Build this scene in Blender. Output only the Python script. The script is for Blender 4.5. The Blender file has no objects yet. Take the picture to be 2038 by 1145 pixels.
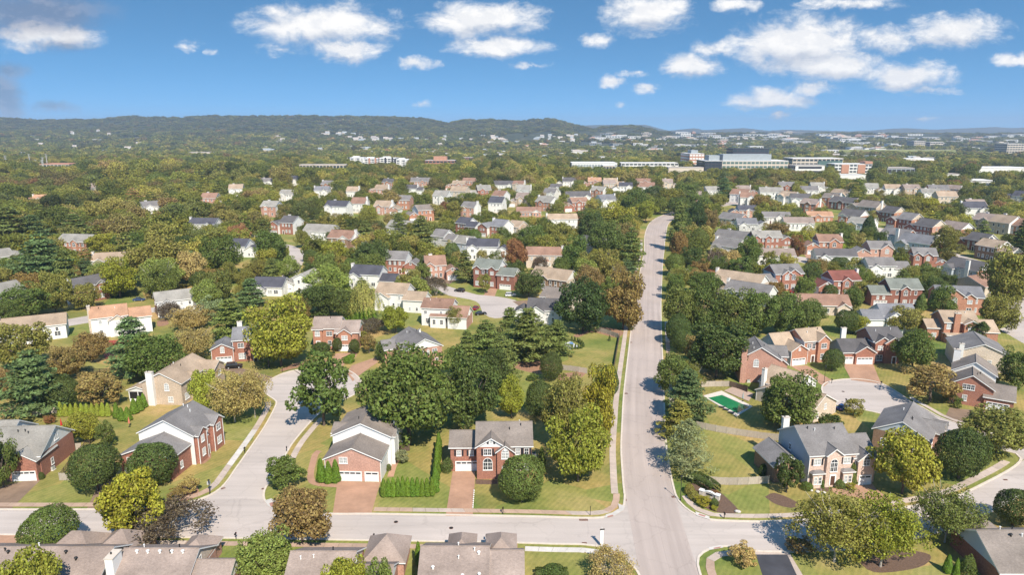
import bpy, bmesh, math, random
import numpy as np
from mathutils import Vector, Matrix

# ------------------------------------------------------------------ camera, sky, sun, exposure
sc = bpy.context.scene
col = sc.collection
FPX, PITCH, CAMH = 1358.0, math.radians(12.86), 75.0
SUN_EL, SUN_DIR = math.radians(46), Vector((0.37, -0.93, 0)).normalized()   # towards the sun, on the ground plane

cam_d = bpy.data.cameras.new('camera')
cam_d.sensor_width = 36.0
cam_d.lens = 36.0 * FPX / 2038.0
cam_d.clip_start = 0.5
cam_d.clip_end = 60000
cam = bpy.data.objects.new('camera', cam_d)
col.objects.link(cam)
cam.location = (0, 0, CAMH)
cam.rotation_euler = (math.pi / 2 - PITCH, 0, 0)
sc.camera = cam

sun_d = bpy.data.lights.new('sun', 'SUN')
sun_d.energy = 4.5
sun_d.angle = math.radians(0.5)
sun_d.color = (1.0, 0.92, 0.80)
sun = bpy.data.objects.new('sun', sun_d)
col.objects.link(sun)
to_sun = Vector((SUN_DIR.x * math.cos(SUN_EL), SUN_DIR.y * math.cos(SUN_EL), math.sin(SUN_EL)))
sun.rotation_euler = (-to_sun).to_track_quat('-Z', 'Y').to_euler()

sc.view_settings.view_transform = 'Standard'
sc.view_settings.look = 'None'
sc.view_settings.gamma = 1.0
sc.view_settings.use_curve_mapping = False
sc.view_settings.exposure = 0.66
sc.render.engine = 'CYCLES'
cy = sc.cycles
cy.max_bounces = 5
cy.diffuse_bounces = 2
cy.glossy_bounces = 2
cy.transmission_bounces = 2
cy.transparent_max_bounces = 6
cy.volume_bounces = 0
cy.use_adaptive_sampling = True
cy.adaptive_threshold = 0.02
cy.use_denoising = True
cy.denoiser = 'OPENIMAGEDENOISE'
cy.denoising_input_passes = 'RGB_ALBEDO_NORMAL'
cy.denoising_prefilter = 'ACCURATE'
cy.sample_clamp_indirect = 6.0

def G(px, py, z=0.0):
    """Photo pixel (2038 x 1145) to a point of the ground plane."""
    a = (px - 1019) / FPX
    b = -(py - 572.5) / FPX
    dy = math.cos(PITCH) + b * math.sin(PITCH)
    dz = -math.sin(PITCH) + b * math.cos(PITCH)
    t = (z - CAMH) / dz
    return Vector((a * t, dy * t, z))
def PX(x, y, z=0.0):
    z -= CAMH
    f = y * math.cos(PITCH) - z * math.sin(PITCH)
    u = y * math.sin(PITCH) + z * math.cos(PITCH)
    return 1019 + FPX * x / f, 572.5 - FPX * u / f, FPX / f

# ---------- the sky: Nishita plus fair-weather clouds in the world's own directions
world = bpy.data.worlds.new('World')
sc.world = world
world.use_nodes = True
nt = world.node_tree
nt.nodes.clear()
def wn(t, **kw):
    n = nt.nodes.new(t)
    for k, v in kw.items():
        setattr(n, k, v)
    return n
def wl(a, b):
    nt.links.new(a, b)
def wmath(op, a, b=None, c=None):
    n = wn('ShaderNodeMath', operation=op)
    for i, v in enumerate((a, b, c)):
        if v is None:
            continue
        if isinstance(v, (int, float)):
            n.inputs[i].default_value = v
        else:
            wl(v, n.inputs[i])
    return n.outputs[0]
def wmix(f, a, b):
    n = wn('ShaderNodeMix', data_type='RGBA')
    for i, v in ((0, f), (6, a), (7, b)):
        if isinstance(v, (int, float)):
            n.inputs[i].default_value = v
        elif isinstance(v, tuple):
            n.inputs[i].default_value = (*v, 1)
        else:
            wl(v, n.inputs[i])
    return n.outputs[2]
tc = wn('ShaderNodeTexCoord')
sep = wn('ShaderNodeSeparateXYZ')
wl(tc.outputs['Generated'], sep.inputs[0])
X, Y, Z = sep.outputs
# deep blue a little above the horizon, as in clean autumn air
zz = wmath('MULTIPLY_ADD', Z, 3.0, 0.20)
comb = wn('ShaderNodeCombineXYZ')
wl(X, comb.inputs[0]); wl(Y, comb.inputs[1]); wl(zz, comb.inputs[2])
nrm = wn('ShaderNodeVectorMath', operation='NORMALIZE')
wl(comb.outputs[0], nrm.inputs[0])
sky = wn('ShaderNodeTexSky', sky_type='NISHITA')
sky.sun_disc = False
sky.sun_elevation = SUN_EL
sky.sun_rotation = math.atan2(SUN_DIR.x, SUN_DIR.y)
sky.altitude = 200
sky.air_density = 1.0
sky.dust_density = 0.3
sky.ozone_density = 2.2
wl(nrm.outputs[0], sky.inputs[0])
hsv = wn('ShaderNodeHueSaturation')
hsv.inputs['Hue'].default_value = 0.497
hsv.inputs['Saturation'].default_value = 1.0
hsv.inputs['Value'].default_value = 1.0
tint = wn('ShaderNodeMix', data_type='RGBA', blend_type='MULTIPLY')
tint.inputs[0].default_value = 1.0
tint.inputs[7].default_value = (.585, 1.02, 1.14, 1)
wl(sky.outputs[0], tint.inputs[6])
wl(tint.outputs[2], hsv.inputs['Color'])
# cloud plane coordinates: tangent of bearing and elevation
ay = wmath('MAXIMUM', wmath('ABSOLUTE', Y), 0.05)
U = wmath('DIVIDE', X, ay)
V = wmath('DIVIDE', Z, ay)
uv = wn('ShaderNodeCombineXYZ')
wl(U, uv.inputs[0]); wl(V, uv.inputs[1])
def wnoise(scale, detail, rough, off=(0, 0, 0), dist=0.0, ys=1.9):
    m = wn('ShaderNodeMapping')
    m.inputs['Location'].default_value = off
    m.inputs['Scale'].default_value = (1, ys, 1)
    wl(uv.outputs[0], m.inputs[0])
    n = wn('ShaderNodeTexNoise')
    n.inputs['Scale'].default_value = scale
    n.inputs['Detail'].default_value = detail
    n.inputs['Roughness'].default_value = rough
    n.inputs['Distortion'].default_value = dist
    wl(m.outputs[0], n.inputs['Vector'])
    return n.outputs['Fac']
def sky_uv(px, py):
    a = (px - 1019) / FPX
    b = -(py - 572.5) / FPX
    dy = math.cos(PITCH) + b * math.sin(PITCH)
    dz = -math.sin(PITCH) + b * math.cos(PITCH)
    return a / dy, dz / dy
CLOUDS = [(640, 48, 150, 46, 1), (690, 98, 85, 26, 1), (545, 18, 55, 18, .75), (760, 48, 55, 20, .8), (560, 95, 60, 14, .5), (965, 38, 125, 36, 1), (985, 92, 105, 22, .9),
          (830, 128, 45, 14, .8), (1055, 128, 42, 9, .7), (1290, 28, 90, 42, 1), (1190, 78, 38, 15, .8), (1375, 130, 62, 26, 1), (1435, 92, 55, 20, .8),
          (1590, 85, 135, 56, 1.15), (1650, 125, 120, 34, 1), (1760, 75, 90, 32, .75), (1895, 60, 110, 36, 1), (1810, 150, 105, 30, 1), (1545, 196, 85, 28, 1), (1620, 172, 55, 18, .9),
          (1548, 228, 24, 9, .75), (1500, 205, 70, 12, .6), (1290, 178, 30, 14, .85), (1215, 162, 30, 14, .8), (1265, 150, 32, 9, .7), (2020, 118, 50, 15, .9), (1700, 5, 110, 14, .8), (1460, 10, 50, 16, .7),
          (85, 75, 120, 28, .95), (375, 92, 28, 15, .5), (425, 110, 18, 9, .4), (838, 208, 26, 13, .6), (1835, 237, 30, 5, .5), (1850, 180, 70, 10, .55), (1230, 203, 20, 8, .5)]
DARK = [(60, 25, 170, 55, 1.1), (8, 190, 45, 62, 1.1), (105, 215, 50, 14, .75), (10, 135, 50, 20, .8), (130, 90, 60, 18, .7)]
warp = wn('ShaderNodeTexNoise')
warp.inputs['Scale'].default_value = 16
warp.inputs['Detail'].default_value = 6
warp.inputs['Roughness'].default_value = 0.68
wl(uv.outputs[0], warp.inputs['Vector'])
wv = wn('ShaderNodeVectorMath', operation='MULTIPLY_ADD')
wl(warp.outputs['Color'], wv.inputs[0])
wv.inputs[1].default_value = (0.062, 0.034, 0)
wl(uv.outputs[0], wv.inputs[2])
def blob_sum(lst, dv=0.0):
    acc = None
    for px, py, rx, ry, a in lst:
        u, v = sky_uv(px, py)
        m = wn('ShaderNodeMapping')
        sx, sy = FPX / rx * 0.80, FPX / ry * 0.80
        m.inputs['Location'].default_value = (-(u + 0.031) * sx, -(v + 0.017 - dv) * sy, 0)
        m.inputs['Scale'].default_value = (sx, sy, 0)
        wl(wv.outputs[0], m.inputs[0])
        d = wn('ShaderNodeVectorMath', operation='LENGTH')
        wl(m.outputs[0], d.inputs[0])
        k = wmath('MULTIPLY_ADD', d.outputs['Value'], -a, a)
        k = wmath('MAXIMUM', k, 0.0)
        acc = k if acc is None else wmath('MAXIMUM', acc, k)
    return acc
bl = blob_sum(CLOUDS)
bl_up = blob_sum(CLOUDS, 0.016)     # how much cloud stands above: bases are grey, tops white
dk = blob_sum(DARK)
n1 = wnoise(19, 10, 0.66, (3.1, 1.7, 0), 0.3)
n2 = wnoise(19, 10, 0.66, (3.1 - 0.008, 1.7 - 0.026, 0), 0.3)
low = wnoise(3.2, 4, 0.55, (7.3, 2.2, 0))
far_out = wmath('MULTIPLY', wmath('MAXIMUM', wmath('SUBTRACT', low, 0.60), 0.0), 1.0)   # a few more clouds of the same kind all round
far_out = wmath('MULTIPLY', far_out, wmath('GREATER_THAN', V, 0.2))
base = wmath('MAXIMUM', bl, far_out)
dens = wmath('ADD', wmath('MULTIPLY', base, 1.35), wmath('MULTIPLY', wmath('SUBTRACT', n1, 0.5), 2.1))
dens = wmath('MULTIPLY', dens, wmath('MINIMUM', wmath('MULTIPLY', base, 7.0), 1.0))
cr = wn('ShaderNodeMapRange', interpolation_type='SMOOTHSTEP')
cr.inputs['From Min'].default_value = 0.12
cr.inputs['From Max'].default_value = 1.0
wl(dens, cr.inputs['Value'])
ddens = wmath('ADD', wmath('MULTIPLY', dk, 1.3), wmath('MULTIPLY', wmath('SUBTRACT', n1, 0.5), 0.8))
ddens = wmath('MULTIPLY', ddens, wmath('MINIMUM', wmath('MULTIPLY', dk, 7.0), 1.0))
dr = wn('ShaderNodeMapRange', interpolation_type='SMOOTHSTEP')
dr.inputs['From Min'].default_value = 0.05
dr.inputs['From Max'].default_value = 1.1
wl(ddens, dr.inputs['Value'])
shade = wn('ShaderNodeMapRange', interpolation_type='SMOOTHSTEP')
shade.inputs['From Min'].default_value = -0.07
shade.inputs['From Max'].default_value = 0.09
wl(wmath('SUBTRACT', n1, n2), shade.inputs['Value'])
SKY_K = 0.115
sh2 = wn('ShaderNodeMapRange', interpolation_type='SMOOTHSTEP')
sh2.inputs['From Min'].default_value = -0.38
sh2.inputs['From Max'].default_value = 0.16
wl(wmath('SUBTRACT', bl, bl_up), sh2.inputs['Value'])
lit = wmath('ADD', wmath('MULTIPLY', sh2.outputs[0], .72), wmath('MULTIPLY', shade.outputs[0], .28))
ccol = wmix(lit, (3.5, 3.75, 4.25), (6.3, 6.15, 5.95))
skyc = wmix(wmath('MULTIPLY', cr.outputs[0], 0.97), hsv.outputs[0], ccol)
skyc = wmix(wmath('MULTIPLY', dr.outputs[0], 0.72), skyc, wmix(shade.outputs[0], (1.15, 1.45, 2.1), (1.9, 2.05, 2.6)))
bg = wn('ShaderNodeBackground')
bg.inputs['Strength'].default_value = SKY_K
wl(skyc, bg.inputs['Color'])
wo = wn('ShaderNodeOutputWorld')
wl(bg.outputs[0], wo.inputs['Surface'])
world.cycles.sampling_method = 'MANUAL'
world.cycles.sample_map_resolution = 512

# ------------------------------------------------------------------ materials
MATS = {}
def new_mat(name):
    m = bpy.data.materials.new(name)
    m.use_nodes = True
    t = m.node_tree
    b = t.nodes['Principled BSDF']
    return m, t, b
def noise_mat(name, stops, scale=1.0, rough=0.85, detail=6, big=None, bump=0.0, coord='Object', stretch=(1, 1, 1), spec=0.3, rnd=0.0, fine=None):
    """Procedural surface: a noise through colour stops, a slow second noise for wear, a fine one for grain."""
    if name in MATS:
        return MATS[name]
    m, t, b = new_mat(name)
    L = t.links.new
    tcn = t.nodes.new('ShaderNodeTexCoord')
    mp = t.nodes.new('ShaderNodeMapping')
    mp.inputs['Scale'].default_value = stretch
    L(tcn.outputs[coord], mp.inputs[0])
    n = t.nodes.new('ShaderNodeTexNoise')
    n.inputs['Scale'].default_value = scale
    n.inputs['Detail'].default_value = detail
    n.inputs['Roughness'].default_value = 0.6
    L(mp.outputs[0], n.inputs['Vector'])
    r = t.nodes.new('ShaderNodeValToRGB')
    e = r.color_ramp.elements
    while len(e) < len(stops):
        e.new(0.5)
    for i, (p, c) in enumerate(stops):
        e[i].position = p
        e[i].color = (*c, 1)
    L(n.outputs['Fac'], r.inputs[0])
    out = r.outputs[0]
    def wear(src, sc_, amt, vec):
        w = t.nodes.new('ShaderNodeTexNoise')
        w.inputs['Scale'].default_value = sc_
        w.inputs['Detail'].default_value = 4
        L(vec, w.inputs['Vector'])
        mr = t.nodes.new('ShaderNodeMapRange')
        mr.inputs['From Min'].default_value = 0.3
        mr.inputs['From Max'].default_value = 0.7
        mr.inputs['To Min'].default_value = 1 - amt
        mr.inputs['To Max'].default_value = 1 + amt
        L(w.outputs['Fac'], mr.inputs['Value'])
        mm = t.nodes.new('ShaderNodeMix')
        mm.data_type = 'RGBA'
        mm.blend_type = 'MULTIPLY'
        mm.inputs[0].default_value = 1
        L(src, mm.inputs[6])
        L(mr.outputs[0], mm.inputs[7])
        return mm.outputs[2]
    if big:
        out = wear(out, big[0], big[1], tcn.outputs[coord])
    if fine:
        out = wear(out, fine[0], fine[1], tcn.outputs[coord])
    if rnd:
        oi = t.nodes.new('ShaderNodeObjectInfo')
        mr = t.nodes.new('ShaderNodeMapRange')
        mr.inputs['To Min'].default_value = 1 - rnd
        mr.inputs['To Max'].default_value = 1 + rnd
        L(oi.outputs['Random'], mr.inputs['Value'])
        mm = t.nodes.new('ShaderNodeMix')
        mm.data_type = 'RGBA'
        mm.blend_type = 'MULTIPLY'
        mm.inputs[0].default_value = 1
        L(out, mm.inputs[6])
        L(mr.outputs[0], mm.inputs[7])
        out = mm.outputs[2]
    L(out, b.inputs['Base Color'])
    b.inputs['Roughness'].default_value = rough
    b.inputs['Specular IOR Level'].default_value = spec
    if bump:
        bp = t.nodes.new('ShaderNodeBump')
        bp.inputs['Strength'].default_value = bump
        bp.inputs['Distance'].default_value = 0.05
        L(n.outputs['Fac'], bp.inputs['Height'])
        L(bp.outputs[0], b.inputs['Normal'])
    MATS[name] = m
    return m
def two(c, k=0.25):
    return [(0.3, tuple(v * (1 - k) for v in c)), (0.7, tuple(min(1, v * (1 + k)) for v in c))]
BRICK = {'red': (.33, .15, .105), 'pink': (.44, .245, .185), 'tan': (.47, .37, .28), 'brown': (.25, .16, .105), 'orange': (.41, .20, .13), 'rose': (.46, .27, .21), 'dark': (.25, .11, .08), 'cream': (.55, .46, .37), 'blush': (.60, .44, .36)}
SIDING = {'white': (.72, .70, .67), 'cream': (.66, .61, .53), 'beige': (.50, .44, .36), 'blue': (.42, .47, .52), 'grey': (.48, .48, .47)}
ROOF = {'grey': (0.198, 0.183, 0.177), 'greybrown': (0.211, 0.177, 0.154), 'tan': (0.365, 0.275, 0.199), 'brown': (0.275, 0.165, 0.120), 'navy': (0.079, 0.078, 0.093), 'green': (0.173, 0.183, 0.160),
        'red': (0.192, 0.073, 0.057), 'rust': (0.422, 0.244, 0.154), 'pale': (0.275, 0.256, 0.228), 'mauve': (0.288, 0.226, 0.194), 'bluegrey': (0.192, 0.189, 0.199), 'charcoal': (0.115, 0.107, 0.108)}
def wall_mat(k):
    if k in BRICK:
        return noise_mat('brick_' + k, two(BRICK[k], .28), 3.2, .9, 8, big=(.35, .10), bump=.25, rnd=.06, fine=(11, .16))
    c = SIDING[k]
    return noise_mat('siding_' + k, two(c, .05), 1.2, .6, 4, stretch=(1, 1, 14), big=(.3, .05), rnd=.03)
def roof_mat(k):
    return noise_mat('shingle_' + k, two(ROOF[k], .17), 2.6, .92, 8, stretch=(1, 1, 2.2), big=(.22, .20), bump=.3, rnd=.10, fine=(14, .16), spec=.2)
TRIM = noise_mat('white_trim', two((.8, .79, .77), .03), 2, .5)
GLASS = noise_mat('window_glass', two((.045, .05, .06), .4), .8, .08, spec=.6)
BLIND = noise_mat('window_blind_glass', two((.36, .37, .37), .25), .9, .15, spec=.5, stretch=(1, 1, 6))
GDOOR = noise_mat('garage_door_paint', two((.78, .77, .76), .04), 1.5, .5)
SHUT = noise_mat('shutter_paint', two((.03, .032, .04), .2), 3, .5)
METAL = noise_mat('dark_metal', two((.02, .02, .02), .3), 4, .45)
BLACK = noise_mat('black_plastic', two((.014, .014, .015), .3), 4, .4)
DOORM = noise_mat('front_door_paint', two((.10, .05, .035), .2), 3, .5)
COPPER = noise_mat('standing_seam', two((.13, .13, .14), .2), 2, .5)
CONC = noise_mat('sidewalk_concrete', two((.48, .39, .33), .10), .8, .9, 7, big=(.25, .10), fine=(9, .07), rnd=.10)
KERB = noise_mat('kerb_concrete', two((.60, .52, .44), .09), .9, .9, 6, fine=(6, .06))
def road_mat(name, c, coord, stretch, tracks):
    """Worn paving: long streaks, tyre darkening, hairline cracks, patches."""
    m = noise_mat(name, two(c, .085), .5, .9, 8, stretch=stretch, big=(.06, .08), fine=(7, .06), coord=coord)
    t = m.node_tree
    b = t.nodes['Principled BSDF']
    L = t.links.new
    src = b.inputs['Base Color'].links[0].from_socket
    tcn = t.nodes.new('ShaderNodeTexCoord')
    def mul(x, y):
        mm = t.nodes.new('ShaderNodeMix')
        mm.data_type = 'RGBA'
        mm.blend_type = 'MULTIPLY'
        mm.inputs[0].default_value = 1
        L(x, mm.inputs[6]); L(y, mm.inputs[7])
        return mm.outputs[2]
    def rng_(v, a0, a1, b0, b1):
        n = t.nodes.new('ShaderNodeMapRange')
        for k, q in zip(('From Min', 'From Max', 'To Min', 'To Max'), (a0, a1, b0, b1)):
            n.inputs[k].default_value = q
        L(v, n.inputs['Value'])
        return n.outputs[0]
    wob = t.nodes.new('ShaderNodeTexNoise')
    wob.inputs['Scale'].default_value = .6
    wob.inputs['Detail'].default_value = 5
    L(tcn.outputs['Object'], wob.inputs['Vector'])
    add = t.nodes.new('ShaderNodeVectorMath')
    add.operation = 'MULTIPLY_ADD'
    L(wob.outputs['Color'], add.inputs[0])
    add.inputs[1].default_value = (3, 3, 0)
    L(tcn.outputs['Object'], add.inputs[2])
    vor = t.nodes.new('ShaderNodeTexVoronoi')
    vor.feature = 'DISTANCE_TO_EDGE'
    vor.inputs['Scale'].default_value = .11
    L(add.outputs[0], vor.inputs['Vector'])
    out = mul(src, rng_(vor.outputs['Distance'], .004, .014, .90, 1.0))
    pt = t.nodes.new('ShaderNodeTexNoise')
    pt.inputs['Scale'].default_value = .13
    pt.inputs['Detail'].default_value = 2
    mp = t.nodes.new('ShaderNodeMapping')
    mp.inputs['Scale'].default_value = stretch
    L(tcn.outputs[coord], mp.inputs[0]); L(mp.outputs[0], pt.inputs['Vector'])
    out = mul(out, rng_(pt.outputs['Fac'], .56, .60, 1.0, .93))
    if tracks:
        sx = t.nodes.new('ShaderNodeSeparateXYZ')
        L(tcn.outputs['UV'], sx.inputs[0])
        cs = t.nodes.new('ShaderNodeMath')
        cs.operation = 'COSINE'
        ml_ = t.nodes.new('ShaderNodeMath')
        ml_.operation = 'MULTIPLY'
        ml_.inputs[1].default_value = 2 * math.pi * 4 / 10.6
        L(sx.outputs[0], ml_.inputs[0]); L(ml_.outputs[0], cs.inputs[0])
        out = mul(out, rng_(cs.outputs[0], -1, 1, .955, 1.03))
        ab = t.nodes.new('ShaderNodeMath')
        ab.operation = 'PINGPONG'
        ab.inputs[1].default_value = 2.65
        L(sx.outputs[0], ab.inputs[0])
        out = mul(out, rng_(ab.outputs[0], .03, .09, .90, 1.0))
    L(out, b.inputs['Base Color'])
    return m
ROADL = road_mat('street_concrete', (.475, .41, .37), 'Object', (.06, 1.3, 1), False)
ROADM = road_mat('avenue_asphalt', (.425, .35, .312), 'UV', (1.6, .035, 1), True)
EXPO = noise_mat('exposed_aggregate', two((.40, .235, .155), .11), .7, .92, 8, big=(.16, .16), fine=(10, .10))
BROWNDRIVE = noise_mat('brown_aggregate', two((.235, .16, .11), .14), .7, .92, 8, big=(.16, .16), fine=(10, .10))
ASPH = noise_mat('sealed_asphalt', two((.06, .06, .07), .15), .5, .85, 7, big=(.2, .18))
MULCH = noise_mat('mulch', two((.135, .085, .06), .3), 3, .95, 8, fine=(12, .25))
CLAY = noise_mat('pine_straw', two((.30, .17, .105), .25), 1.2, .95, 8, fine=(8, .2))
FENCE = noise_mat('weathered_cedar', two((.40, .345, .285), .25), 2.2, .9, 6, stretch=(5, 5, .6), rnd=.14)
FENCED = noise_mat('dark_cedar', two((.12, .085, .06), .3), 2.2, .9, 6, stretch=(5, 5, .6), rnd=.14)
REDDECK = noise_mat('red_stain_deck', two((.36, .07, .05), .2), 2, .8)
BARK = noise_mat('bark', two((.13, .10, .08), .35), 6, .95, 6, stretch=(1, 1, .3))
PALEBARK = noise_mat('pale_bark', two((.38, .34, .29), .3), 6, .95, 6, stretch=(1, 1, .3))
RUSTY = noise_mat('rusty_iron', two((.16, .08, .055), .35), 5, .8)
STONE = noise_mat('sign_stone', two((.55, .50, .44), .2), 3, .9)

def grass_mat():
    m, t, b = new_mat('lawn_grass')
    L = t.links.new
    tcn = t.nodes.new('ShaderNodeTexCoord')
    def nz(s, d=5, r=.6, st=(1, 1, 1)):
        mp = t.nodes.new('ShaderNodeMapping')
        mp.inputs['Scale'].default_value = st
        L(tcn.outputs['Object'], mp.inputs[0])
        n = t.nodes.new('ShaderNodeTexNoise')
        n.inputs['Scale'].default_value = s
        n.inputs['Detail'].default_value = d
        n.inputs['Roughness'].default_value = r
        L(mp.outputs[0], n.inputs['Vector'])
        return n.outputs['Fac']
    def ramp(f, stops):
        r = t.nodes.new('ShaderNodeValToRGB')
        e = r.color_ramp.elements
        while len(e) < len(stops):
            e.new(.5)
        for i, (p, c) in enumerate(stops):
            e[i].position = p
            e[i].color = (*c, 1)
        L(f, r.inputs[0])
        return r.outputs[0]
    a = ramp(nz(.045, 7, .62), [(.31, (.125, .16, .046)), (.44, (.22, .215, .066)), (.56, (.32, .26, .095)), (.70, (.43, .305, .15))])
    bcol = ramp(nz(.6, 8, .68), [(.25, (.68, .73, .64)), (.5, (.97, .97, .97)), (.75, (1.18, 1.15, 1.12))])
    w = t.nodes.new('ShaderNodeTexWave')
    mp = t.nodes.new('ShaderNodeMapping')
    mp.inputs['Rotation'].default_value = (0, 0, math.radians(32))
    L(tcn.outputs['Object'], mp.inputs[0])
    L(mp.outputs[0], w.inputs['Vector'])
    w.inputs['Scale'].default_value = .30
    w.inputs['Distortion'].default_value = 1.2
    wr = ramp(w.outputs['Fac'], [(.2, (.94, .95, .94)), (.8, (1.06, 1.05, 1.04))])
    def mul(x, y):
        mm = t.nodes.new('ShaderNodeMix')
        mm.data_type = 'RGBA'
        mm.blend_type = 'MULTIPLY'
        mm.inputs[0].default_value = 1
        L(x, mm.inputs[6]); L(y, mm.inputs[7])
        return mm.outputs[2]
    vo = t.nodes.new('ShaderNodeTexVoronoi')         # each plot is kept differently
    vo.inputs['Scale'].default_value = .038
    L(tcn.outputs['Object'], vo.inputs['Vector'])
    sp = t.nodes.new('ShaderNodeSeparateColor')
    L(vo.outputs['Color'], sp.inputs[0])
    plot = ramp(sp.outputs[0], [(0, (.72, .92, .74)), (.35, (.86, .98, .86)), (.65, (1.05, 1.0, .98)), (1, (1.16, 1.04, 1.08))])
    fin = ramp(nz(6, 4), [(.3, (.78, .8, .78)), (.7, (1.2, 1.18, 1.15))])
    L(mul(mul(mul(mul(a, bcol), wr), fin), plot), b.inputs['Base Color'])
    b.inputs['Roughness'].default_value = .95
    b.inputs['Specular IOR Level'].default_value = .1
    MATS['grass'] = m
    return m
GRASS = grass_mat()
FIELD = noise_mat('far_field', [(.35, (.10, .11, .04)), (.55, (.16, .15, .06)), (.7, (.28, .23, .12))], .008, .95, 8, fine=(.08, .3), spec=.1)

def leaf_mat(name, far=False, dull=1.0, mixc=None):
    m, t, b = new_mat(name)
    L = t.links.new
    oi = t.nodes.new('ShaderNodeObjectInfo')
    geo = t.nodes.new('ShaderNodeNewGeometry')
    if far:
        r = t.nodes.new('ShaderNodeValToRGB')
        r.color_ramp.interpolation = 'LINEAR'
        e = r.color_ramp.elements
        stops = [(0, (0.106, 0.129, 0.025)), (.18, (0.146, 0.162, 0.029)), (.36, (0.196, 0.202, 0.034)), (.54, (0.269, 0.246, 0.039)), (.66, (0.123, 0.151, 0.045)), (.80, (0.325, 0.280, 0.056)), (.91, (0.269, 0.224, 0.067)), (.985, (0.280, 0.207, 0.073)), (1, (0.291, 0.146, 0.067))]
        while len(e) < len(stops):
            e.new(.5)
        for i, (p, c) in enumerate(stops):
            e[i].position = p
            e[i].color = (*c, 1)
        L(oi.outputs['Random'], r.inputs[0])
        nz = t.nodes.new('ShaderNodeTexNoise')       # stands of darker and lighter trees
        nz.inputs['Scale'].default_value = .009
        nz.inputs['Detail'].default_value = 5
        L(oi.outputs['Location'], nz.inputs['Vector'])
        mp = t.nodes.new('ShaderNodeMapRange')
        mp.inputs['From Min'].default_value = .3
        mp.inputs['From Max'].default_value = .7
        mp.inputs['To Min'].default_value = .5
        mp.inputs['To Max'].default_value = 1.6
        L(nz.outputs['Fac'], mp.inputs['Value'])
        mu = t.nodes.new('ShaderNodeMix')
        mu.data_type = 'RGBA'
        mu.blend_type = 'MULTIPLY'
        mu.inputs[0].default_value = 1
        L(r.outputs[0], mu.inputs[6])
        L(mp.outputs[0], mu.inputs[7])
        base = mu.outputs[2]
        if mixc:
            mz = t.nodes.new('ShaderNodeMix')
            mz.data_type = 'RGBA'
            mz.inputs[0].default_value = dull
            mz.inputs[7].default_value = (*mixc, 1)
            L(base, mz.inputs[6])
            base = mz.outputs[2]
    else:
        base = oi.outputs['Color']
    h = t.nodes.new('ShaderNodeHueSaturation')
    def mr(src, a, bb):
        n = t.nodes.new('ShaderNodeMapRange')
        n.inputs['To Min'].default_value = a
        n.inputs['To Max'].default_value = bb
        L(src, n.inputs['Value'])
        return n.outputs[0]
    rp = geo.outputs['Random Per Island']
    L(mr(rp, .485, .515), h.inputs['Hue'])
    L(mr(rp, .50, 1.50), h.inputs['Value'])
    L(base, h.inputs['Color'])
    L(h.outputs[0], b.inputs['Base Color'])
    b.inputs['Roughness'].default_value = .6
    b.inputs['Specular IOR Level'].default_value = .25
    tr = t.nodes.new('ShaderNodeBsdfTranslucent')
    h2 = t.nodes.new('ShaderNodeHueSaturation')
    h2.inputs['Value'].default_value = 1.3
    L(h.outputs[0], h2.inputs['Color'])
    L(h2.outputs[0], tr.inputs['Color'])
    mx = t.nodes.new('ShaderNodeMixShader')
    mx.inputs[0].default_value = .30
    L(b.outputs[0], mx.inputs[1])
    L(tr.outputs[0], mx.inputs[2])
    L(mx.outputs[0], t.nodes['Material Output'].inputs['Surface'])
    return m
LEAF = leaf_mat('leaves')
LEAFF = leaf_mat('far_leaves', True)
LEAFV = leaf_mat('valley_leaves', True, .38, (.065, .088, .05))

# ------------------------------------------------------------------ mesh helpers
class MB:
    def __init__(self):
        self.v, self.f, self.m = [], [], []
    def poly(self, pts, mi=0):
        n = len(self.v)
        self.v += [tuple(p) for p in pts]
        self.f.append(tuple(range(n, n + len(pts))))
        self.m.append(mi)
    def box(self, x0, x1, y0, y1, z0, z1, mi=0):
        p = [(x0, y0, z0), (x1, y0, z0), (x1, y1, z0), (x0, y1, z0), (x0, y0, z1), (x1, y0, z1), (x1, y1, z1), (x0, y1, z1)]
        self.hexa(p, [mi] * 6)
    def hexa(self, p, mis):
        n = len(self.v)
        self.v += [tuple(q) for q in p]
        for k, q in enumerate(((4, 5, 6, 7), (3, 2, 1, 0), (0, 1, 5, 4), (1, 2, 6, 5), (2, 3, 7, 6), (3, 0, 4, 7))):   # top, bottom, front, right, back, left
            self.f.append(tuple(n + i for i in q))
            self.m.append(mis[k])
    def cyl(self, a, b, r0, r1, n=8, mi=0, caps=True):
        a, b = Vector(a), Vector(b)
        d = (b - a).normalized()
        u = d.orthogonal().normalized()
        w = d.cross(u)
        k = len(self.v)
        for c, r in ((a, r0), (b, r1)):
            for i in range(n):
                t = 2 * math.pi * i / n
                self.v.append(tuple(c + (u * math.cos(t) + w * math.sin(t)) * r))
        for i in range(n):
            j = (i + 1) % n
            self.f.append((k + i, k + j, k + n + j, k + n + i))
            self.m.append(mi)
        if caps:
            self.f.append(tuple(k + n + i for i in range(n)))
            self.m.append(mi)
            self.f.append(tuple(k + n - 1 - i for i in range(n)))
            self.m.append(mi)
    def mesh(self, name, mats):
        me = bpy.data.meshes.new(name)
        me.from_pydata(self.v, [], self.f)
        for m in mats:
            me.materials.append(m)
        me.polygons.foreach_set('material_index', self.m)
        me.update()
        return me
    def build(self, name, mats, parent=None, smooth=False):
        if not isinstance(mats, (list, tuple)):
            mats = [mats]
        me = self.mesh(name, mats)
        if smooth:
            me.polygons.foreach_set('use_smooth', [True] * len(me.polygons))
        return link(name, me, parent)
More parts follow.
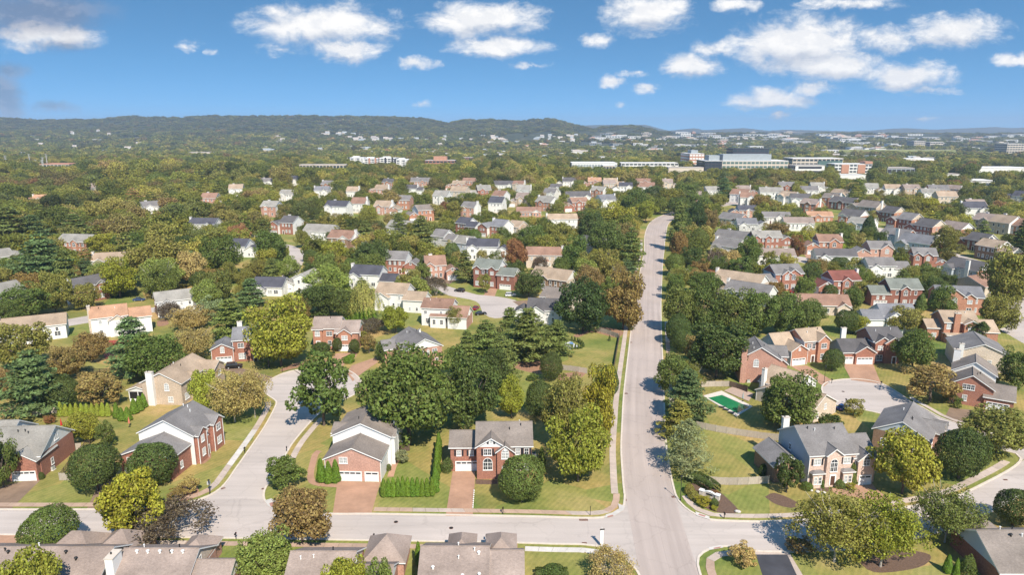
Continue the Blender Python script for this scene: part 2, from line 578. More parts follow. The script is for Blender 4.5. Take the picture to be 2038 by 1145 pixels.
def link(name, data, parent=None, loc=(0, 0, 0), rz=0.0, scale=None):
    o = bpy.data.objects.new(name, data)
    col.objects.link(o)
    o.parent = parent
    o.location = loc
    if rz:
        o.rotation_euler = (0, 0, rz)
    if scale:
        o.scale = scale
    return o
def tag(o, label, cat=None, group=None, kind=None):
    if label:
        o['label'] = label
    if cat:
        o['category'] = cat
    if group:
        o['group'] = group
    if kind:
        o['kind'] = kind
    return o
def thing(name, label, cat, loc, rz=0.0, group=None, scale=None):
    o = link(name, None, None, loc, rz, scale)
    o.empty_display_size = .2
    return tag(o, label, cat, group)
def struct(o, label=None):
    o['kind'] = 'structure'
    if label:
        o['label'] = label
    return o
def smooth_line(pts, step=1.5):
    """Catmull-Rom through ground points, resampled."""
    p = [Vector((q[0], q[1])) for q in pts]
    if len(p) < 2:
        return p
    out = []
    e = [p[0] * 2 - p[1]] + p + [p[-1] * 2 - p[-2]]
    for i in range(1, len(e) - 2):
        a, b, c, d = e[i - 1:i + 3]
        n = max(1, int((c - b).length / step))
        for k in range(n):
            t = k / n
            out.append(.5 * ((2 * b) + (c - a) * t + (2 * a - 5 * b + 4 * c - d) * t * t + (3 * b - a - 3 * c + d) * t ** 3))
    out.append(p[-1])
    return out
def px_line(pts, step=1.5):
    return smooth_line([G(*p) for p in pts], step)
def offset_line(ln, d):
    out = []
    for i, p in enumerate(ln):
        a, b = ln[max(0, i - 1)], ln[min(len(ln) - 1, i + 1)]
        t = (b - a).normalized()
        out.append(p + Vector((-t.y, t.x)) * d)      # positive: to the left of travel
    return out
def sheet(name, pts, z, mat, kind='structure', label=None):
    """A flat polygon on the ground."""
    bm = bmesh.new()
    vs = [bm.verts.new((p[0], p[1], z)) for p in pts]
    f = bm.faces.new(vs)
    if f.normal.z < 0 or f.calc_area() and sum((pts[i][0] * pts[(i + 1) % len(pts)][1] - pts[(i + 1) % len(pts)][0] * pts[i][1]) for i in range(len(pts))) < 0:
        bmesh.ops.reverse_faces(bm, faces=[f])
    bmesh.ops.triangulate(bm, faces=[f])
    me = bpy.data.meshes.new(name)
    bm.to_mesh(me)
    bm.free()
    me.materials.append(mat)
    o = link(name, me)
    if kind:
        o['kind'] = kind
    if label:
        o['label'] = label
    return o
def strip(name, a, b, z0, z1, mat, parent=None):
    """A raised ribbon between two lines of equal length."""
    m = MB()
    n = min(len(a), len(b))
    for i in range(n - 1):
        q = [a[i], b[i], b[i + 1], a[i + 1]]
        m.poly([(p.x, p.y, z1) for p in q])
        if z1 - z0 > .02:
            m.poly([(a[i].x, a[i].y, z0), (a[i].x, a[i].y, z1), (a[i + 1].x, a[i + 1].y, z1), (a[i + 1].x, a[i + 1].y, z0)])
            m.poly([(b[i].x, b[i].y, z1), (b[i].x, b[i].y, z0), (b[i + 1].x, b[i + 1].y, z0), (b[i + 1].x, b[i + 1].y, z1)])
    bm = bmesh.new()
    me = m.mesh(name, [mat])
    bm.from_mesh(me)
    if z1 - z0 <= .02:
        uv = bm.loops.layers.uv.new('metres')
        acc = 0.0
        bm.faces.ensure_lookup_table()
        for i in range(n - 1):
            st = ((a[i + 1] - a[i]).length + (b[i + 1] - b[i]).length) / 2
            w = (b[i] - a[i]).length
            for lp, q in zip(bm.faces[i].loops, ((0, 0), (w, 0), (w, st), (0, st))):
                lp[uv].uv = (q[0], acc + q[1])
            acc += st
    bmesh.ops.recalc_face_normals(bm, faces=bm.faces)
    bm.to_mesh(me)
    bm.free()
    return link(name, me, parent)
# ------------------------------------------------------------------ ground, hills
def flat(name, x0, x1, y0, y1, z, mat):
    m = MB()
    m.poly([(x0, y0, z), (x1, y0, z), (x1, y1, z), (x0, y1, z)])
    return struct(m.build(name, mat))
flat('ground', -30000, 30000, -3000, 45000, -.3, FIELD)
flat('lawn', -760, 760, 30, 1050, 0, GRASS)

rng = np.random.default_rng(7)
def vnoise(x, y, seed=0):
    """Smooth value noise, vectorised."""
    xi, yi = np.floor(x).astype(int), np.floor(y).astype(int)
    xf, yf = x - xi, y - yi
    u, v = xf * xf * (3 - 2 * xf), yf * yf * (3 - 2 * yf)
    def h(a, b):
        s = np.sin(a * 127.1 + b * 311.7 + seed * 74.7) * 43758.5453
        return s - np.floor(s)
    return (h(xi, yi) * (1 - u) + h(xi + 1, yi) * u) * (1 - v) + (h(xi, yi + 1) * (1 - u) + h(xi + 1, yi + 1) * u) * v
def fbm(x, y, o=5, seed=0):
    s, a, t = 0, .5, 0
    for k in range(o):
        s = s + a * vnoise(x * 2 ** k, y * 2 ** k, seed + k)
        t += a
        a *= .5
    return s / t
RIDGE = [(-900, 236), (-300, 238), (0, 236), (40, 238), (65, 242), (130, 240), (200, 240), (265, 233), (300, 236), (370, 236), (430, 233), (500, 233), (560, 232), (605, 231), (650, 235), (720, 234),
         (800, 235), (850, 238), (890, 247), (905, 244), (920, 241), (970, 240), (1010, 241), (1040, 242), (1070, 239), (1090, 237), (1110, 240), (1130, 246), (1160, 252), (1180, 256), (1200, 253), (1260, 250.5), (1290, 255), (1310, 262), (1400, 265), (3000, 266)]
FARR = [(-900, 262), (1000, 256), (1130, 253), (1160, 250), (1210, 249), (1285, 249), (1330, 260), (1350, 258), (1385, 255), (1400, 259), (1440, 257), (1480, 255), (1530, 260), (1560, 258), (1620, 259), (1690, 261), (1740, 259),
        (1770, 256.5), (1800, 255), (1860, 258), (1900, 256), (1930, 255), (1980, 253), (2010, 255), (2038, 254), (2500, 252), (3500, 256)]
TANP = math.tan(PITCH)
HZ = 572.5 - FPX * TANP
def ridge_h(xs, prof, D):
    """Height at distance D that a skyline at photo row y needs."""
    px = np.array([p[0] for p in prof], float)
    py = np.array([p[1] for p in prof], float)
    y = np.interp(xs, px, py)
    return CAMH + D * (HZ - y) / FPX / math.cos(PITCH)
def bearing_px(x, y):
    return 1019 + FPX * (x / y) / math.cos(PITCH)
D1, D2 = 5200.0, 11500.0
def hill_h(x, y):
    """Terrain height beyond the valley, any point (numpy)."""
    b = bearing_px(x, y)
    n = fbm(x / 900 + 11, y / 900, 5, 3)
    n2 = fbm(x / 260, y / 260 + 4, 4, 9)
    t = np.clip((y - 2500) / (D1 - 2500), 0, 1)
    h1 = np.maximum(ridge_h(b, RIDGE, D1), 0)
    up = t ** 1.7
    g1 = h1 * np.where(y <= D1, up * (.62 + .38 * t + (1 - t) * (n - .5) * 1.6), np.clip(1 - (y - D1) / 2600, .2, 1))
    g1 = g1 + (n2 - .5) * 48 * np.clip(t * 1.4, 0, 1) * np.clip(h1 / 120, 0, 1) * (1 - .75 * np.exp(-((y - D1) / 260) ** 2))
    t2 = np.clip((y - 7600) / (D2 - 7600), 0, 1)
    h2 = np.maximum(ridge_h(b, FARR, D2), 0)
    g2 = h2 * np.where(y <= D2, t2 ** 1.5, np.clip(1 - (y - D2) / 3000, 0, 1))
    return np.maximum(np.maximum(g1, g2) - 2.0, -2.0)
def hills():
    ys = np.concatenate([np.linspace(2450, 6000, 100), np.linspace(6100, 13500, 60)])
    bs = np.linspace(-1.25, 1.25, 420)
    gx = bs[None, :] * ys[:, None]
    gy = np.repeat(ys[:, None], len(bs), 1)
    gz = hill_h(gx, gy)
    ny, nx = gx.shape
    v = np.stack([gx, gy, gz], -1).reshape(-1, 3)
    i = np.arange(ny - 1)[:, None] * nx + np.arange(nx - 1)[None, :]
    f = np.stack([i, i + 1, i + nx + 1, i + nx], -1).reshape(-1, 4)
    me = np_mesh('hills', v, f, HILLM)
    me.polygons.foreach_set('use_smooth', [True] * len(me.polygons))
    struct(link('hills', me))
def np_mesh(name, v, f, mat):
    """Quads (or triangles) from numpy arrays."""
    me = bpy.data.meshes.new(name)
    k = f.shape[1]
    me.vertices.add(len(v))
    me.vertices.foreach_set('co', np.ascontiguousarray(v, dtype=np.float32).ravel())
    me.loops.add(f.size)
    me.loops.foreach_set('vertex_index', np.ascontiguousarray(f, dtype=np.int32).ravel())
    me.polygons.add(len(f))
    me.polygons.foreach_set('loop_start', np.arange(0, f.size, k, dtype=np.int32))
    me.polygons.foreach_set('loop_total', np.full(len(f), k, dtype=np.int32))
    me.update(calc_edges=True)
    if mat:
        me.materials.append(mat)
    return me
HILLM = noise_mat('hill_woods_floor', [(.3, (.04, .05, .032)), (.5, (.055, .066, .038)), (.7, (.10, .095, .06))], .012, .95, 8, fine=(.06, .35), spec=.1)
hills()

# ------------------------------------------------------------------ roads and kerbs (photo outlines carried to the ground)
MAIN_L = [(1290, 1190), (1275, 1150), (1258, 1060), (1245, 985), (1240, 930), (1238, 890), (1240, 840), (1243.5, 780), (1254, 685), (1258, 651), (1264, 605), (1270, 565), (1279, 520), (1283, 500), (1283, 478), (1286, 460), (1293, 445), (1306, 434.5), (1326, 426), (1352, 418), (1385, 411), (1425, 405), (1480, 399)]
MAIN_R = [(1410, 1190), (1392, 1145), (1372, 1085), (1352, 1020), (1336, 960), (1328, 915), (1323, 870), (1319.5, 780), (1317.5, 716), (1316, 685), (1315, 651), (1314.5, 605), (1316, 565), (1318.5, 520), (1321, 500), (1323, 478), (1326, 460), (1330, 445), (1345, 434), (1370, 424.5), (1400, 417), (1440, 410.5), (1490, 404)]
W_UP = [(-260, 1014), (0, 1016), (172, 1016), (270, 1014), (345, 1007), (402, 994), (443, 971), (475, 928), (520, 863), (538, 833), (551, 806), (549, 797), (531, 784), (528, 772), (537, 758), (564, 744), (590, 737.5), (618, 734.5)]
W_LOW = [(-260, 1062), (0, 1064), (394, 1070), (649, 1074), (974, 1079), (1100, 1082.5), (1160, 1083.5), (1190, 1087), (1216, 1094), (1240, 1109), (1262, 1128), (1278, 1152), (1290, 1190)]
W_UP2 = [(618, 734.5), (650, 733), (690, 738), (712, 752), (718, 768), (705, 785), (680, 797), (648, 812), (625, 832), (608, 850), (580, 884), (560, 918), (537, 955), (524, 978), (524, 996), (533, 1008), (548, 1016), (575, 1021), (665, 1025), (740, 1025), (943, 1028), (1060, 1030), (1155, 1033), (1195, 1032.5), (1220, 1028), (1236, 1019), (1244, 1006), (1245.5, 985)]
E_UP = [(1336, 960), (1344, 989), (1360, 1010), (1386, 1027), (1413, 1036), (1460, 1039), (1520, 1040), (1600, 1037), (1700, 1029), (1790, 1014), (1860, 1001), (1912, 987), (1962, 963), (2002, 942), (2026, 926), (2034, 914), (2024, 904), (1960, 887), (1890, 868), (1835, 850), (1772, 829), (1724, 817), (1679, 811), (1655, 800), (1640, 784), (1638, 770), (1650, 761), (1680, 756), (1715, 756), (1753, 764), (1790, 785), (1811, 800), (1835, 812), (1870, 832), (1917, 848), (1960, 860), (2010, 874), (2070, 884)]
E_LOW = [(1393, 1150), (1386, 1124), (1388, 1109), (1397, 1100), (1412, 1092), (1434, 1087.5), (1479, 1088), (1497, 1096), (1568, 1098), (1620, 1097), (1700, 1092), (1800, 1076), (1880, 1055), (1950, 1028), (2010, 997), (2065, 955), (2130, 900)]

main_l, main_r = px_line(MAIN_L, 3), px_line(MAIN_R, 3)
def resample(ln, n):
    d = [0]
    for a, b in zip(ln, ln[1:]):
        d.append(d[-1] + (b - a).length)
    out = []
    for k in range(n):
        t = d[-1] * k / (n - 1)
        i = max(0, min(len(ln) - 2, int(np.searchsorted(d, t)) - 1))
        f = (t - d[i]) / max(1e-6, d[i + 1] - d[i])
        out.append(ln[i].lerp(ln[i + 1], f))
    return out
ml, mr_ = resample(main_l, 160), resample(main_r, 160)
struct(strip('avenue', ml, mr_, .012, .012, ROADM))
w_up, w_up2, w_low = px_line(W_UP), px_line(W_UP2), px_line(W_LOW)
sheet('street', list(w_up) + list(w_up2) + [Vector((28.5, 118)), *list(reversed(w_low))], .006, ROADL)
e_up, e_low = px_line(E_UP), px_line(E_LOW)
east = [Vector(G(1350, 1010)[:2]), Vector(G(1336, 958)[:2])]
k_out = min(range(len(e_up)), key=lambda i: (e_up[i] - Vector(G(2034, 914)[:2])).length)
sheet('side_street', list(e_up[:k_out]) + [Vector(G(2130, 860)[:2])] + list(reversed(e_low)) + [Vector(G(1345, 1150)[:2]), Vector(G(1312, 962)[:2])], .006, ROADL)
sheet('cul_de_sac', list(e_up[k_out - 3:]), .009, ROADL)
MIDS = [  # short stretches of the streets between the houses further off
    [(881, 567), (905, 574), (951, 587), (980, 589), (1026, 598), (1040, 612), (1020, 628), (985, 634), (962, 624), (947, 600), (892, 588), (868, 574), (840, 560), (805, 552), (818, 548), (850, 555)],
    [(574, 489), (585, 490), (604, 501), (606, 515), (600, 530), (590, 548), (560, 560), (570, 527), (576, 508)],
    [(480, 458), (515, 470), (560, 484), (585, 490), (574, 494), (540, 485), (500, 472), (470, 462)],
    [(-10, 660), (60, 648), (134, 636), (180, 628), (250, 619), (330, 610), (330, 618), (250, 630), (180, 642), (134, 650), (60, 662), (-10, 676)],
    [(1895, 502), (1935, 515), (1970, 524), (2040, 540), (2040, 560), (1965, 540), (1925, 528), (1890, 512)],
    [(1720, 448), (1765, 456), (1810, 466), (1850, 478), (1895, 502), (1885, 508), (1840, 486), (1800, 474), (1755, 463), (1715, 454)],
    [(2005, 600), (2040, 590), (2070, 640), (2060, 690), (2010, 668), (1990, 655), (2010, 645)],
    [(1560, 508), (1600, 512), (1625, 520), (1640, 535), (1625, 540), (1600, 524), (1560, 516)],
    [(1590, 575), (1625, 585), (1660, 600), (1645, 608), (1610, 595), (1590, 588)],
    [(1350, 393), (1385, 391), (1430, 395), (1430, 398), (1385, 396), (1350, 397)],
]
for k, p in enumerate(MIDS):
    sheet('back_street', px_line(p + [p[0]], 4)[:-1], .006 + .001 * k, ROADL)

kerb_root = struct(link('kerb', None))
def kerb(ln, side, w=.42):
    """side +1: the kerb lies to the left of travel along the road edge."""
    strip('kerb_run', ln, offset_line(ln, side * w), 0, .13, KERB, kerb_root)
def cut(ln, a, b):
    """The stretch of a line between the points nearest two pixels."""
    pa, pb = Vector(G(*a)[:2]), Vector(G(*b)[:2])
    i = min(range(len(ln)), key=lambda k: (ln[k] - pa).length)
    j = min(range(len(ln)), key=lambda k: (ln[k] - pb).length)
    return ln[min(i, j):max(i, j) + 1]
kerb(cut(main_l, (1245, 985), (1480, 399)), 1)
kerb(cut(main_r, (1336, 960), (1490, 404)), -1)
kerb(w_up, 1)
kerb(w_up2, 1)
kerb(w_low, -1)
kerb(e_up, 1)
kerb(e_low, -1)

walk_root = struct(link('sidewalk', None))
PALE = noise_mat('new_concrete_slab', two((.56, .52, .48), .08), .8, .9, 6, big=(.3, .08), fine=(9, .06), rnd=.06)
ROSE = noise_mat('rose_aggregate_slab', two((.43, .30, .225), .10), .8, .9, 6, big=(.3, .08), fine=(9, .08), rnd=.08)
slab_rng = random.Random(3)
def walk(ln, side, near=1.6, wide=1.45, slab=3.0, rose=.25):
    """Sidewalk slabs laid along a kerb line, each slab a piece of its own, joints left open."""
    a, b = offset_line(ln, side * near), offset_line(ln, side * (near + wide))
    n = max(2, int(sum((q - p).length for p, q in zip(a, a[1:])) / slab))
    a, b = resample(a, n + 1), resample(b, n + 1)
    run = 0
    mat = CONC
    for i in range(n):
        if run <= 0:
            run = slab_rng.randint(2, 9)
            mat = slab_rng.choices([CONC, ROSE, PALE], [1 - rose - .1, rose, .1])[0]
        run -= 1
        p = [a[i].lerp(a[i + 1], .012), b[i].lerp(b[i + 1], .012), b[i].lerp(b[i + 1], .988), a[i].lerp(a[i + 1], .988)]
        m = MB()
        if (p[1] - p[0]).cross(p[3] - p[0]) < 0:
            p = [p[0], p[3], p[2], p[1]]
        q = [(v.x, v.y, .01) for v in p] + [(v.x, v.y, .075) for v in p]
        m.hexa(q, [0] * 6)
        m.build('slab', mat, walk_root)
walk(cut(main_l, (1244, 978), (1283, 478)), 1, 1.5, 1.5, 3.2, .18)
walk(cut(main_r, (1323, 870), (1316, 640)), -1, 1.6, 1.4, 4)
walk(cut(w_up, (-100, 1015), (215, 1015)), 1, 1.3, 1.4, 2.6, .5)
walk(cut(w_up, (375, 1001), (549, 797)), 1, 1.5, 1.5, 2.8, .1)
walk(cut(w_up2, (625, 832), (530, 962)), 1, 1.5, 1.5, 2.8, .1)
walk(cut(w_up2, (745, 1025), (1245.5, 987)), 1, 1.25, 1.35, 2.6, .6)
walk(cut(e_up, (1344, 989), (1700, 1029)), 1, 1.4, 1.4, 2.8, .35)
walk(cut(e_up, (1790, 1014), (2025, 924)), 1, 1.5, 1.6, 3, .1)
walk(cut(e_up, (1917, 848), (1800, 792)), 1, 1.3, 1.3, 3, .1)
walk(cut(w_low, (60, 1065), (880, 1077)), -1, 1.3, 1.3, 2.6, .5)
walk(cut(w_low, (1040, 1081), (1280, 1155)), -1, 1.3, 1.4, 2.6, .5)
walk(cut(e_low, (1393, 1150), (1480, 1088)), -1, 1.5, 1.5, 2.6, .4)
# corner ramps between walk and kerb
for p in ([(1206, 1026), (1219, 1022), (1232, 1014), (1230, 1004), (1244, 1010), (1240, 1018), (1222, 1029), (1203, 1033)],
          [(527, 998), (540, 994), (556, 1003), (560, 1018), (548, 1017), (533, 1009)],
          [(1384, 1020), (1412, 1030), (1412, 1036), (1386, 1028)],
          [(1412, 1097), (1440, 1092), (1436, 1086.5), (1410, 1091.5)],
          [(1218, 1096), (1240, 1108), (1234, 1113), (1210, 1101)]):
    sheet('corner_ramp', [G(*q) for q in p], .135, PALE, 'structure')
PADM = noise_mat('tactile_pad', two((.40, .21, .17), .15), 4, .9)
for p in ([(1208, 1030), (1219, 1026.5), (1221, 1029), (1210, 1032)], [(536, 1004), (543, 1001), (546, 1008), (539, 1011)], [(1392, 1024.5), (1405, 1028.5), (1402, 1031), (1389, 1027)], [(1421, 1092.5), (1435, 1090), (1433, 1093), (1420, 1095)], [(1223, 1099), (1236, 1106), (1232, 1108), (1220, 1101)]):
    sheet('tactile_pad', [G(*q) for q in p], .142, PADM, 'structure', 'red tactile paving pad at a street corner')

# driveways and paths, beds, bare earth
def drive(pts, mat=EXPO, z=.03, name='driveway'):
    return sheet(name, [G(*p) for p in pts], z, mat)
drive([(672, 958), (757, 961), (739, 1024), (662, 1025)])
drive([(901, 939), (946, 939), (941, 1028), (887, 1028)])
drive([(62, 955), (82, 955), (20, 1016), (-60, 1016), (-60, 985)], BROWNDRIVE)
drive([(196, 965), (260, 948), (268, 1014), (172, 1016)], BROWNDRIVE)
drive([(650, 735), (668, 704), (712, 702), (708, 712), (690, 720), (672, 741)])
drive([(702, 760), (690, 742), (700, 728), (748, 712), (752, 722), (735, 733), (715, 748)])
drive([(712, 771), (742, 772), (742, 786), (716, 786)])
drive([(1573, 729), (1606, 728), (1640, 748), (1655, 757), (1640, 770), (1612, 752)])
drive([(1677, 724), (1737, 724), (1754, 765), (1694, 757)])
drive([(1946, 818), (1988, 819), (2000, 840), (1960, 862), (1915, 848), (1880, 832), (1890, 812)], BROWNDRIVE)
drive([(1700, 957), (1727, 953), (1745, 975), (1792, 1012), (1770, 1018), (1700, 985)])
drive([(1655, 973), (1668, 972), (1700, 984), (1735, 986), (1725, 994), (1660, 984)], EXPO, .034, 'path')
drive([(1504, 1104), (1568, 1104), (1592, 1160), (1522, 1160)], ASPH)
drive([(1496, 1096), (1569, 1098), (1606, 1160), (1592, 1160), (1567, 1105), (1504, 1105)], CONC, .034, 'apron')
drive([(770, 1076), (806, 1077), (798, 1100), (760, 1100)], BROWNDRIVE)
drive([(970, 1079), (1030, 1082), (1030, 1098), (965, 1096)], EXPO)
drive([(500, 1072), (545, 1073), (540, 1095), (490, 1090)])
drive([(-20, 1064), (45, 1065), (35, 1095), (-30, 1095)])
drive([(975, 573), (990, 575), (985, 590), (962, 588)])
drive([(1640, 604), (1650, 604), (1640, 596)], EXPO)
drive([(1575, 577), (1596, 576), (1625, 588), (1608, 596)], EXPO)
drive([(1600, 505), (1612, 506), (1625, 518), (1605, 514)])
drive([(787, 541), (822, 543), (815, 552), (775, 549)])
drive([(888, 552), (910, 556), (895, 566), (872, 562)], BROWNDRIVE)
drive([(462, 728), (440, 728), (436, 735), (500, 752), (535, 762), (545, 752)], BROWNDRIVE)
drive([(1020, 600), (1050, 598), (1070, 612), (1045, 618)], BROWNDRIVE)
def bed(pts, mat=MULCH, z=.022, name='flower_bed'):
    return sheet(name, px_line(pts + [pts[0]], 1.0)[:-1], z, mat)
# curving garden path of the corner house
pth = px_line([(640, 966), (622, 960), (618, 945), (622, 925), (628, 905), (636, 898)], .8)
struct(strip('path', offset_line(pth, .75), offset_line(pth, -.75), .034, .034, EXPO))
struct(strip('path', offset_line(px_line([(640, 966), (672, 968)], 1), .7), offset_line(px_line([(640, 966), (672, 968)], 1), -.7), .038, .038, EXPO))
pth = px_line([(378, 925), (392, 900), (406, 888), (396, 880)], .8)
struct(strip('path', offset_line(pth, .7), offset_line(pth, -.7), .034, .034, EXPO))
pth = px_line([(702, 745), (712, 756), (714, 766), (708, 772)], .8)
struct(strip('path', offset_line(pth, .9), offset_line(pth, -.9), .034, .034, CONC))
pth = px_line([(777, 950), (783, 930), (790, 915)], .8)
struct(strip('path', offset_line(pth, .7), offset_line(pth, -.7), .034, .034, EXPO))
bed([(632, 962), (672, 962), (672, 950), (640, 935), (634, 945)])
bed([(946, 955), (990, 957), (990, 964), (946, 964)])
bed([(1375, 985), (1400, 1010), (1435, 1022), (1470, 1020), (1450, 995), (1420, 972), (1390, 962), (1372, 965)])
bed([(1522, 990), (1540, 982), (1570, 992), (1590, 1005), (1575, 1012), (1545, 1005)])
bed([(1620, 966), (1655, 972), (1650, 980), (1625, 976)])
bed([(1672, 968), (1700, 965), (1706, 976), (1690, 982), (1674, 978)])
bed([(1700, 1108), (1780, 1095), (1850, 1105), (1830, 1130), (1740, 1140)], MULCH)
bed([(1060, 720), (1090, 715), (1110, 730), (1085, 745), (1030, 735), (1020, 722)], CLAY)
bed([(1110, 745), (1165, 740), (1150, 755), (1115, 758)], CLAY)
bed([(1140, 668), (1195, 652), (1240, 660), (1225, 672), (1180, 662), (1150, 672)], CLAY)
bed([(355, 965), (385, 958), (395, 985), (360, 1000), (345, 985)], CLAY)
bed([(395, 905), (415, 895), (420, 912), (400, 925)], CLAY)
bed([(425, 770), (460, 765), (490, 775), (470, 790), (435, 785)], CLAY)
bed([(205, 706), (228, 698), (230, 712), (212, 716)], noise_mat('red_clay', two((.42, .13, .08), .2), 1, .95))
bed([(560, 735), (600, 720), (650, 718), (650, 728), (600, 731), (560, 740)], CLAY)
bed([(1390, 536), (1435, 538), (1435, 544), (1390, 542)], noise_mat('red_soil', two((.40, .16, .09), .2), 1, .95))
bed([(312, 640), (330, 636), (335, 646), (315, 650)], CLAY)
# ------------------------------------------------------------------ houses
LAND = []      # (x, y, phrase): landmarks for labels
RECTS = []     # photo rectangles of houses, kept clear when trees are strewn
FOOT = []      # (x, y, r) footprints on the ground
_cache = {}
def cached(key, fn):
    if key not in _cache:
        _cache[key] = fn()
    return _cache[key]
def window_mesh(w, h, arch, near):
    def mk():
        m = MB()
        fr, d = (.11, .07)
        def ring(x0, x1, z0, z1, t):
            m.box(x0, x0 + t, -d, .01, z0, z1)
            m.box(x1 - t, x1, -d, .01, z0, z1)
            m.box(x0 + t, x1 - t, -d, .01, z0, z0 + t)
            m.box(x0 + t, x1 - t, -d, .01, z1 - t, z1)
        ring(-w / 2, w / 2, 0, h, fr)
        m.box(-w / 2 - .08, w / 2 + .08, -d - .06, .01, -.08, -.002)
        n = 1 if w < 1.3 else (2 if w < 2.2 else 3)
        for k in range(1, n):
            x = -w / 2 + w * k / n
            m.box(x - .06, x + .06, -d + .006, .01, fr, h - fr)
        m.box(-w / 2 + fr, w / 2 - fr, -d + .012, .01, h * .5 - .035, h * .5 + .035)
        if near:
            for k in range(n):
                x = -w / 2 + w * (k + .5) / n
                m.box(x - .022, x + .022, -d + .03, .01, fr, h - fr)
        if arch:
            r, N = w / 2, 8
            for k in range(N):
                a0, a1 = math.pi * k / N, math.pi * (k + 1) / N
                p = lambda a, rr: (math.cos(a) * rr, h - .02 + math.sin(a) * rr)
                q = [p(a0, r), p(a1, r), p(a1, r - fr), p(a0, r - fr)]
                m.hexa([(q[0][0], -d, q[0][1]), (q[3][0], -d, q[3][1]), (q[3][0], .01, q[3][1]), (q[0][0], .01, q[0][1]), (q[1][0], -d, q[1][1]), (q[2][0], -d, q[2][1]), (q[2][0], .01, q[2][1]), (q[1][0], .01, q[1][1])], [0] * 6)
            m.box(-.03, .03, -d + .02, .01, h, h + r - fr)
        return m.mesh('window', [TRIM])
    return cached(('win', round(w, 2), round(h, 2), arch, near), mk)
def pane_mesh(w, h, arch, blind):
    def mk():
        m = MB()
        m.box(-w / 2 + .05, w / 2 - .05, -.022, .004, .05, h - .05)
        if arch:
            N = 8
            m.poly([(math.cos(math.pi * k / N) * (w / 2 - .05), -.021, h - .06 + math.sin(math.pi * k / N) * (w / 2 - .05)) for k in range(N, -1, -1)])
        return m.mesh('pane', [BLIND if blind else GLASS])
    return cached(('pane', round(w, 2), round(h, 2), arch, blind), mk)
def shutter_mesh(h):
    def mk():
        m = MB()
        m.box(-.2, .2, -.05, .01, 0, h)
        for k in range(int(h / .14)):
            m.box(-.15, .15, -.066, -.05, .06 + k * .14, .14 + k * .14)
        return m.mesh('shutter', [SHUT])
    return cached(('shut', round(h, 2)), mk)
def garage_mesh(w, h, near):
    def mk():
        m = MB()
        m.box(-w / 2 - .16, -w / 2, -.10, .01, 0, h + .16)
        m.box(w / 2, w / 2 + .16, -.10, .01, 0, h + .16)
        m.box(-w / 2, w / 2, -.10, .01, h, h + .16)
        nx = 4 if w > 3.5 else 2
        for r in range(4):
            z0 = h * r / 4
            m.box(-w / 2, w / 2, -.035, .005, z0 + .012, z0 + h / 4 - .012)
            if near:
                for c in range(nx):
                    x0 = -w / 2 + w * c / nx
                    m.box(x0 + .1, x0 + w / nx - .1, -.055, -.035, z0 + .1, z0 + h / 4 - .1, 1 if r == 3 else 0)
        return m.mesh('garage_door', [GDOOR, GLASS])
    return cached(('gar', round(w, 2), round(h, 2), near), mk)
def door_mesh():
    def mk():
        m = MB()
        m.box(-.75, -.5, -.08, .01, 0, 2.45, 1)
        m.box(.5, .75, -.08, .01, 0, 2.45, 1)
        m.box(-.5, .5, -.08, .01, 2.15, 2.45, 1)
        m.box(-.5, .5, -.04, .005, 0, 2.15, 0)
        for z0, z1 in ((.15, .9), (1.05, 2.0)):
            for x0 in (-.4, .06):
                m.box(x0, x0 + .34, -.055, -.04, z0, z1, 0)
        m.cyl((.4, -.1, 1.0), (.4, -.04, 1.0), .04, .04, 6, 2)
        return m.mesh('door', [DOORM, TRIM, METAL])
    return cached(('door',), mk)
def chimney(par, x, y, z0, z1, wx, wy, mat):
    m = MB()
    m.box(x - wx / 2, x + wx / 2, y - wy / 2, y + wy / 2, z0, z1 - .12)
    m.box(x - wx / 2 - .1, x + wx / 2 + .1, y - wy / 2 - .1, y + wy / 2 + .1, z1 - .119, z1, 1)
    m.cyl((x - wx * .2, y, z1 + .002), (x - wx * .2, y, z1 + .35), .14, .12, 8, 2)
    return m.build('chimney', [mat, KERB, METAL], par)
def gable_roof(b, i, rm, lod):
    """Two slopes with thickness, white rakes and eaves. b: block tuple."""
    x0, x1, y0, y1, h, ax, sl = b[:7]
    o, t = .42, .24
    z = h + .006 * i
    m = MB()
    if ax == 'x':
        ym, hw = (y0 + y1) / 2, (y1 - y0) / 2
        r, e = z + sl * hw, z - sl * o
        A = lambda x, y, zz: (x, y, zz)
        X0, X1, e0, e1 = x0 - o, x1 + o, y0 - o, y1 + o
        mid = ym
    else:
        ym, hw = (x0 + x1) / 2, (x1 - x0) / 2
        r, e = z + sl * hw, z - sl * o
        A = lambda x, y, zz: (y, x, zz)
        X0, X1, e0, e1 = y0 - o, y1 + o, x0 - o, x1 + o
        mid = ym
    top = [(A(X0, e0, e + t), A(X1, e0, e + t), A(X1, mid, r + t), A(X0, mid, r + t)), (A(X0, e1, e + t), A(X1, e1, e + t), A(X1, mid, r + t), A(X0, mid, r + t))]
    for q in top:
        lo = [(p[0], p[1], p[2] - t) for p in q]
        m.hexa(lo + list(q), [0, 1, 1, 1, 1, 1])
    # ridge cap
    q0, q1 = A(X0, mid, r + t + .03), A(X1, mid, r + t + .03)
    m.cyl(q0, q1, .09, .09, 5, 0)
    me = m.mesh('roof', [rm, TRIM])
    bm = bmesh.new(); bm.from_mesh(me)
    bmesh.ops.recalc_face_normals(bm, faces=bm.faces)
    bm.to_mesh(me); bm.free()
    return me, r
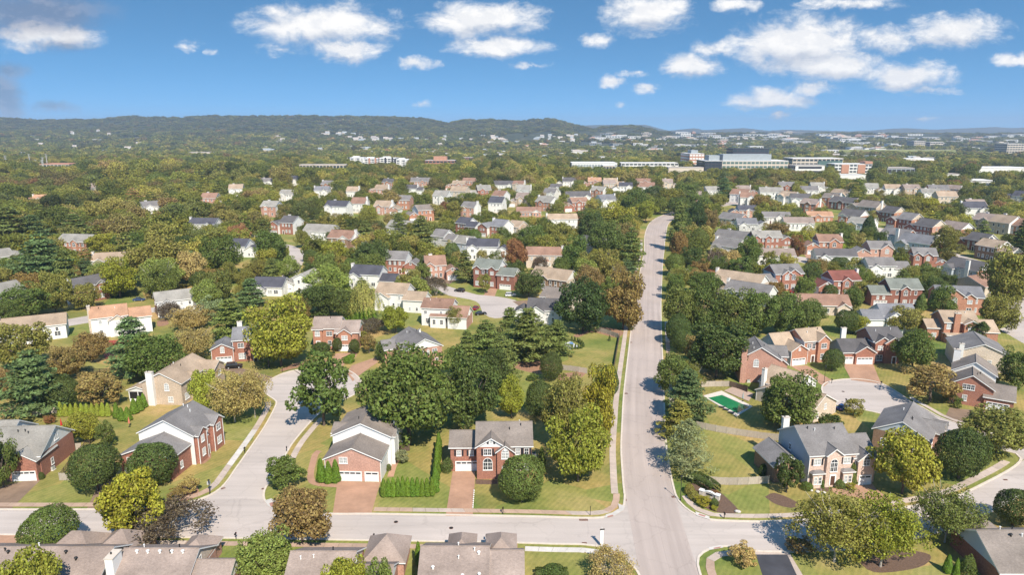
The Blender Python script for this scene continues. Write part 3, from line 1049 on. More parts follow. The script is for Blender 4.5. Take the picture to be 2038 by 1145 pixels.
def hip_roof(b, i, rm):
    x0, x1, y0, y1, h, ax, sl = b[:7]
    o, t = .42, .22
    z = h + .006 * i
    X0, X1, Y0, Y1 = x0 - o, x1 + o, y0 - o, y1 + o
    hw = min(X1 - X0, Y1 - Y0) / 2
    r = z - sl * o + sl * hw + t
    e = z - sl * o + t
    if X1 - X0 >= Y1 - Y0:
        R = [(X0 + hw, (Y0 + Y1) / 2, r), (X1 - hw, (Y0 + Y1) / 2, r)]
    else:
        R = [((X0 + X1) / 2, Y0 + hw, r), ((X0 + X1) / 2, Y1 - hw, r)]
    c = [(X0, Y0, e), (X1, Y0, e), (X1, Y1, e), (X0, Y1, e)]
    m = MB()
    if X1 - X0 >= Y1 - Y0:
        m.poly([c[0], c[1], R[1], R[0]]); m.poly([c[2], c[3], R[0], R[1]])
        m.poly([c[1], c[2], R[1]]); m.poly([c[3], c[0], R[0]])
    else:
        m.poly([c[1], c[2], R[1], R[0]]); m.poly([c[3], c[0], R[0], R[1]])
        m.poly([c[0], c[1], R[0]]); m.poly([c[2], c[3], R[1]])
    lo = [(p[0], p[1], p[2] - t) for p in c]
    for k in range(4):
        m.poly([lo[k], lo[(k + 1) % 4], c[(k + 1) % 4], c[k]], 1)
    m.poly(lo[::-1], 1)
    return m.mesh('roof', [rm, TRIM]), r
SIDE_ANG = {'f': 0.0, 'r': math.pi / 2, 'b': math.pi, 'l': -math.pi / 2}
def face_pt(b, side, u):
    x0, x1, y0, y1 = b[:4]
    return {'f': (x0 + u, y0), 'r': (x1, y0 + u), 'b': (x1 - u, y1), 'l': (x0, y1 - u)}[side]
def kscale(p):
    return 1 + .22 * max(0, min(1, (p.y - 170) / 280))
HOUSES = []
def house(name, label, px, py, yaw, blocks, items=(), fm='red', sm='white', gm=None, roof='grey', lod=1, nick=None, rect=None, cat='house', group=None, k=None, chim='white'):
    """blocks: (x0, x1, y0, y1, eave, ridge axis 'x'|'y'|'h', slope, {face: material}) in metres, y = 0 the side towards the viewer."""
    p = G(px, py)
    s = kscale(p) if k is None else k
    root = thing(name, label, cat, (p.x, p.y, 0), math.radians(yaw), group, (s, s, s) if abs(s - 1) > .01 else None)
    rm = roof_mat(roof)
    gm = gm or sm
    for i, b in enumerate(blocks):
        x0, x1, y0, y1, h, ax, sl = b[:7]
        opt = b[7] if len(b) > 7 else {}
        if ax == 'x':
            rise = sl * (y1 - y0) / 2
        else:
            rise = sl * (x1 - x0) / 2
        e = .004 * i
        x0, x1, y0, y1 = x0 + e, x1 - e, y0 + e, y1 - e
        mk = {'f': opt.get('f', fm), 'r': opt.get('r', sm), 'b': opt.get('b', sm), 'l': opt.get('l', sm), 'g': opt.get('g', gm)}
        names = list(dict.fromkeys(mk.values()))
        mats = [wall_mat(n) for n in names]
        mi = {q: names.index(v) for q, v in mk.items()}
        m = MB()
        z0 = opt.get('z', -.25)
        m.poly([(x0, y0, z0), (x1, y0, z0), (x1, y0, h), (x0, y0, h)], mi['f'])
        m.poly([(x1, y0, z0), (x1, y1, z0), (x1, y1, h), (x1, y0, h)], mi['r'])
        m.poly([(x1, y1, z0), (x0, y1, z0), (x0, y1, h), (x1, y1, h)], mi['b'])
        m.poly([(x0, y1, z0), (x0, y0, z0), (x0, y0, h), (x0, y1, h)], mi['l'])
        if ax == 'x':
            ym = (y0 + y1) / 2
            for x, rev in ((x1, 0), (x0, 1)):
                q = [(x, y0, h), (x, y1, h), (x, ym, h + rise)]
                m.poly(q[::-1] if rev else q, mi['g'])
        elif ax == 'y':
            xm = (x0 + x1) / 2
            for y, rev in ((y0, 0), (y1, 1)):
                q = [(x0, y, h), (x1, y, h), (xm, y, h + rise)]
                m.poly(q[::-1] if rev else q, mi['g'])
        m.build('wall', mats, root)
        if lod == 0 and (mk['l'] in SIDING or mk['r'] in SIDING):
            for cx, cyy in ((x0, y0), (x1, y0), (x1, y1), (x0, y1)):
                cb = MB()
                cb.box(cx - .06, cx + .06, cyy - .06, cyy + .06, max(z0, 0), h - .02)
                cb.build('corner_board', TRIM, root)
        if ax == 'h':
            me, r = hip_roof((x0, x1, y0, y1, h, ax, sl), i, rm)
        else:
            me, r = gable_roof((x0, x1, y0, y1, h, ax, sl), i, rm, lod)
        ro = link('roof', me, root)
        if lod == 0 and i == 0:
            rr = random.Random(int(px * 7 + py))
            for q in range(3):
                vm = MB()
                if ax == 'x':
                    vx = x0 + (x1 - x0) * rr.uniform(.15, .85)
                    vy = (y0 + y1) / 2 + rr.uniform(.6, 2.0) * rr.choice((-1, 1))
                    vz = h + rise - sl * abs(vy - (y0 + y1) / 2)
                elif ax == 'y':
                    vy = y0 + (y1 - y0) * rr.uniform(.15, .85)
                    vx = (x0 + x1) / 2 + rr.uniform(.6, 2.0) * rr.choice((-1, 1))
                    vz = h + rise - sl * abs(vx - (x0 + x1) / 2)
                else:
                    continue
                vm.cyl((vx, vy, vz), (vx, vy, vz + .75), .09, .09, 7)
                vm.cyl((vx, vy, vz + .75), (vx, vy, vz + .82), .15, .15, 7)
                vm.build('vent_pipe', rr.choice((TRIM, METAL)), ro)
    for it in items:
        kind = it[0]
        if kind == 'c':
            chimney(root, *it[1:7], it[7] if len(it) > 7 else wall_mat(chim))
            continue
        if kind == 'x':
            it[1](root)
            continue
        b, side, u = blocks[it[1]], it[2], it[3]
        fx, fy = face_pt(b, side, u)
        ang = SIDE_ANG[side]
        ox, oy = math.sin(ang) * .006, -math.cos(ang) * .006
        if kind == 'w':
            z, w, h = it[4], it[5], it[6]
            st = it[7] if len(it) > 7 else ''
            wo_ = link('window', window_mesh(w, h, 'a' in st, lod == 0), root, (fx + ox, fy + oy, z), ang)
            link('pane', pane_mesh(w, h, 'a' in st, (hash((px, u, z)) % 3 != 0) and 'd' not in st), wo_)
            if 's' in st:
                for q in (-1, 1):
                    dx = q * (w / 2 + .3)
                    link('shutter', shutter_mesh(h), root, (fx + ox + math.cos(ang) * dx, fy + oy + math.sin(ang) * dx, z), ang)
        elif kind == 'g':
            link('garage_door', garage_mesh(it[4], it[5] if len(it) > 5 else 2.2, lod <= 1), root, (fx + ox, fy + oy, 0), ang)
        elif kind == 'd':
            link('door', door_mesh(), root, (fx + ox, fy + oy, it[4] if len(it) > 4 else 0), ang)
    if nick:
        LAND.append((px, py - 12 * s, nick))
    if rect:
        RECTS.append(rect)
    b = blocks[0]
    xs = [q for bb in blocks for q in (bb[0], bb[1])]
    ys = [q for bb in blocks for q in (bb[2], bb[3])]
    c, sn = math.cos(math.radians(yaw)) * s, math.sin(math.radians(yaw)) * s
    mx, my = (min(xs) + max(xs)) / 2, (min(ys) + max(ys)) / 2
    FOOT.append((p.x + mx * c - my * sn, p.y + mx * sn + my * c, s * .5 * math.hypot(max(xs) - min(xs), max(ys) - min(ys)) * .80))
    HOUSES.append(root)
    return root
def row(blk, side, z, us, w=1.0, h=1.5, st=''):
    return [('w', blk, side, u, z, w, h, st) for u in us]
def spread(n, L, m=1.3):
    return [m + (L - 2 * m) * (k + .5) / n for k in range(n)] if n > 1 else [L / 2]
def std(name, label, px, py, yaw, W, D=9.5, h=7.0, ax='x', sl=.62, fm='red', sm='white', gm=None, roof='grey', gar='', gw=6.3, gy=0.0, gh=4.0, gax='y', bumps=(), rev=False, chim='', lod=1, nick=None, rect=None, group=None, cm='white', porch=False, ab=False, k=None):
    """A two-storey suburban house of the common type: a main block, a garage wing, small front gables."""
    rd = random.Random(int(px * 13 + py * 7))
    if abs(yaw) >= 20 and not ab:      # these were read off the line of sight
        q_ = G(px, py)
        yaw -= math.degrees(math.atan2(q_.x, q_.y))
    mw = W - (gw if gar else 0)
    x0 = -W / 2 + (gw if 'l' in gar else 0)
    x1 = x0 + mw
    gm2 = gm or sm
    bl = [(x0, x1, 0, D, h, ax, sl)]
    it = []
    n = max(2, int(mw / 2.9))
    two_st = h > 4.5
    us = spread(n, mw)
    if not rev:
        di = rd.randrange(n)
        for k_, u in enumerate(us):
            if two_st:
                it.append(('w', 0, 'f', u, h - 2.4, 1.1, 1.6, 's' if lod < 2 and rd.random() < .25 else ''))
            if k_ == di:
                it.append(('d', 0, 'f', u))
            else:
                it.append(('w', 0, 'f', u, 1.1, 1.2, 1.8))
    else:
        for k_, u in enumerate(us):
            if two_st and rd.random() < .8:
                it.append(('w', 0, 'f', u, h - 2.3, 1.05, 1.45))
            if rd.random() < .85:
                it.append(('w', 0, 'f', u, 1.1, rd.choice((1.0, 1.9)), 1.7))
    for sd in 'lr':
        if ax == 'y' or rd.random() < .75:
            for u in spread(2, D)[:rd.choice((1, 2))]:
                it.append(('w', 0, sd, u, h - 2.3 if two_st else .9, 1.0, 1.5))
    for bx, bw in bumps:       # front gables standing proud of the main block
        a = x0 + mw * bx
        bl.append((a - bw / 2, a + bw / 2, -.75, D * .5, h - .15, 'y', sl * 1.15, {'f': fm, 'l': fm, 'r': fm, 'g': fm if rd.random() < .7 else gm2}))
        q = len(bl) - 1
        it.append(('w', q, 'f', bw / 2, h - 2.5 if two_st else .8, min(1.9, bw * .45), 1.5, 'a' if rd.random() < .4 and lod < 2 else ''))
        if two_st:
            it.append(('w', q, 'f', bw / 2, 1.0, min(1.9, bw * .45), 1.9))
    if gar:
        ga, gb = (x0 - gw, x0 + .1) if 'l' in gar else (x1 - .1, x1 + gw)
        bl.append((ga, gb, gy, gy + min(D - .6, 8), gh, gax, sl * (.95 if gax == 'y' else 1), {'f': fm, 'g': fm if gax == 'y' else gm2}))
        q = len(bl) - 1
        if not rev:
            it.append(('g', q, 'f', gw / 2, min(4.9, gw - 1.2)))
            if gh > 4.8:
                it += row(q, 'f', gh - 2.1, spread(2, gw), 1.0, 1.3)
            elif gax == 'y':
                it.append(('w', q, 'f', gw / 2, gh + .25, 1.0, 1.0, 'a' if lod < 2 else ''))
        else:
            it += row(q, 'f', .8, spread(2, gw), 1.0, 1.4)
    R = h + sl * ((D if ax == 'x' else mw) / 2)
    for c in chim.split():
        if c == 'l':
            it.append(('c', x0 - .45, D * .45, 0, R + .9, .95, 1.7))
        elif c == 'r':
            it.append(('c', x1 + .45, D * .45, 0, R + .9, .95, 1.7))
        elif c == 'f':
            it.append(('c', (x0 + x1) / 2 + mw * .22, -.4, 0, R + .9, 1.7, .85))
        elif c == 'm':
            it.append(('c', (x0 + x1) / 2 - mw * .2, D * .6, h, R + .9, 1.6, .9))
    if rev and ax == 'x' and mw > 10 and not porch:      # a rear wing breaks the long back
        e_ = rd.choice((0, 1))
        ww_ = rd.uniform(4.6, 6.2)
        a0 = x0 + .4 if e_ else x1 - .4 - ww_
        bl.append((a0, a0 + ww_, -rd.uniform(.9, 2.4), D * .5, h - rd.uniform(.2, 1.6), 'y', sl * 1.05, {'f': fm, 'l': fm, 'r': fm, 'g': gm2}))
        q = len(bl) - 1
        it += row(q, 'f', 1.1, spread(2, ww_, .7), 1.1, 1.7)
        if two_st:
            it.append(('w', q, 'f', ww_ / 2, bl[q][4] - 1.9, 1.5, 1.4))
    if porch:
        bl.append((x0 + mw * .25, x0 + mw * .62, -2.6, .2, 3.6, 'x', .45, {'f': sm, 'l': sm, 'r': sm}))
        q = len(bl) - 1
        it += row(q, 'f', .7, spread(2, mw * .37, .6), 1.2, 1.5, 'd')
    return house(name, label, px, py, yaw, bl, it, fm, sm, gm, roof, lod, nick, rect, 'house', group, k, cm)
# ------------------------------------------------------------------ the near houses, block by block
R = 'brick_house'
house(R, 'red brick house with white pediment and two upper windows over its single garage', 950, 952, 1,
      [(0, 12, 0, 10.5, 7.7, 'x', .6, {'g': 'white', 'r': 'red', 'l': 'red'}), (-.05, 6.3, -.6, 5, 7.7, 'y', .62, {'g': 'white', 'l': 'red', 'r': 'red'}), (4.4, 8.0, -1.3, 4, 6.9, 'y', .75, {'g': 'red', 'l': 'red', 'r': 'red'}), (-6.1, .1, 3.2, 10.5, 5.9, 'x', .6, {'l': 'red', 'r': 'red', 'g': 'red'})],
      [('w', 1, 'f', 2.4, 5.7, 1.8, 1.6, 's'), ('w', 1, 'f', 2.4, 2.2, 2.1, 1.9, 'a'), ('w', 1, 'f', 3.15, 8.4, .8, .9, 's'), ('w', 2, 'f', 1.8, 5.2, 1.7, 1.5, 'a'), ('d', 2, 'f', 1.8, 1.0), ('w', 2, 'f', 1.8, 7.2, .5, .8),
       ('w', 0, 'f', 9.0, 5.5, 1.1, 1.6, 's'), ('w', 0, 'f', 10.9, 5.5, 1.1, 1.6, 's'), ('w', 0, 'f', 9.0, 1.8, 1.1, 1.8, 's'), ('w', 0, 'f', 10.9, 1.8, 1.1, 1.8, 's'), ('w', 3, 'f', 1.9, 3.75, 1.1, 1.4, 's'), ('w', 3, 'f', 4.7, 3.75, 1.1, 1.4, 's'), ('g', 3, 'f', 3.6, 4.8, 2.3),
       ('w', 0, 'r', 3, 5.5, 1, 1.6), ('w', 0, 'r', 7, 5.5, 1, 1.6)], 'red', 'red', 'white', 'greybrown', 0, 'the pedimented red brick house', (890, 830, 1060, 955))
house(R, 'tall white sided house with brick gabled triple garage wing and wide driveway', 649, 957, -3,
      [(-.3, 12.9, 7.2, 19.5, 7.4, 'y', .45, {'f': 'white', 'l': 'pink', 'r': 'white', 'g': 'white'}), (0, 12.3, 0, 7.6, 5.2, 'y', .43, {'f': 'rose', 'g': 'rose', 'l': 'pink', 'r': 'white'}), (-.9, 3, 9, 14, 7.2, 'x', .5, {'l': 'pink', 'f': 'pink', 'g': 'pink'}), (9.6, 13.6, 8.2, 12, 7.0, 'x', .5, {'r': 'white', 'f': 'white', 'g': 'white'})],
      [('g', 1, 'f', 5.4, 5.0), ('g', 1, 'f', 10.25, 2.8), ('w', 1, 'f', 4.1, 4.2, 1.9, 1.5), ('c', 13.0, 13.5, 3, 11.3, .9, 2.1), ('w', 0, 'l', 3, 5.2, 1.1, 1.6), ('w', 0, 'l', 9, 5.2, 1.1, 1.6), ('w', 0, 'l', 3, 1.6, 1.1, 1.6), ('w', 0, 'r', 3, 1.6, 1.1, 1.6), ('w', 0, 'r', 9, 5.2, 1.1, 1.6)],
      'pink', 'white', 'white', 'greybrown', 0, 'the white house with the triple garage', (648, 803, 776, 962))
house(R, 'white gabled house with brick street front and garage wing behind two round trees', 245, 950, -7,
      [(-.4, 12.9, 7.3, 18.5, 7.3, 'y', .5, {'f': 'white', 'r': 'red', 'l': 'white', 'g': 'white', 'b': 'white'}), (0, 12.0, 0, 7.6, 5.2, 'y', .4, {'f': 'red', 'g': 'red', 'r': 'red', 'l': 'red'}), (8, 13.7, 7.9, 11.4, 7.1, 'x', .7, {'r': 'red', 'f': 'red', 'g': 'red', 'b': 'red'}), (8, 13.8, 14.2, 18.2, 7.1, 'x', .7, {'r': 'red', 'f': 'red', 'g': 'red', 'b': 'red'})],
      [('g', 1, 'f', 3.2, 4.8), ('w', 1, 'f', 2.0, 3.4, 1.0, 1.5), ('w', 2, 'r', 1.75, 4.8, 1.3, 1.7), ('w', 2, 'r', 1.75, 1.4, 1.3, 1.8), ('w', 3, 'r', 2, 4.8, 1.8, 1.7), ('w', 3, 'r', 2, 1.4, 1.8, 1.8), ('d', 0, 'r', 5.3), ('w', 0, 'r', 5.3, 4.8, 1.1, 1.7), ('w', 1, 'r', 3.5, 1.2, 1.0, 1.7)],
      'red', 'white', 'white', 'grey', 0, 'the white gabled house with brick street front', (243, 795, 388, 950))
def screen_porch(x0, x1, y0, y1, h):
    def f(root):
        m = MB()
        m.box(x0, x1, y0, y1, 0, .9)
        for x in (x0, (x0 + x1) / 2, x1):
            m.box(x - .1, x + .1, y0 - .003, y0 + .2, .9, h)
        m.box(x0 - .003, x0 + .15, y1 - .2, y1, .9, h)
        m.build('porch_frame', TRIM, root)
        s = MB()
        s.box(x0 + .05, x1 - .05, y0 + .08, y0 + .12, .9, h)
        s.build('insect_screen', METAL, root)
    return ('x', f)
house(R, 'beige brick house with tall white chimney and screened porch', 287, 805, -4,
      [(0, 11.4, 0, 17, 6.5, 'y', .5, {'f': 'tan', 'l': 'tan', 'r': 'tan', 'g': 'tan'}), (8, 14.6, 12, 18.5, 6.2, 'x', .55, {'f': 'tan', 'r': 'tan', 'g': 'tan'}), (9, 12.6, 5, 8.5, 6.0, 'x', .8, {'r': 'tan', 'f': 'tan', 'g': 'tan'}), (-5.2, .2, 1.4, 6.5, 3.6, 'y', .35, {'f': 'white', 'l': 'white', 'g': 'white', 'z': 3.1})],
      [('c', 2.9, -.48, 0, 9.9, 1.9, .95), ('w', 0, 'f', 7.2, 4.2, 1.4, 1.6, 'a'), ('w', 0, 'f', 8, .8, 1.5, 1.7), screen_porch(-5.1, .1, 1.5, 6.4, 3.2), ('w', 2, 'r', 1.75, 4.2, 1.2, 1.5), ('w', 0, 'r', 2.5, 1, 2.2, 1.9), ('w', 1, 'r', 3.2, 3.6, 1.8, 1.6)],
      'tan', 'tan', 'tan', 'tan', 0, 'the beige house with the screened porch', (250, 707, 440, 800))
house(R, 'red brick house with white gable side, blue grey roof and car by its garage', 423, 726, 14,
      [(6.4, 15.4, 1, 10.5, 7.2, 'x', .6, {'l': 'white', 'r': 'red', 'g': 'white'}), (0, 6.5, 0, 8, 4.9, 'y', .5, {'l': 'white', 'r': 'red', 'g': 'red'}), (11.3, 15.0, .3, 6, 7.0, 'y', .7, {'l': 'red', 'r': 'red', 'g': 'red'})],
      [('g', 1, 'f', 3.6, 4.6), ('w', 1, 'f', 3.3, 3.6, 1.3, 1.6, 'a'), ('w', 0, 'f', 2.4, 4.6, 1.9, 1.6), ('w', 0, 'f', 2.6, .9, 2.2, 1.9), ('w', 2, 'f', 1.8, 4.4, 1.5, 1.9, 'a'), ('d', 2, 'f', 1.8), ('c', 8, 8, 6, 11.6, 1.5, .9)], 'red', 'white', 'white', 'bluegrey', 0, 'the red brick house with the white gable side', (415, 640, 512, 735))
house(R, 'orange brick house with clipped hedge and two small trees by its garage', 625, 696, 3,
      [(0, 8.8, 0, 9.5, 7.3, 'x', .55, {'l': 'orange'}), (7.7, 15.2, -1.8, 8.6, 6.3, 'x', .5, {'l': 'orange', 'g': 'white', 'r': 'orange'}), (8.7, 13.0, -2.5, 3, 6.1, 'y', .7, {'g': 'orange', 'l': 'orange', 'r': 'orange'}), (.1, 3.2, -.6, 4, 7.1, 'x', .3, {'l': 'orange', 'r': 'orange'})],
      [('g', 2, 'f', 2.2, 3.9), ('w', 2, 'f', 2.2, 3.9, 2.0, 1.6), ('w', 3, 'f', 1.5, 4.8, 1.7, 1.3, 'a'), ('d', 3, 'f', 1.6, .8), ('w', 0, 'f', 5.4, 4.7, 2.0, 1.6), ('w', 0, 'f', 5.4, 1.2, 1.2, 1.9), ('w', 1, 'r', 4, 4, 1, 1.5)], 'orange', 'white', 'white', 'mauve', 0, 'the orange brick house with the hedge', (618, 625, 724, 706))
house(R, 'pink brick house with grey roof and white gable above the oaks', 812, 737, 27,
      [(0, 11.5, 0, 15, 6.4, 'y', .5, {'f': 'pink', 'l': 'pink', 'r': 'pink', 'g': 'white'}), (-1.2, 5, 3.6, 7, 6.1, 'x', .75, {'l': 'pink', 'f': 'pink', 'g': 'pink'}), (-4.5, 3, 9.2, 16, 4.6, 'x', .6, {'l': 'pink', 'f': 'pink', 'g': 'pink'})],
      [('w', 0, 'f', 9.0, 4.5, 1.7, 1.3, 'd'), ('w', 0, 'f', 6.8, 4.2, .8, 1.5), ('w', 0, 'f', 4.6, 5.2, 1.3, .5), ('w', 0, 'f', 9.6, 1, 1, 1.6), ('w', 0, 'f', 7, 1, 1, 1.6), ('c', 8, 11, 7, 9.4, .6, .6)], 'pink', 'pink', 'white', 'grey', 0, 'the pink brick house above the oaks', (752, 655, 876, 715))
house('sided_house', 'white sided house with brown roof, rear porch and brick garage wing', 840, 648, -10,
      [(0, 11.2, 0, 9, 6.8, 'x', .55), (10.6, 17.5, -2.6, 7.2, 4.4, 'x', .6, {'r': 'pink', 'f': 'white', 'g': 'white'}), (4, 9.6, -2.4, .3, 4.3, 'x', .3)],
      [('w', 0, 'f', 1.5, 4.6, 1.2, 1.2, 'd'), ('w', 0, 'f', 7.4, 4.5, .8, 1.3, 'd'), ('w', 0, 'f', 10, 4.5, .8, 1.3, 'd'), ('w', 0, 'f', 2.3, 1.2, 1.7, 1.8, 'd'), ('w', 2, 'f', 1.4, 1.3, 1.2, 1.9, 'd'), ('w', 2, 'f', 4.2, 1.3, 1.2, 1.9, 'd'), ('w', 1, 'r', 5, 4.3, 1.3, 1.5, 'a')],
      'white', 'white', 'white', 'brown', 0, 'the white house with brown roof', (838, 585, 950, 652))
house(R, 'brick house with grey green roof and arched window in its white gable', 86, 951, 4,
      [(-17, 0, 0, 13, 5.3, 'x', .62, {'f': 'red', 'r': 'red', 'g': 'white', 'l': 'red'}), (-6.8, -.15, -1.4, 6, 4.8, 'y', .55, {'l': 'red', 'r': 'red', 'g': 'red'}), (-26, -10, 4, 16, 5.8, 'x', .6, {'r': 'white', 'g': 'white'})],
      [('g', 1, 'f', 3.8, 4.7), ('w', 0, 'r', 6.6, 6.0, 1.5, 1.6, 'a'), ('w', 0, 'r', 4, 1.2, 1.0, 1.6)], 'red', 'red', 'white', 'pale', 0, 'the brick house with the grey green roof', (0, 830, 148, 955))
# houses along the lower edge: seen from behind, mostly roof
def roof_pots(lst, mat):
    def f(root):
        for x, y, z in lst:
            m = MB()
            m.cyl((x, y, z), (x, y, z + .5), .16, .16, 8)
            m.cyl((x, y, z + .5), (x, y, z + .62), .3, .22, 8)
            m.build('roof_vent', mat, root)
    return ('x', f)
def low_house(label, cx, w, roof, hips, chim=None, nick=None, wing=None, sm='pink', gm='cream', ry=1090, vents=(), wm=METAL):
    """Single-storey-and-a-half house whose ridge shows at photo row ry."""
    RZ = 7.2
    p = G(cx, ry, RZ)
    q = PX(p.x, p.y - 6.4, 0)
    bl = [(-w / 2, w / 2, 0, 12.8, 3.4, 'x', (RZ - 3.4 - .24) / 6.4, {'r': sm, 'l': sm, 'f': sm, 'g': gm})]
    for hx, hw, hy in hips:
        bl.append((hx - hw / 2, hx + hw / 2, 9.5, 12.8 + hy, 3.2, 'h', .78, {'l': sm, 'r': sm, 'b': sm}))
    it = [('w', 0, 'f', u, .9, 1.1, 1.5) for u in spread(4, w)]
    it += [('w', 0, 'r', 4, .9, 1, 1.5), ('w', 0, 'r', 7, 4.1, .9, 1.3)]
    if wing:
        bl.append(wing)
    sl = bl[0][6]
    it.append(roof_pots([(x, 6.4 - d, RZ - sl * d - .1) for x, d in vents], wm))
    if chim:
        it.append(chim)
    return house(R, label, q[0], q[1], 0, bl, it, sm, sm, gm, roof, 0, nick, (cx - w * 5.2, ry - 5, cx + w * 5.2, 1145), k=1)
low_house('brick house with long mauve roof, black vents and cream gable at lower left', 62, 27, 'mauve', [(3.4, 8.4, 3.5), (11.2, 7.6, 4)], None, 'the mauve roofed house', vents=((-3.2, 1), (1.6, 1), (6.4, 1), (-4, 2.6), (3.0, 1.4), (8.6, 2.0)), ry=1089)
low_house('brown roofed brick house with white chimney at its left gable', 322, 11.8, 'mauve', [(3.0, 5, 3)], ('c', -6.5, 3.6, 0, 8.0, 1.3, 2.6), 'the brown roofed house with the white chimney', (5.2, 12.2, 1.0, 9.5, 3.0, 'x', .62, {'r': 'pink', 'g': 'white'}), ry=1092, vents=((-3.8, .7), (-2.0, .7), (0, .7), (2.0, .7), (3.8, .7)), wm=TRIM)
low_house('brown roofed brick house with large hip behind, right of the leafy tree', 644, 10.2, 'mauve', [(9.2, 6.8, 4)], None, 'the brown roofed house with the large hip', (4.7, 11.6, -1.0, 9.5, 2.9, 'x', .58, {'r': 'pink', 'g': 'white'}), ry=1098, vents=((4, 2), (2, 3)))
low_house('wide brown roofed house with two small hips facing the junction', 906, 10.8, 'mauve', [(.6, 4.4, 3.2), (7.6, 4.8, 3.2)], None, 'the wide brown roofed house', (5.2, 11.2, .4, 11.6, 3.1, 'x', .60, {'r': 'pink', 'g': 'white'}), ry=1088, vents=((4.0, 1.2), (4.2, 4.4), (-3.4, 3.4), (1.5, 4.6)), wm=TRIM)
low_house('dark red brick house with pale blue gable at lower right corner', 2050, 18, 'greybrown', [(-3.4, 6, 3.5)], None, 'the dark red house at lower right', sm='dark', gm='blue', ry=1056, vents=((-4, 1), (0, 1)))

# right of the avenue
house(R, 'large rose beige brick house with arched entry, bay windows and blue grey side', 1606, 970, 7,
      [(0, 10.6, 0, 13, 7.4, 'x', .58, {'l': 'blue', 'f': 'blush', 'r': 'blush', 'g': 'blue'}), (3.6, 6.9, -.7, 5, 7.6, 'y', .75, {'l': 'blush', 'r': 'blush', 'g': 'blush'}), (10.4, 15.6, .2, 10, 6.2, 'x', .6, {'f': 'blush', 'r': 'blush', 'g': 'blush'}), (10.9, 14.6, -.7, 5, 6.0, 'y', .8, {'l': 'blush', 'r': 'blush', 'g': 'blush'}), (-6.5, .1, 2.5, 11.5, 4.0, 'y', .62, {'f': 'brown', 'l': 'brown', 'g': 'brown'}), (.6, 2.9, -.9, .2, 3.6, 'h', .5, {'l': 'blush', 'r': 'blush'}), (7.5, 9.8, -.9, .2, 3.6, 'h', .5, {'l': 'blush', 'r': 'blush'})],
      [('w', 0, 'f', 1.8, 5.0, 1.7, 1.5, 's'), ('w', 0, 'f', 8.6, 5.0, 1.7, 1.5, 's'), ('w', 1, 'f', 1.65, 3.6, 1.7, 2.2, 'a'), ('d', 1, 'f', 1.65, .5), ('w', 5, 'f', .65, 1.0, .8, 1.7), ('w', 5, 'f', 1.65, 1.0, .8, 1.7), ('w', 6, 'f', .65, 1.0, .8, 1.7), ('w', 6, 'f', 1.65, 1.0, .8, 1.7), ('w', 3, 'f', 1.8, 4.6, 1.6, 1.4, 'a'), ('g', 3, 'f', 1.9, 2.6), ('c', .9, 12.4, 5, 10.9, 1.5, .9), ('w', 4, 'f', 3, 1, 1, 1.6), ('w', 0, 'l', 5, 4.9, 1, 1.5)],
      'blush', 'blush', 'blush', 'grey', 0, 'the large rose brick house', (1515, 850, 1735, 970))
house(R, 'brown brick house with grey roof and pale gable on the corner lot', 1733, 899, -38,
      [(0, 11.6, 0, 14.5, 6.0, 'y', .55, {'f': 'brown', 'l': 'brown', 'r': 'rose', 'g': 'blue'}), (9, 13.2, 7, 11, 5.8, 'x', .9, {'r': 'rose', 'f': 'rose', 'g': 'rose'}), (9, 13.5, 11, 14.4, 5.4, 'x', .7, {'r': 'rose', 'f': 'rose', 'g': 'rose'})],
      [('w', 0, 'f', 2.2, 2.4, 1.0, 1.7, 'd'), ('w', 0, 'f', 9, 2.4, 1.0, 1.7), ('w', 1, 'r', 2, 3.8, 1.4, 1.7, 'a'), ('w', 0, 'r', 3, 3.5, 1.2, 1.5), ('w', 0, 'r', 5.4, 3.5, 1.2, 1.5), ('d', 0, 'r', 6)], 'brown', 'rose', 'blue', 'grey', 0, 'the brown brick corner house', (1732, 810, 1885, 905))
house(R, 'red brick gabled house with wide garage door beyond the cul-de-sac', 1884, 800, -33,
      [(0, 10.4, 0, 9, 5.6, 'y', .62, {'l': 'red', 'r': 'red', 'g': 'red'}), (.5, 11, 8.4, 17, 7.2, 'y', .6, {'f': 'white', 'r': 'red', 'g': 'white', 'l': 'red'}), (8.5, 15.2, -.5, 8, 3.6, 'x', .62, {'r': 'red', 'g': 'red', 'l': 'red'})],
      [('w', 0, 'f', 4.6, 4.6, 2.9, 1.6), ('w', 0, 'f', 4.0, 1.2, 1.2, 1.8), ('g', 2, 'f', 3.2, 4.9), ('c', 1.2, 16.5, 6, 11.4, 1.8, 1)], 'red', 'red', 'red', 'greybrown', 0, 'the brick house with the wide garage', (1883, 720, 2000, 820))
house('sided_house', 'cream sided house with pale chimney and single wide gable', 1899, 733, -22,
      [(0, 14, 0, 15, 5.6, 'y', .42, {'l': 'cream', 'r': 'cream', 'f': 'cream', 'g': 'cream'})], [('c', 1.0, -.5, 0, 8.4, 1.3, .9), ('w', 0, 'f', 9, 2.2, 1.2, 1.5)], 'cream', 'cream', 'cream', 'grey', 1, 'the cream gabled house', (1893, 665, 1990, 730))
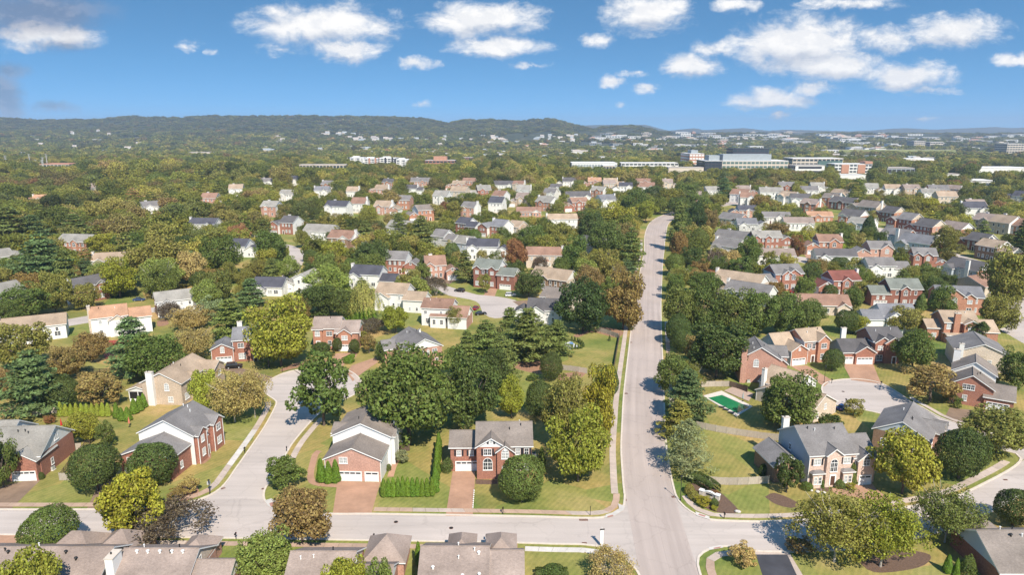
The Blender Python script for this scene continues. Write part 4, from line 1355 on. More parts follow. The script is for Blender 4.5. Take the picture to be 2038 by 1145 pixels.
house(R, 'brown roofed brick house seen from behind with central brick chimney', 1875, 680, -6,
      [(0, 11, 0, 9.5, 7.0, 'x', .6, {'f': 'orange', 'l': 'orange', 'r': 'orange', 'g': 'orange'}), (-4.6, .1, 1.5, 8.5, 4.4, 'x', .6, {'f': 'orange', 'l': 'orange', 'g': 'orange'}), (10.8, 17, -1.5, 8, 4.2, 'x', .62, {'f': 'orange', 'r': 'orange', 'g': 'orange'}), (5.8, 10.3, -1.6, 4, 6.8, 'y', .5, {'f': 'orange', 'l': 'orange', 'r': 'orange', 'g': 'orange'}), (.2, 6, -2.4, .2, 2.9, 'x', .2, {'f': 'orange', 'l': 'orange', 'r': 'orange'})],
      [('c', 3.6, -.5, 0, 10.4, 1.9, 1.0, wall_mat('orange')), ('w', 0, 'f', 1.5, 4.6, 1.5, 1.5, 'a'), ('w', 3, 'f', 2.2, 4.4, 2.0, 1.5), ('w', 3, 'f', 2.2, .9, 2.2, 1.8, 'd'), ('w', 1, 'f', 2.3, 1.2, 1.6, 1.5)], 'orange', 'orange', 'orange', 'tan', 0, 'the brown roofed house with the brick chimney', (1848, 612, 1986, 680))
house(R, 'dark roofed brick house with two garage doors and wide driveway at cul-de-sac', 1677, 725, 2,
      [(10, 20, 1.2, 11.5, 7.2, 'x', .58, {'g': 'red', 'l': 'red', 'r': 'red'}), (0, 10.2, 0, 9.5, 3.9, 'x', .6, {'l': 'blue', 'g': 'blue'}), (3.6, 9.9, -.6, 4.5, 3.9, 'y', .62, {'g': 'red', 'l': 'red', 'r': 'red'}), (10.2, 15.2, .4, 6, 6.9, 'y', .66, {'g': 'red', 'l': 'red', 'r': 'red'}), (13.2, 18.2, -.2, 5, 6.9, 'y', .66, {'g': 'red', 'l': 'red', 'r': 'red'})],
      [('g', 1, 'f', 1.8, 2.6), ('g', 2, 'f', 3.1, 4.9), ('w', 3, 'f', 1.7, 4.4, 1.7, 1.5), ('w', 3, 'f', 1.7, .9, 2.0, 1.9), ('w', 4, 'f', 3.3, 4.2, 1.7, 1.6, 'a'), ('d', 4, 'f', 3.2), ('c', 4.2, 9.3, 2, 9.4, 1.6, .9)], 'red', 'red', 'red', 'charcoal', 0, 'the dark roofed house with two garage doors', (1668, 655, 1800, 725))
house(R, 'orange brick house with tan roof, tall gable and arched side window', 1573, 729, 15,
      [(5.6, 14.6, 1.4, 11, 7.2, 'x', .55, {'l': 'blue', 'g': 'orange', 'r': 'orange'}), (0, 6.0, 0, 12, 4.9, 'y', .62, {'l': 'blue', 'g': 'orange', 'r': 'orange'}), (-2.5, 4.5, 3.5, 13, 4.6, 'x', .8, {'l': 'blue', 'g': 'blue', 'f': 'orange'}), (10.2, 14.4, .5, 6, 7.3, 'y', .8, {'l': 'orange', 'r': 'orange', 'g': 'orange'})],
      [('g', 1, 'f', 2.9, 4.6), ('w', 0, 'f', 1.9, 4.8, 1.6, 1.6), ('d', 0, 'f', 3.6), ('w', 0, 'f', 3.6, 4.4, 1.2, 2.0, 'a'), ('w', 3, 'f', 2.1, 4.7, 2.1, 1.7), ('w', 3, 'f', 2.1, 1.1, 2.1, 1.9), ('w', 2, 'l', 5, 4.4, 1.4, 1.6, 'a'), ('w', 1, 'f', 2.9, 4.9, .8, .9)], 'orange', 'blue', 'blue', 'tan', 0, 'the orange brick house with tan roof', (1527, 650, 1650, 730))
house(R, 'tall pink brick house with brick chimney above the swimming pool', 1470, 760, -9,
      [(0, 11.5, 0, 11, 7.4, 'y', .62, {'f': 'pink', 'l': 'pink', 'r': 'pink', 'g': 'pink'}), (6, 15, 7, 14, 6.4, 'x', .6, {'f': 'pink', 'r': 'pink', 'g': 'pink'}), (10.4, 14.5, 4, 9, 5, 'y', .8, {'f': 'pink', 'r': 'pink', 'g': 'pink'})],
      [('c', .9, -.5, 0, 11.0, 1.6, 1.1, wall_mat('pink')), ('w', 0, 'f', 4.6, 4.9, 1.6, 1.7, 'a'), ('w', 0, 'f', 8, 1.2, 1.2, 1.6)], 'pink', 'pink', 'pink', 'grey', 0, 'the pink brick house above the pool', (1468, 672, 1564, 757))
house('sided_house', 'cream house with long tan roof and white chimney beside the swimming pool', 1611, 847, 38,
      [(0, 13.2, 0, 11, 3.4, 'y', .52, {'f': 'cream', 'l': 'beige', 'r': 'cream', 'g': 'cream'}), (9.6, 22, 10.6, 21, 3.9, 'y', .55, {'f': 'white', 'l': 'beige', 'r': 'cream', 'g': 'white'}), (4.2, 12, 12.5, 18.5, 3.2, 'x', .5, {'f': 'beige', 'l': 'beige', 'g': 'beige'})],
      [('w', 0, 'f', 7.4, 2.6, 1.3, 1.6), ('c', 9.4, 19.6, 2, 8.2, 1.4, .9), ('w', 0, 'f', 3.5, 1.0, 1.2, 1.5), ('w', 0, 'l', 4, 1.0, 1.6, 1.5, 'd')], 'cream', 'cream', 'white', 'tan', 0, 'the cream house beside the pool', (1500, 735, 1672, 845))

# ------------------------------------------------------------------ middle-distance houses
S = 'sided_house'
# left of the avenue
std(S, 'white sided house with orange tan roof, tall pale chimney and red deck', 246, 667, 30, 18.5, 9.5, 7.2, ab=True, fm='white', sm='cream', roof='rust', rev=True, gar='r', gw=7.4, gy=0, gh=6.0, gax='x', chim='l', lod=0, nick='the white house with orange tan roof', rect=(170, 596, 308, 672), cm='cream')
std(S, 'low white house with tan roof and white chimney near left edge', 70, 680, 28, 19, 9, 5.2, ab=True, fm='white', roof='tan', rev=True, chim='l', nick='the low white house with tan roof', rect=(5, 626, 140, 682), porch=True)
std(R, 'red brick house with charcoal roof and grey chimney beside yellow tree', 186, 600, 32, 14, 9, 7, fm='red', sm='grey', roof='charcoal', chim='l', nick='the charcoal roofed brick house', rect=(155, 543, 212, 598), bumps=((.75, 4),))
std(S, 'white house with long pale grey roof and brick end wall', 372, 625, 33, 20, 9, 6, ab=True, fm='white', sm='red', gm='white', roof='pale', rev=True, nick='the long pale grey roof', rect=(318, 570, 425, 625))
std(S, 'low house with dark navy roof among trees left of centre', 532, 590, -25, 13, 10, 4, fm='white', roof='navy', rev=True, nick='the low dark roofed house', rect=(503, 545, 560, 580))
std(S, 'white gabled house with grey roof and brick garage at a street bend', 588, 583, -28, 13, 13, 6.5, ax='y', sl=.5, fm='white', roof='pale', gar='l', gw=6, gy=-1, gh=4, rev=False, chim='r', nick='the grey roofed house at the bend', rect=(545, 522, 622, 580))
std(S, 'white house with greige roof and brick garage gable by the willow', 798, 618, -22, 21, 10, 6.6, fm='white', roof='tan', gar='r', gw=8.5, gh=5, gax='x', gy=-2.5, rev=True, gm='white', nick='the greige roofed house by the willow', rect=(745, 553, 852, 622), sm='white')
std(S, 'white house with navy roof and white chimney behind the willow', 742, 575, -12, 21, 10, 6.2, fm='white', roof='navy', gar='r', gw=7.5, gh=3.6, gax='x', rev=True, bumps=(), chim='l', nick='the navy roofed house behind the willow', rect=(698, 527, 800, 568))
std(R, 'red brick house with grey roof and white garage door behind navy roof', 800, 545, -20, 16.5, 10, 6.6, fm='red', roof='grey', gar='r', gw=6.6, gh=4.4, gy=-1.5, chim='l', nick='the brick house with grey roof', rect=(772, 490, 843, 545))
std(R, 'pink brick house with brown roof and gabled garage on the bend', 880, 556, 12, 14.5, 11, 6.6, fm='pink', sm='pink', gm='pink', roof='brown', gar='r', gw=5.4, gh=4.2, gy=-3.2, bumps=((.2, 4),), chim='m', nick='the pink house with brown roof', rect=(852, 498, 915, 556))
std(R, 'large red brick house with green grey roof and white end gable', 983, 574, -22, 19.5, 10, 8.6, fm='dark', sm='red', gm='white', roof='green', gar='r', gw=7.8, gh=6.4, gax='x', gy=-1.2, bumps=((.18, 3.4), (.78, 3.4)), nick='the large brick house with green grey roof', rect=(943, 510, 1028, 576))
std(S, 'white two storey house with navy roof and small brick wing', 970, 519, -7, 21, 10, 7.2, fm='white', roof='navy', gar='r', gw=5.5, gh=5.6, gy=-1, rev=True, chim='l', gm='white', nick='the white house with navy roof', rect=(928, 474, 1018, 515))
std(S, 'grey roofed white gabled house left of the navy roofed house', 928, 508, -38, 16, 10, 6, fm='blue', roof='pale', gar='r', gw=6.5, gh=4.6, gax='x', rev=True, rect=(896, 458, 958, 505), nick='the pale grey roofed gabled house')
std(S, 'grey roofed white gabled house with brick end beside tall pine', 880, 493, -38, 15, 10, 6, fm='grey', roof='grey', gar='r', gw=6.5, gh=4.6, gax='x', rev=True, rect=(853, 450, 905, 490))
std(R, 'navy roofed brick house with white gables and arched window', 928, 467, -40, 17, 10, 6.6, fm='dark', roof='navy', gar='r', gw=7.5, gh=5.4, gax='x', gy=-2, nick='the navy roofed brick house', rect=(903, 424, 957, 463))
std(R, 'brick house with blue grey roof, white end gable and parked car', 978, 472, -38, 17, 11, 6.8, fm='red', sm='white', roof='bluegrey', gar='l', gw=7, gh=6.0, gy=-2.5, chim='l', nick='the blue grey roofed brick house', rect=(952, 428, 1010, 472))
std(S, 'tan roofed house with cream gable behind dense trees', 1028, 470, -38, 15, 10, 5.4, fm='cream', sm='cream', roof='tan', gar='r', gw=6, gh=4, gax='x', rev=True, rect=(1005, 438, 1052, 462))
std(S, 'pinkish white house with brown roof and gabled screened porch', 1082, 534, -4, 17, 10, 6.4, fm='cream', sm='white', roof='brown', rev=True, chim='r', porch=True, nick='the brown roofed house with screened porch', rect=(1045, 486, 1114, 538))
std(R, 'tan roofed house with cream brick end wall behind the dark oak', 1090, 580, -30, 18, 11, 5.6, fm='brown', sm='cream', gm='white', roof='tan', bumps=((.4, 4),), nick='the tan roofed house with cream end', rect=(1045, 533, 1130, 578))
std(R, 'house with grey brown roof and cream gable tucked behind navy roof', 1105, 616, -30, 14, 10, 4.4, fm='cream', sm='cream', roof='greybrown', rev=True, rect=(1080, 560, 1140, 612))
std(S, 'white house with dark grey roof and blue roof panel above the pines', 1068, 646, -9, 17, 10, 5.6, fm='white', roof='charcoal', rev=True, gar='l', gw=5, gh=4.2, gax='y', nick='the dark grey roofed white house', rect=(1020, 588, 1110, 640))
std(S, 'dark roofed cream house with tall chimney near the avenue', 1170, 506, -40, 14, 10, 5.6, fm='cream', sm='cream', roof='charcoal', chim='r', rev=True, rect=(1140, 464, 1197, 503))
std(S, 'white two storey house with tan roof facing the avenue', 1120, 458, 6, 19, 9, 7, fm='white', roof='tan', rev=True, chim='l', nick='the tan roofed white house', rect=(1094, 418, 1147, 455))
std(R, 'brown roofed low brick house left of the tan roofed white house', 1052, 432, -4, 18, 9, 4, fm='pink', sm='white', roof='brown', rev=True, rect=(1028, 415, 1080, 430))
std(S, 'grey roofed house with white gables at far left edge', 20, 530, 25, 20, 10, 5, fm='grey', sm='white', roof='pale', rev=True, chim='l', gar='r', gw=7, gh=4, rect=(0, 485, 58, 525), nick='the grey roofed house at left edge')
std(R, 'brick house with grey roof and tall arched window among pines', 146, 506, -10, 18, 10, 6.6, fm='orange', roof='pale', bumps=((.6, 4),), nick='the brick house among pines', rect=(113, 470, 196, 505))
std(S, 'tan roofed cream house with white chimney behind yellow tree', 225, 538, 14, 17, 9, 5, fm='cream', sm='cream', roof='tan', rev=True, chim='l', rect=(195, 503, 260, 530), nick='the tan roofed cream house')
std(S, 'white gabled house with pale roof half hidden at left edge', 24, 607, 35, 13, 10, 5.4, fm='white', roof='pale', rev=True, rect=(0, 560, 50, 602))
std(S, 'white house with dark navy gables beside a back street', 480, 512, -30, 17, 10, 5.6, fm='white', roof='navy', gar='r', gw=6, gh=4, rev=True, rect=(465, 465, 505, 508), nick='the house with dark navy gables')
std(R, 'brick house with dark grey roof and white gable beyond the bend', 562, 466, -38, 16, 11, 7.2, fm='red', sm='white', roof='charcoal', gar='l', gw=6.4, gh=6, gy=-2, chim='m', nick='the brick house beyond the bend', rect=(540, 426, 582, 466))
std(S, 'grey roofed white gabled house right of the rust coloured tree', 632, 478, -32, 19, 11, 5, ax='x', fm='white', roof='pale', rev=True, rect=(603, 445, 660, 475))
std(S, 'brown roofed house with white chimneys behind yellow green tree', 686, 498, -30, 20, 11, 6.4, fm='brown', sm='white', roof='brown', gar='r', gw=6, gh=5, rev=True, chim='r', nick='the brown roofed house with white chimneys', rect=(650, 458, 715, 500))
std(S, 'dark roofed white house with chimney among left trees', 402, 464, -30, 17, 10, 5.6, fm='white', roof='navy', chim='l', rev=True, rect=(374, 428, 428, 462))
std(S, 'pale grey roofed house with long white gable among trees', 790, 468, -35, 16, 12, 4.4, fm='white', roof='pale', rev=True, rect=(775, 437, 808, 462))
# right of the avenue
std(S, 'white house with blue grey roof and small decks above dark roofed house', 1768, 662, -2, 19, 10, 6.2, fm='white', roof='bluegrey', rev=True, gar='l', gw=7, gh=5.2, gax='x', gy=-1.5, nick='the blue grey roofed white house', rect=(1720, 598, 1826, 655))
std(R, 'red brick house with green grey roof and white garage door', 1782, 610, -3, 19.5, 10, 7.2, fm='dark', sm='dark', gm='dark', roof='green', gar='l', gw=7.2, gh=5, gax='x', bumps=((.45, 3.6),), nick='the green grey roofed brick house', rect=(1733, 553, 1830, 606))
std(R, 'red brick house with dark red roof and white chimney', 1668, 590, 6, 19, 10, 6.8, fm='red', sm='white', gm='red', roof='red', gar='l', gw=7, gh=4.4, gy=-1, bumps=((.45, 3.8),), chim='r', nick='the dark red roofed house', rect=(1617, 532, 1718, 586))
std(S, 'white two storey house with grey roof seen from behind', 1768, 556, -4, 18.5, 9.5, 6.2, fm='white', roof='grey', rev=True, gar='r', gw=6.5, gh=5, gax='x', nick='the white house with grey roof', rect=(1726, 506, 1810, 553))
std(R, 'low house with red brown roof behind the dense green trees', 1640, 628, -6, 19, 10, 4, fm='cream', sm='cream', roof='brown', rev=True, nick='the low red brown roof', rect=(1575, 590, 1692, 622))
std(R, 'red brick house with blue grey roof and large front gable', 1908, 626, -12, 16, 10, 7, fm='orange', sm='orange', gm='orange', roof='bluegrey', bumps=((.35, 8), (.68, 4)), nick='the brick house with large front gable', rect=(1872, 568, 1955, 622))
std(S, 'brown roofed house with long cream gable on the right', 1922, 585, -32, 15, 13, 4.4, ax='y', sl=.42, fm='cream', sm='cream', gm='cream', roof='brown', rev=True, rect=(1880, 545, 1958, 578))
std(S, 'dark roofed house with white gable and chimney on the right', 1908, 556, -36, 16, 11, 5.2, fm='blue', sm='orange', gm='white', roof='charcoal', rev=True, chim='f', rect=(1868, 518, 1948, 550), nick='the dark roofed house with white gable')
std(R, 'symmetrical red brick house with grey roof and two side wings', 1850, 538, -14, 15, 9, 7.2, fm='red', sm='red', gm='red', roof='grey', gar='r', gw=5, gh=3.8, bumps=((.15, 3.4), (.6, 3.6)), nick='the symmetrical red brick house', rect=(1808, 490, 1900, 538))
std(R, 'tan brick house with grey roof and front gable behind white house', 1738, 522, -4, 18, 9.5, 7, fm='rose', sm='rose', gm='rose', roof='grey', gar='l', gw=7, gh=4.6, bumps=((.7, 6),), nick='the tan brick house with grey roof', rect=(1703, 478, 1775, 520))
std(S, 'white house with charcoal roof left of tan brick house', 1664, 530, -6, 19, 9, 5, fm='white', roof='charcoal', rev=True, rect=(1622, 500, 1704, 528))
std(R, 'brick house with brown roof and small gables behind lime round tree', 1640, 507, -4, 18, 10, 6.8, fm='orange', sm='white', gm='orange', roof='brown', bumps=((.62, 5),), gar='l', gw=6, gh=4.4, chim='r', nick='the brown roofed brick house', rect=(1602, 465, 1678, 505))
std(S, 'cream house with tan roof, white chimney and row of dormers', 1462, 588, -22, 20, 11, 5.6, fm='cream', sm='cream', gm='white', roof='tan', rev=True, chim='l', nick='the cream house with dormers', rect=(1423, 527, 1512, 582))
std(R, 'red brick house with grey roof, gables and white garage door', 1552, 579, 10, 21, 10, 7.4, fm='red', sm='blue', gm='red', roof='grey', gar='l', gw=8, gh=4.4, gax='x', gy=-1, bumps=((.38, 4.4), (.62, 6)), nick='the red brick house with grey gables', rect=(1500, 522, 1600, 578))
std(S, 'grey roofed low house with white chimney behind dense green trees', 1482, 604, -22, 18, 10, 4.6, fm='blue', sm='white', roof='grey', rev=True, chim='l', rect=(1440, 558, 1526, 588))
std(R, 'symmetrical brick house with pale grey roof and arched garage gable', 1538, 499, 0, 21, 9, 7.2, fm='red', sm='red', gm='red', roof='pale', gar='r', gw=6, gh=5.8, gax='y', bumps=((.08, 3.2), (.5, 3.2)), chim='m', nick='the pale roofed brick house', rect=(1497, 455, 1580, 498))
std(S, 'white house with mauve brown roof below pale roofed brick house', 1544, 532, -4, 18, 9, 5.6, fm='white', roof='mauve', rev=True, rect=(1508, 490, 1582, 522))
std(R, 'grey roofed house with brick gable and white dormers', 1450, 492, -28, 19, 11, 5, fm='cream', sm='orange', gm='orange', roof='grey', rev=True, chim='m', rect=(1412, 453, 1490, 484), nick='the grey roofed house with dormers')
std(S, 'grey roofed white gabled house below the dormered house', 1440, 508, -32, 14, 10, 4.8, fm='white', roof='grey', rev=True, chim='l', rect=(1402, 472, 1470, 500))
std(R, 'brick row house with tan gables and chimney at right edge', 1972, 520, -38, 19, 10, 7, fm='brown', sm='orange', gm='white', roof='tan', gar='r', gw=7, gh=5.4, gax='x', chim='m', nick='the tan gabled row house', rect=(1932, 473, 2008, 516))
std(R, 'charcoal roofed brick house with white porch columns', 1925, 497, -38, 17, 11, 5.6, fm='dark', sm='orange', gm='white', roof='charcoal', gar='l', gw=6, gh=4, rect=(1895, 462, 1962, 496))
std(R, 'brick house with mauve roof and white gable behind trees at right', 1888, 474, -38, 14, 11, 6, fm='orange', sm='orange', gm='white', roof='mauve', gar='', rect=(1868, 447, 1920, 470))
std(R, 'dark roofed brick house with cream gable and white door surround', 1826, 470, -38, 18, 12, 6.6, fm='dark', sm='pink', gm='cream', roof='charcoal', gar='l', gw=6, gh=5, rect=(1800, 436, 1864, 468), nick='the dark roofed house with cream gable')
std(R, 'brick house with grey roof and pale gable, second in its row', 1788, 456, -38, 17, 12, 6.8, fm='dark', sm='orange', gm='cream', roof='grey', gar='l', gw=6.5, gh=5.6, gy=-1.5, rect=(1765, 426, 1830, 456))
std(R, 'dark roofed brick house with pale gable, first in its row', 1756, 441, -38, 17, 12, 6.8, fm='dark', sm='orange', gm='cream', roof='charcoal', gar='l', gw=6, gh=5.2, rect=(1738, 414, 1792, 442))
std(R, 'wide tan brick house with dark centre and cream gable', 1712, 431, -32, 23, 13, 7.6, fm='tan', sm='tan', gm='cream', roof='greybrown', gar='l', gw=8, gh=6.6, gax='y', chim='r', rect=(1685, 402, 1750, 430), nick='the wide tan brick house')
std(R, 'brick house with tall white chimney and grey roof near street', 1772, 492, -34, 15, 11, 6.4, fm='blue', sm='orange', gm='orange', roof='grey', rev=True, chim='f', rect=(1760, 460, 1806, 492))
std(R, 'blue grey sided house with brick gable and white chimney', 1815, 505, -30, 17, 12, 6, fm='blue', sm='orange', gm='cream', roof='bluegrey', rev=True, chim='r', rect=(1795, 470, 1858, 500))
std(S, 'pale grey roofed low house beside conifer', 1708, 458, -25, 15, 10, 4.4, fm='blue', roof='pale', rev=True, rect=(1688, 434, 1724, 452))
std(R, 'brick house with white gable left of the conifer', 1688, 445, -30, 15, 12, 5.4, fm='orange', sm='orange', gm='white', roof='charcoal', rev=True, rect=(1668, 424, 1710, 446))
std(R, 'orange roofed house with brick gable left of the white gable', 1632, 442, -6, 17, 9, 4, fm='orange', sm='orange', gm='orange', roof='rust', bumps=((.4, 4),), rect=(1605, 428, 1650, 442))
std(R, 'pinkish brick house with navy roof and white arched door', 1480, 434, -2, 19, 10, 5.6, fm='rose', sm='white', roof='navy', gar='l', gw=6, gh=4.4, bumps=((.5, 4),), rect=(1450, 412, 1500, 434), nick='the navy roofed house right of the avenue')
std(S, 'grey and white gabled house right of the avenue bend', 1448, 452, -38, 17, 11, 5.4, fm='white', sm='pink', roof='grey', rev=True, rect=(1425, 415, 1468, 448))
std(S, 'dark grey roofed house with white walls behind rust tree', 1500, 462, -4, 20, 10, 5, fm='grey', roof='bluegrey', gar='r', gw=8, gh=4, rev=True, rect=(1475, 430, 1530, 460))
std(S, 'grey gabled house behind the rust tinted tree', 1545, 446, -10, 18, 10, 4.6, fm='white', roof='grey', bumps=((.6, 5),), rect=(1525, 420, 1565, 444))
std(S, 'mauve roofed house behind rust tinted tree right of grey gables', 1590, 460, -6, 18, 10, 5, fm='white', roof='mauve', rev=True, rect=(1562, 436, 1622, 458))
# ------------------------------------------------------------------ far houses
AUTO = []      # (object, photo x, photo y, phrase): labelled at the end by what they stand beside
FARH = [  # x, base y, width px, roof, front, side, yaw
    (75, 412, 62, 'rust', 'cream', 'white', 10), (307, 432, 34, 'grey', 'white', 'white', 20), (415, 412, 30, 'brown', 'pink', 'white', -25), (535, 432, 32, 'pale', 'pink', 'white', -30), (530, 373, 24, 'grey', 'white', 'white', 10),
    (585, 370, 24, 'navy', 'white', 'white', -10), (570, 402, 30, 'pale', 'white', 'white', -30), (648, 382, 20, 'grey', 'orange', 'white', -35), (640, 394, 28, 'bluegrey', 'white', 'white', 0), (700, 394, 22, 'tan', 'white', 'white', -20),
    (750, 390, 40, 'tan', 'rose', 'tan', -15), (772, 374, 26, 'charcoal', 'orange', 'white', -30), (668, 432, 46, 'navy', 'white', 'white', -15), (712, 424, 26, 'brown', 'white', 'white', -20), (768, 428, 52, 'tan', 'rose', 'white', -25),
    (802, 418, 26, 'grey', 'orange', 'pink', -20), (836, 374, 42, 'grey', 'pink', 'pink', -8), (824, 388, 34, 'charcoal', 'white', 'white', -10), (905, 380, 40, 'tan', 'rose', 'rose', -12), (932, 374, 24, 'brown', 'orange', 'orange', -10),
    (957, 395, 42, 'pale', 'red', 'red', 12), (902, 396, 52, 'tan', 'cream', 'cream', -25), (1000, 380, 42, 'charcoal', 'white', 'white', -8), (1030, 382, 22, 'brown', 'cream', 'cream', -20), (990, 408, 26, 'brown', 'white', 'white', -30),
    (1032, 412, 40, 'mauve', 'tan', 'tan', -10), (1080, 420, 36, 'pale', 'orange', 'white', -35), (1092, 398, 24, 'grey', 'white', 'white', -20), (1042, 393, 26, 'pale', 'grey', 'grey', -5), (1126, 374, 42, 'charcoal', 'white', 'white', -8),
    (1176, 374, 40, 'rust', 'pink', 'pink', -5), (1187, 394, 28, 'pale', 'orange', 'white', -30), (1152, 406, 48, 'charcoal', 'white', 'white', 5), (1146, 421, 54, 'brown', 'red', 'cream', 18), (1213, 377, 24, 'mauve', 'tan', 'tan', 5),
    (985, 424, 26, 'navy', 'white', 'white', -20), (840, 441, 54, 'greybrown', 'orange', 'white', 25), (1222, 375, 40, 'tan', 'tan', 'tan', -4), (1238, 385, 40, 'navy', 'white', 'white', -6), (1212, 415, 34, 'bluegrey', 'white', 'white', 30),
    (1282, 376, 32, 'brown', 'pink', 'pink', -5), (1296, 388, 44, 'brown', 'white', 'white', -8), (1334, 377, 30, 'mauve', 'cream', 'cream', -6), (1486, 392, 42, 'mauve', 'orange', 'orange', -12), (1468, 403, 34, 'brown', 'white', 'cream', -20),
    (1487, 412, 28, 'brown', 'white', 'white', -15), (1566, 384, 30, 'grey', 'red', 'red', -8), (1535, 398, 44, 'pale', 'white', 'white', -10), (1562, 408, 34, 'tan', 'white', 'white', -35), (1610, 392, 32, 'grey', 'white', 'white', -15),
    (1592, 414, 36, 'charcoal', 'white', 'white', -15), (1606, 424, 34, 'mauve', 'orange', 'orange', -30), (1634, 386, 38, 'pale', 'white', 'white', -10), (1668, 400, 36, 'tan', 'white', 'white', -35), (1732, 386, 28, 'pale', 'white', 'white', -15),
    (1768, 390, 44, 'tan', 'white', 'white', -12), (1815, 392, 30, 'mauve', 'tan', 'tan', -5), (1868, 394, 36, 'grey', 'orange', 'orange', -10), (1892, 392, 26, 'mauve', 'cream', 'white', -20), (1852, 400, 34, 'pale', 'white', 'white', -10),
    (1885, 408, 36, 'tan', 'cream', 'cream', -8), (1943, 424, 34, 'mauve', 'orange', 'orange', -8), (1940, 434, 42, 'navy', 'white', 'white', -10), (1960, 458, 50, 'mauve', 'cream', 'cream', -25), (2018, 404, 40, 'navy', 'white', 'white', -20),
    (1672, 418, 50, 'charcoal', 'dark', 'orange', -30), (1985, 466, 40, 'tan', 'cream', 'white', -35), (1380, 404, 30, 'mauve', 'pink', 'white', -10), (1420, 392, 28, 'pale', 'white', 'white', 10), (1650, 412, 30, 'greybrown', 'orange', 'white', -20),
    (2022, 470, 30, 'brown', 'orange', 'white', -30), (875, 408, 30, 'pale', 'white', 'white', -25), (930, 432, 22, 'grey', 'rose', 'white', -30), (1105, 388, 22, 'charcoal', 'white', 'white', -15), (470, 392, 26, 'tan', 'white', 'white', 12), (190, 386, 26, 'mauve', 'cream', 'white', 15)]
WORD = {'grey': 'grey', 'greybrown': 'grey brown', 'tan': 'tan', 'brown': 'brown', 'navy': 'navy', 'green': 'green grey', 'red': 'red', 'rust': 'orange tan', 'pale': 'pale grey', 'mauve': 'mauve brown', 'bluegrey': 'blue grey', 'charcoal': 'charcoal',
        'pink': 'pink brick', 'orange': 'orange brick', 'rose': 'rose brick', 'dark': 'dark brick', 'cream': 'cream', 'white': 'white'}
for x, y, w, rf, fr, sd, yw in FARH:
    p = G(x, y)
    pm = PX(p.x, p.y)[2] * 1.34
    rd = random.Random(x * 3 + y)
    W = max(10, min(24, w / pm))
    gar = rd.choice(['', 'l', 'r']) if W > 15 else ''
    br = fr in BRICK
    o = std('brick_house' if br else 'sided_house', 'far house', x, y, yw, W, rd.uniform(9, 12), rd.choice((5.8, 6.6, 7.2)), k=1.34, fm=fr, sm=sd, roof=rf, gar=gar, gw=W * .36, gh=4.2, gax=rd.choice('xy'), gy=rd.choice((0, -1.5)),
            bumps=((rd.uniform(.3, .7), 4.2),) if br and rd.random() < .7 else (), rev=not br, chim=rd.choice(['', 'l', 'r', 'm']), lod=2, rect=(x - w * .5, y - 9 * pm * .95, x + w * .5, y), group='far houses of the neighbourhood')
    ww = BRICK.get(fr) and WORD.get(fr, fr + ' brick') or {'blue': 'pale blue', 'beige': 'beige'}.get(fr, fr)
    AUTO.append((o, x, y - 6 * pm, f"far {WORD[rf]} roofed {ww} house"))

# ------------------------------------------------------------------ offices, flats and shops beyond the trees
CGLASS = noise_mat('office_glass', two((.035, .05, .06), .4), .15, .1, spec=.8)
GGLASS = noise_mat('green_office_glass', two((.10, .16, .15), .3), .15, .12, spec=.8)
WHITEC = noise_mat('white_panel', two((.72, .70, .66), .05), .1, .7)
CREAMC = noise_mat('cream_panel', two((.58, .50, .41), .06), .1, .8)
REDC = noise_mat('red_brick_panel', two((.36, .17, .12), .1), .2, .9)
ORANGEC = noise_mat('orange_brick_panel', two((.46, .24, .16), .1), .2, .9)
DARKC = noise_mat('dark_panel', two((.045, .045, .055), .2), .2, .5)
GREYC = noise_mat('grey_panel', two((.30, .33, .34), .08), .2, .7)
ROOFW = noise_mat('white_membrane_roof', two((.68, .66, .64), .08), .03, .9)
ROOFT = noise_mat('tan_flat_roof', two((.42, .37, .33), .1), .03, .9)
def office(name, label, x0, x1, ytop, ybase, depth, floors, wm, gm, rm=ROOFW, bays=None, cat='building', nick=None, yaw=0, frame=None, solid=False):
    """Flat-roofed building: slabs and piers with recessed glass, the face towards us from photo x0 to x1."""
    a, b = G(x0, ybase), G(x1, ybase)
    s = PX(a.x, a.y)[2]
    H_ = max(3.5, (ybase - ytop) / s * 1.0)
    W = (b - a).length
    root = thing(name, label, cat, (a.x, a.y, 0), math.radians(yaw))
    m = MB()
    m.box(0, W, 0, depth, -.5, H_)
    m.build('wall', wm, root)
    r = MB()
    r.box(-.4, W + .4, -.4, depth + .4, H_, H_ + .7)
    r.build('roof', rm, root)
    if not solid:
        fh = H_ / floors
        n = bays or max(3, int(W / 7))
        me = cached(('band', round(W, 1), round(fh, 2), n, gm.name), lambda: _bay(W / n, fh, gm))
        for f in range(floors):
            for k in range(n):
                link('window', me, root, (W * (k + .5) / n, -.05, f * fh), 0)
        nd = max(2, int(depth / 7))
        if depth > 12:
            me2 = cached(('band', round(depth, 1), round(fh, 2), nd, gm.name, 's'), lambda: _bay(depth / nd, fh, gm))
            for sgn in (1, -1):
                xx = -.05 if sgn == 1 else W + .05
                for f in range(floors):
                    for k in range(nd):
                        link('window', me2, root, (xx, depth * (k + .5) / nd, f * fh), -sgn * math.pi / 2)
    if nick:
        LAND.append(((x0 + x1) / 2, (ytop + ybase) / 2, nick))
    RECTS.append((x0 - 2, ytop, x1 + 2, ybase - 2))
    FOOT.append(((a.x + b.x) / 2, a.y + depth / 2, max(W, depth) * .5))
    return root, W, H_
def _bay(w, h, gm):
    m = MB()
    m.box(-w * .4, w * .4, -.06, .03, h * .28, h * .82)
    return m.mesh('window', [gm])
def penthouse(root, x0, x1, y0, y1, z0, z1, mat, name='penthouse'):
    m = MB()
    m.box(x0, x1, y0, y1, z0, z1)
    return m.build(name, mat, root)
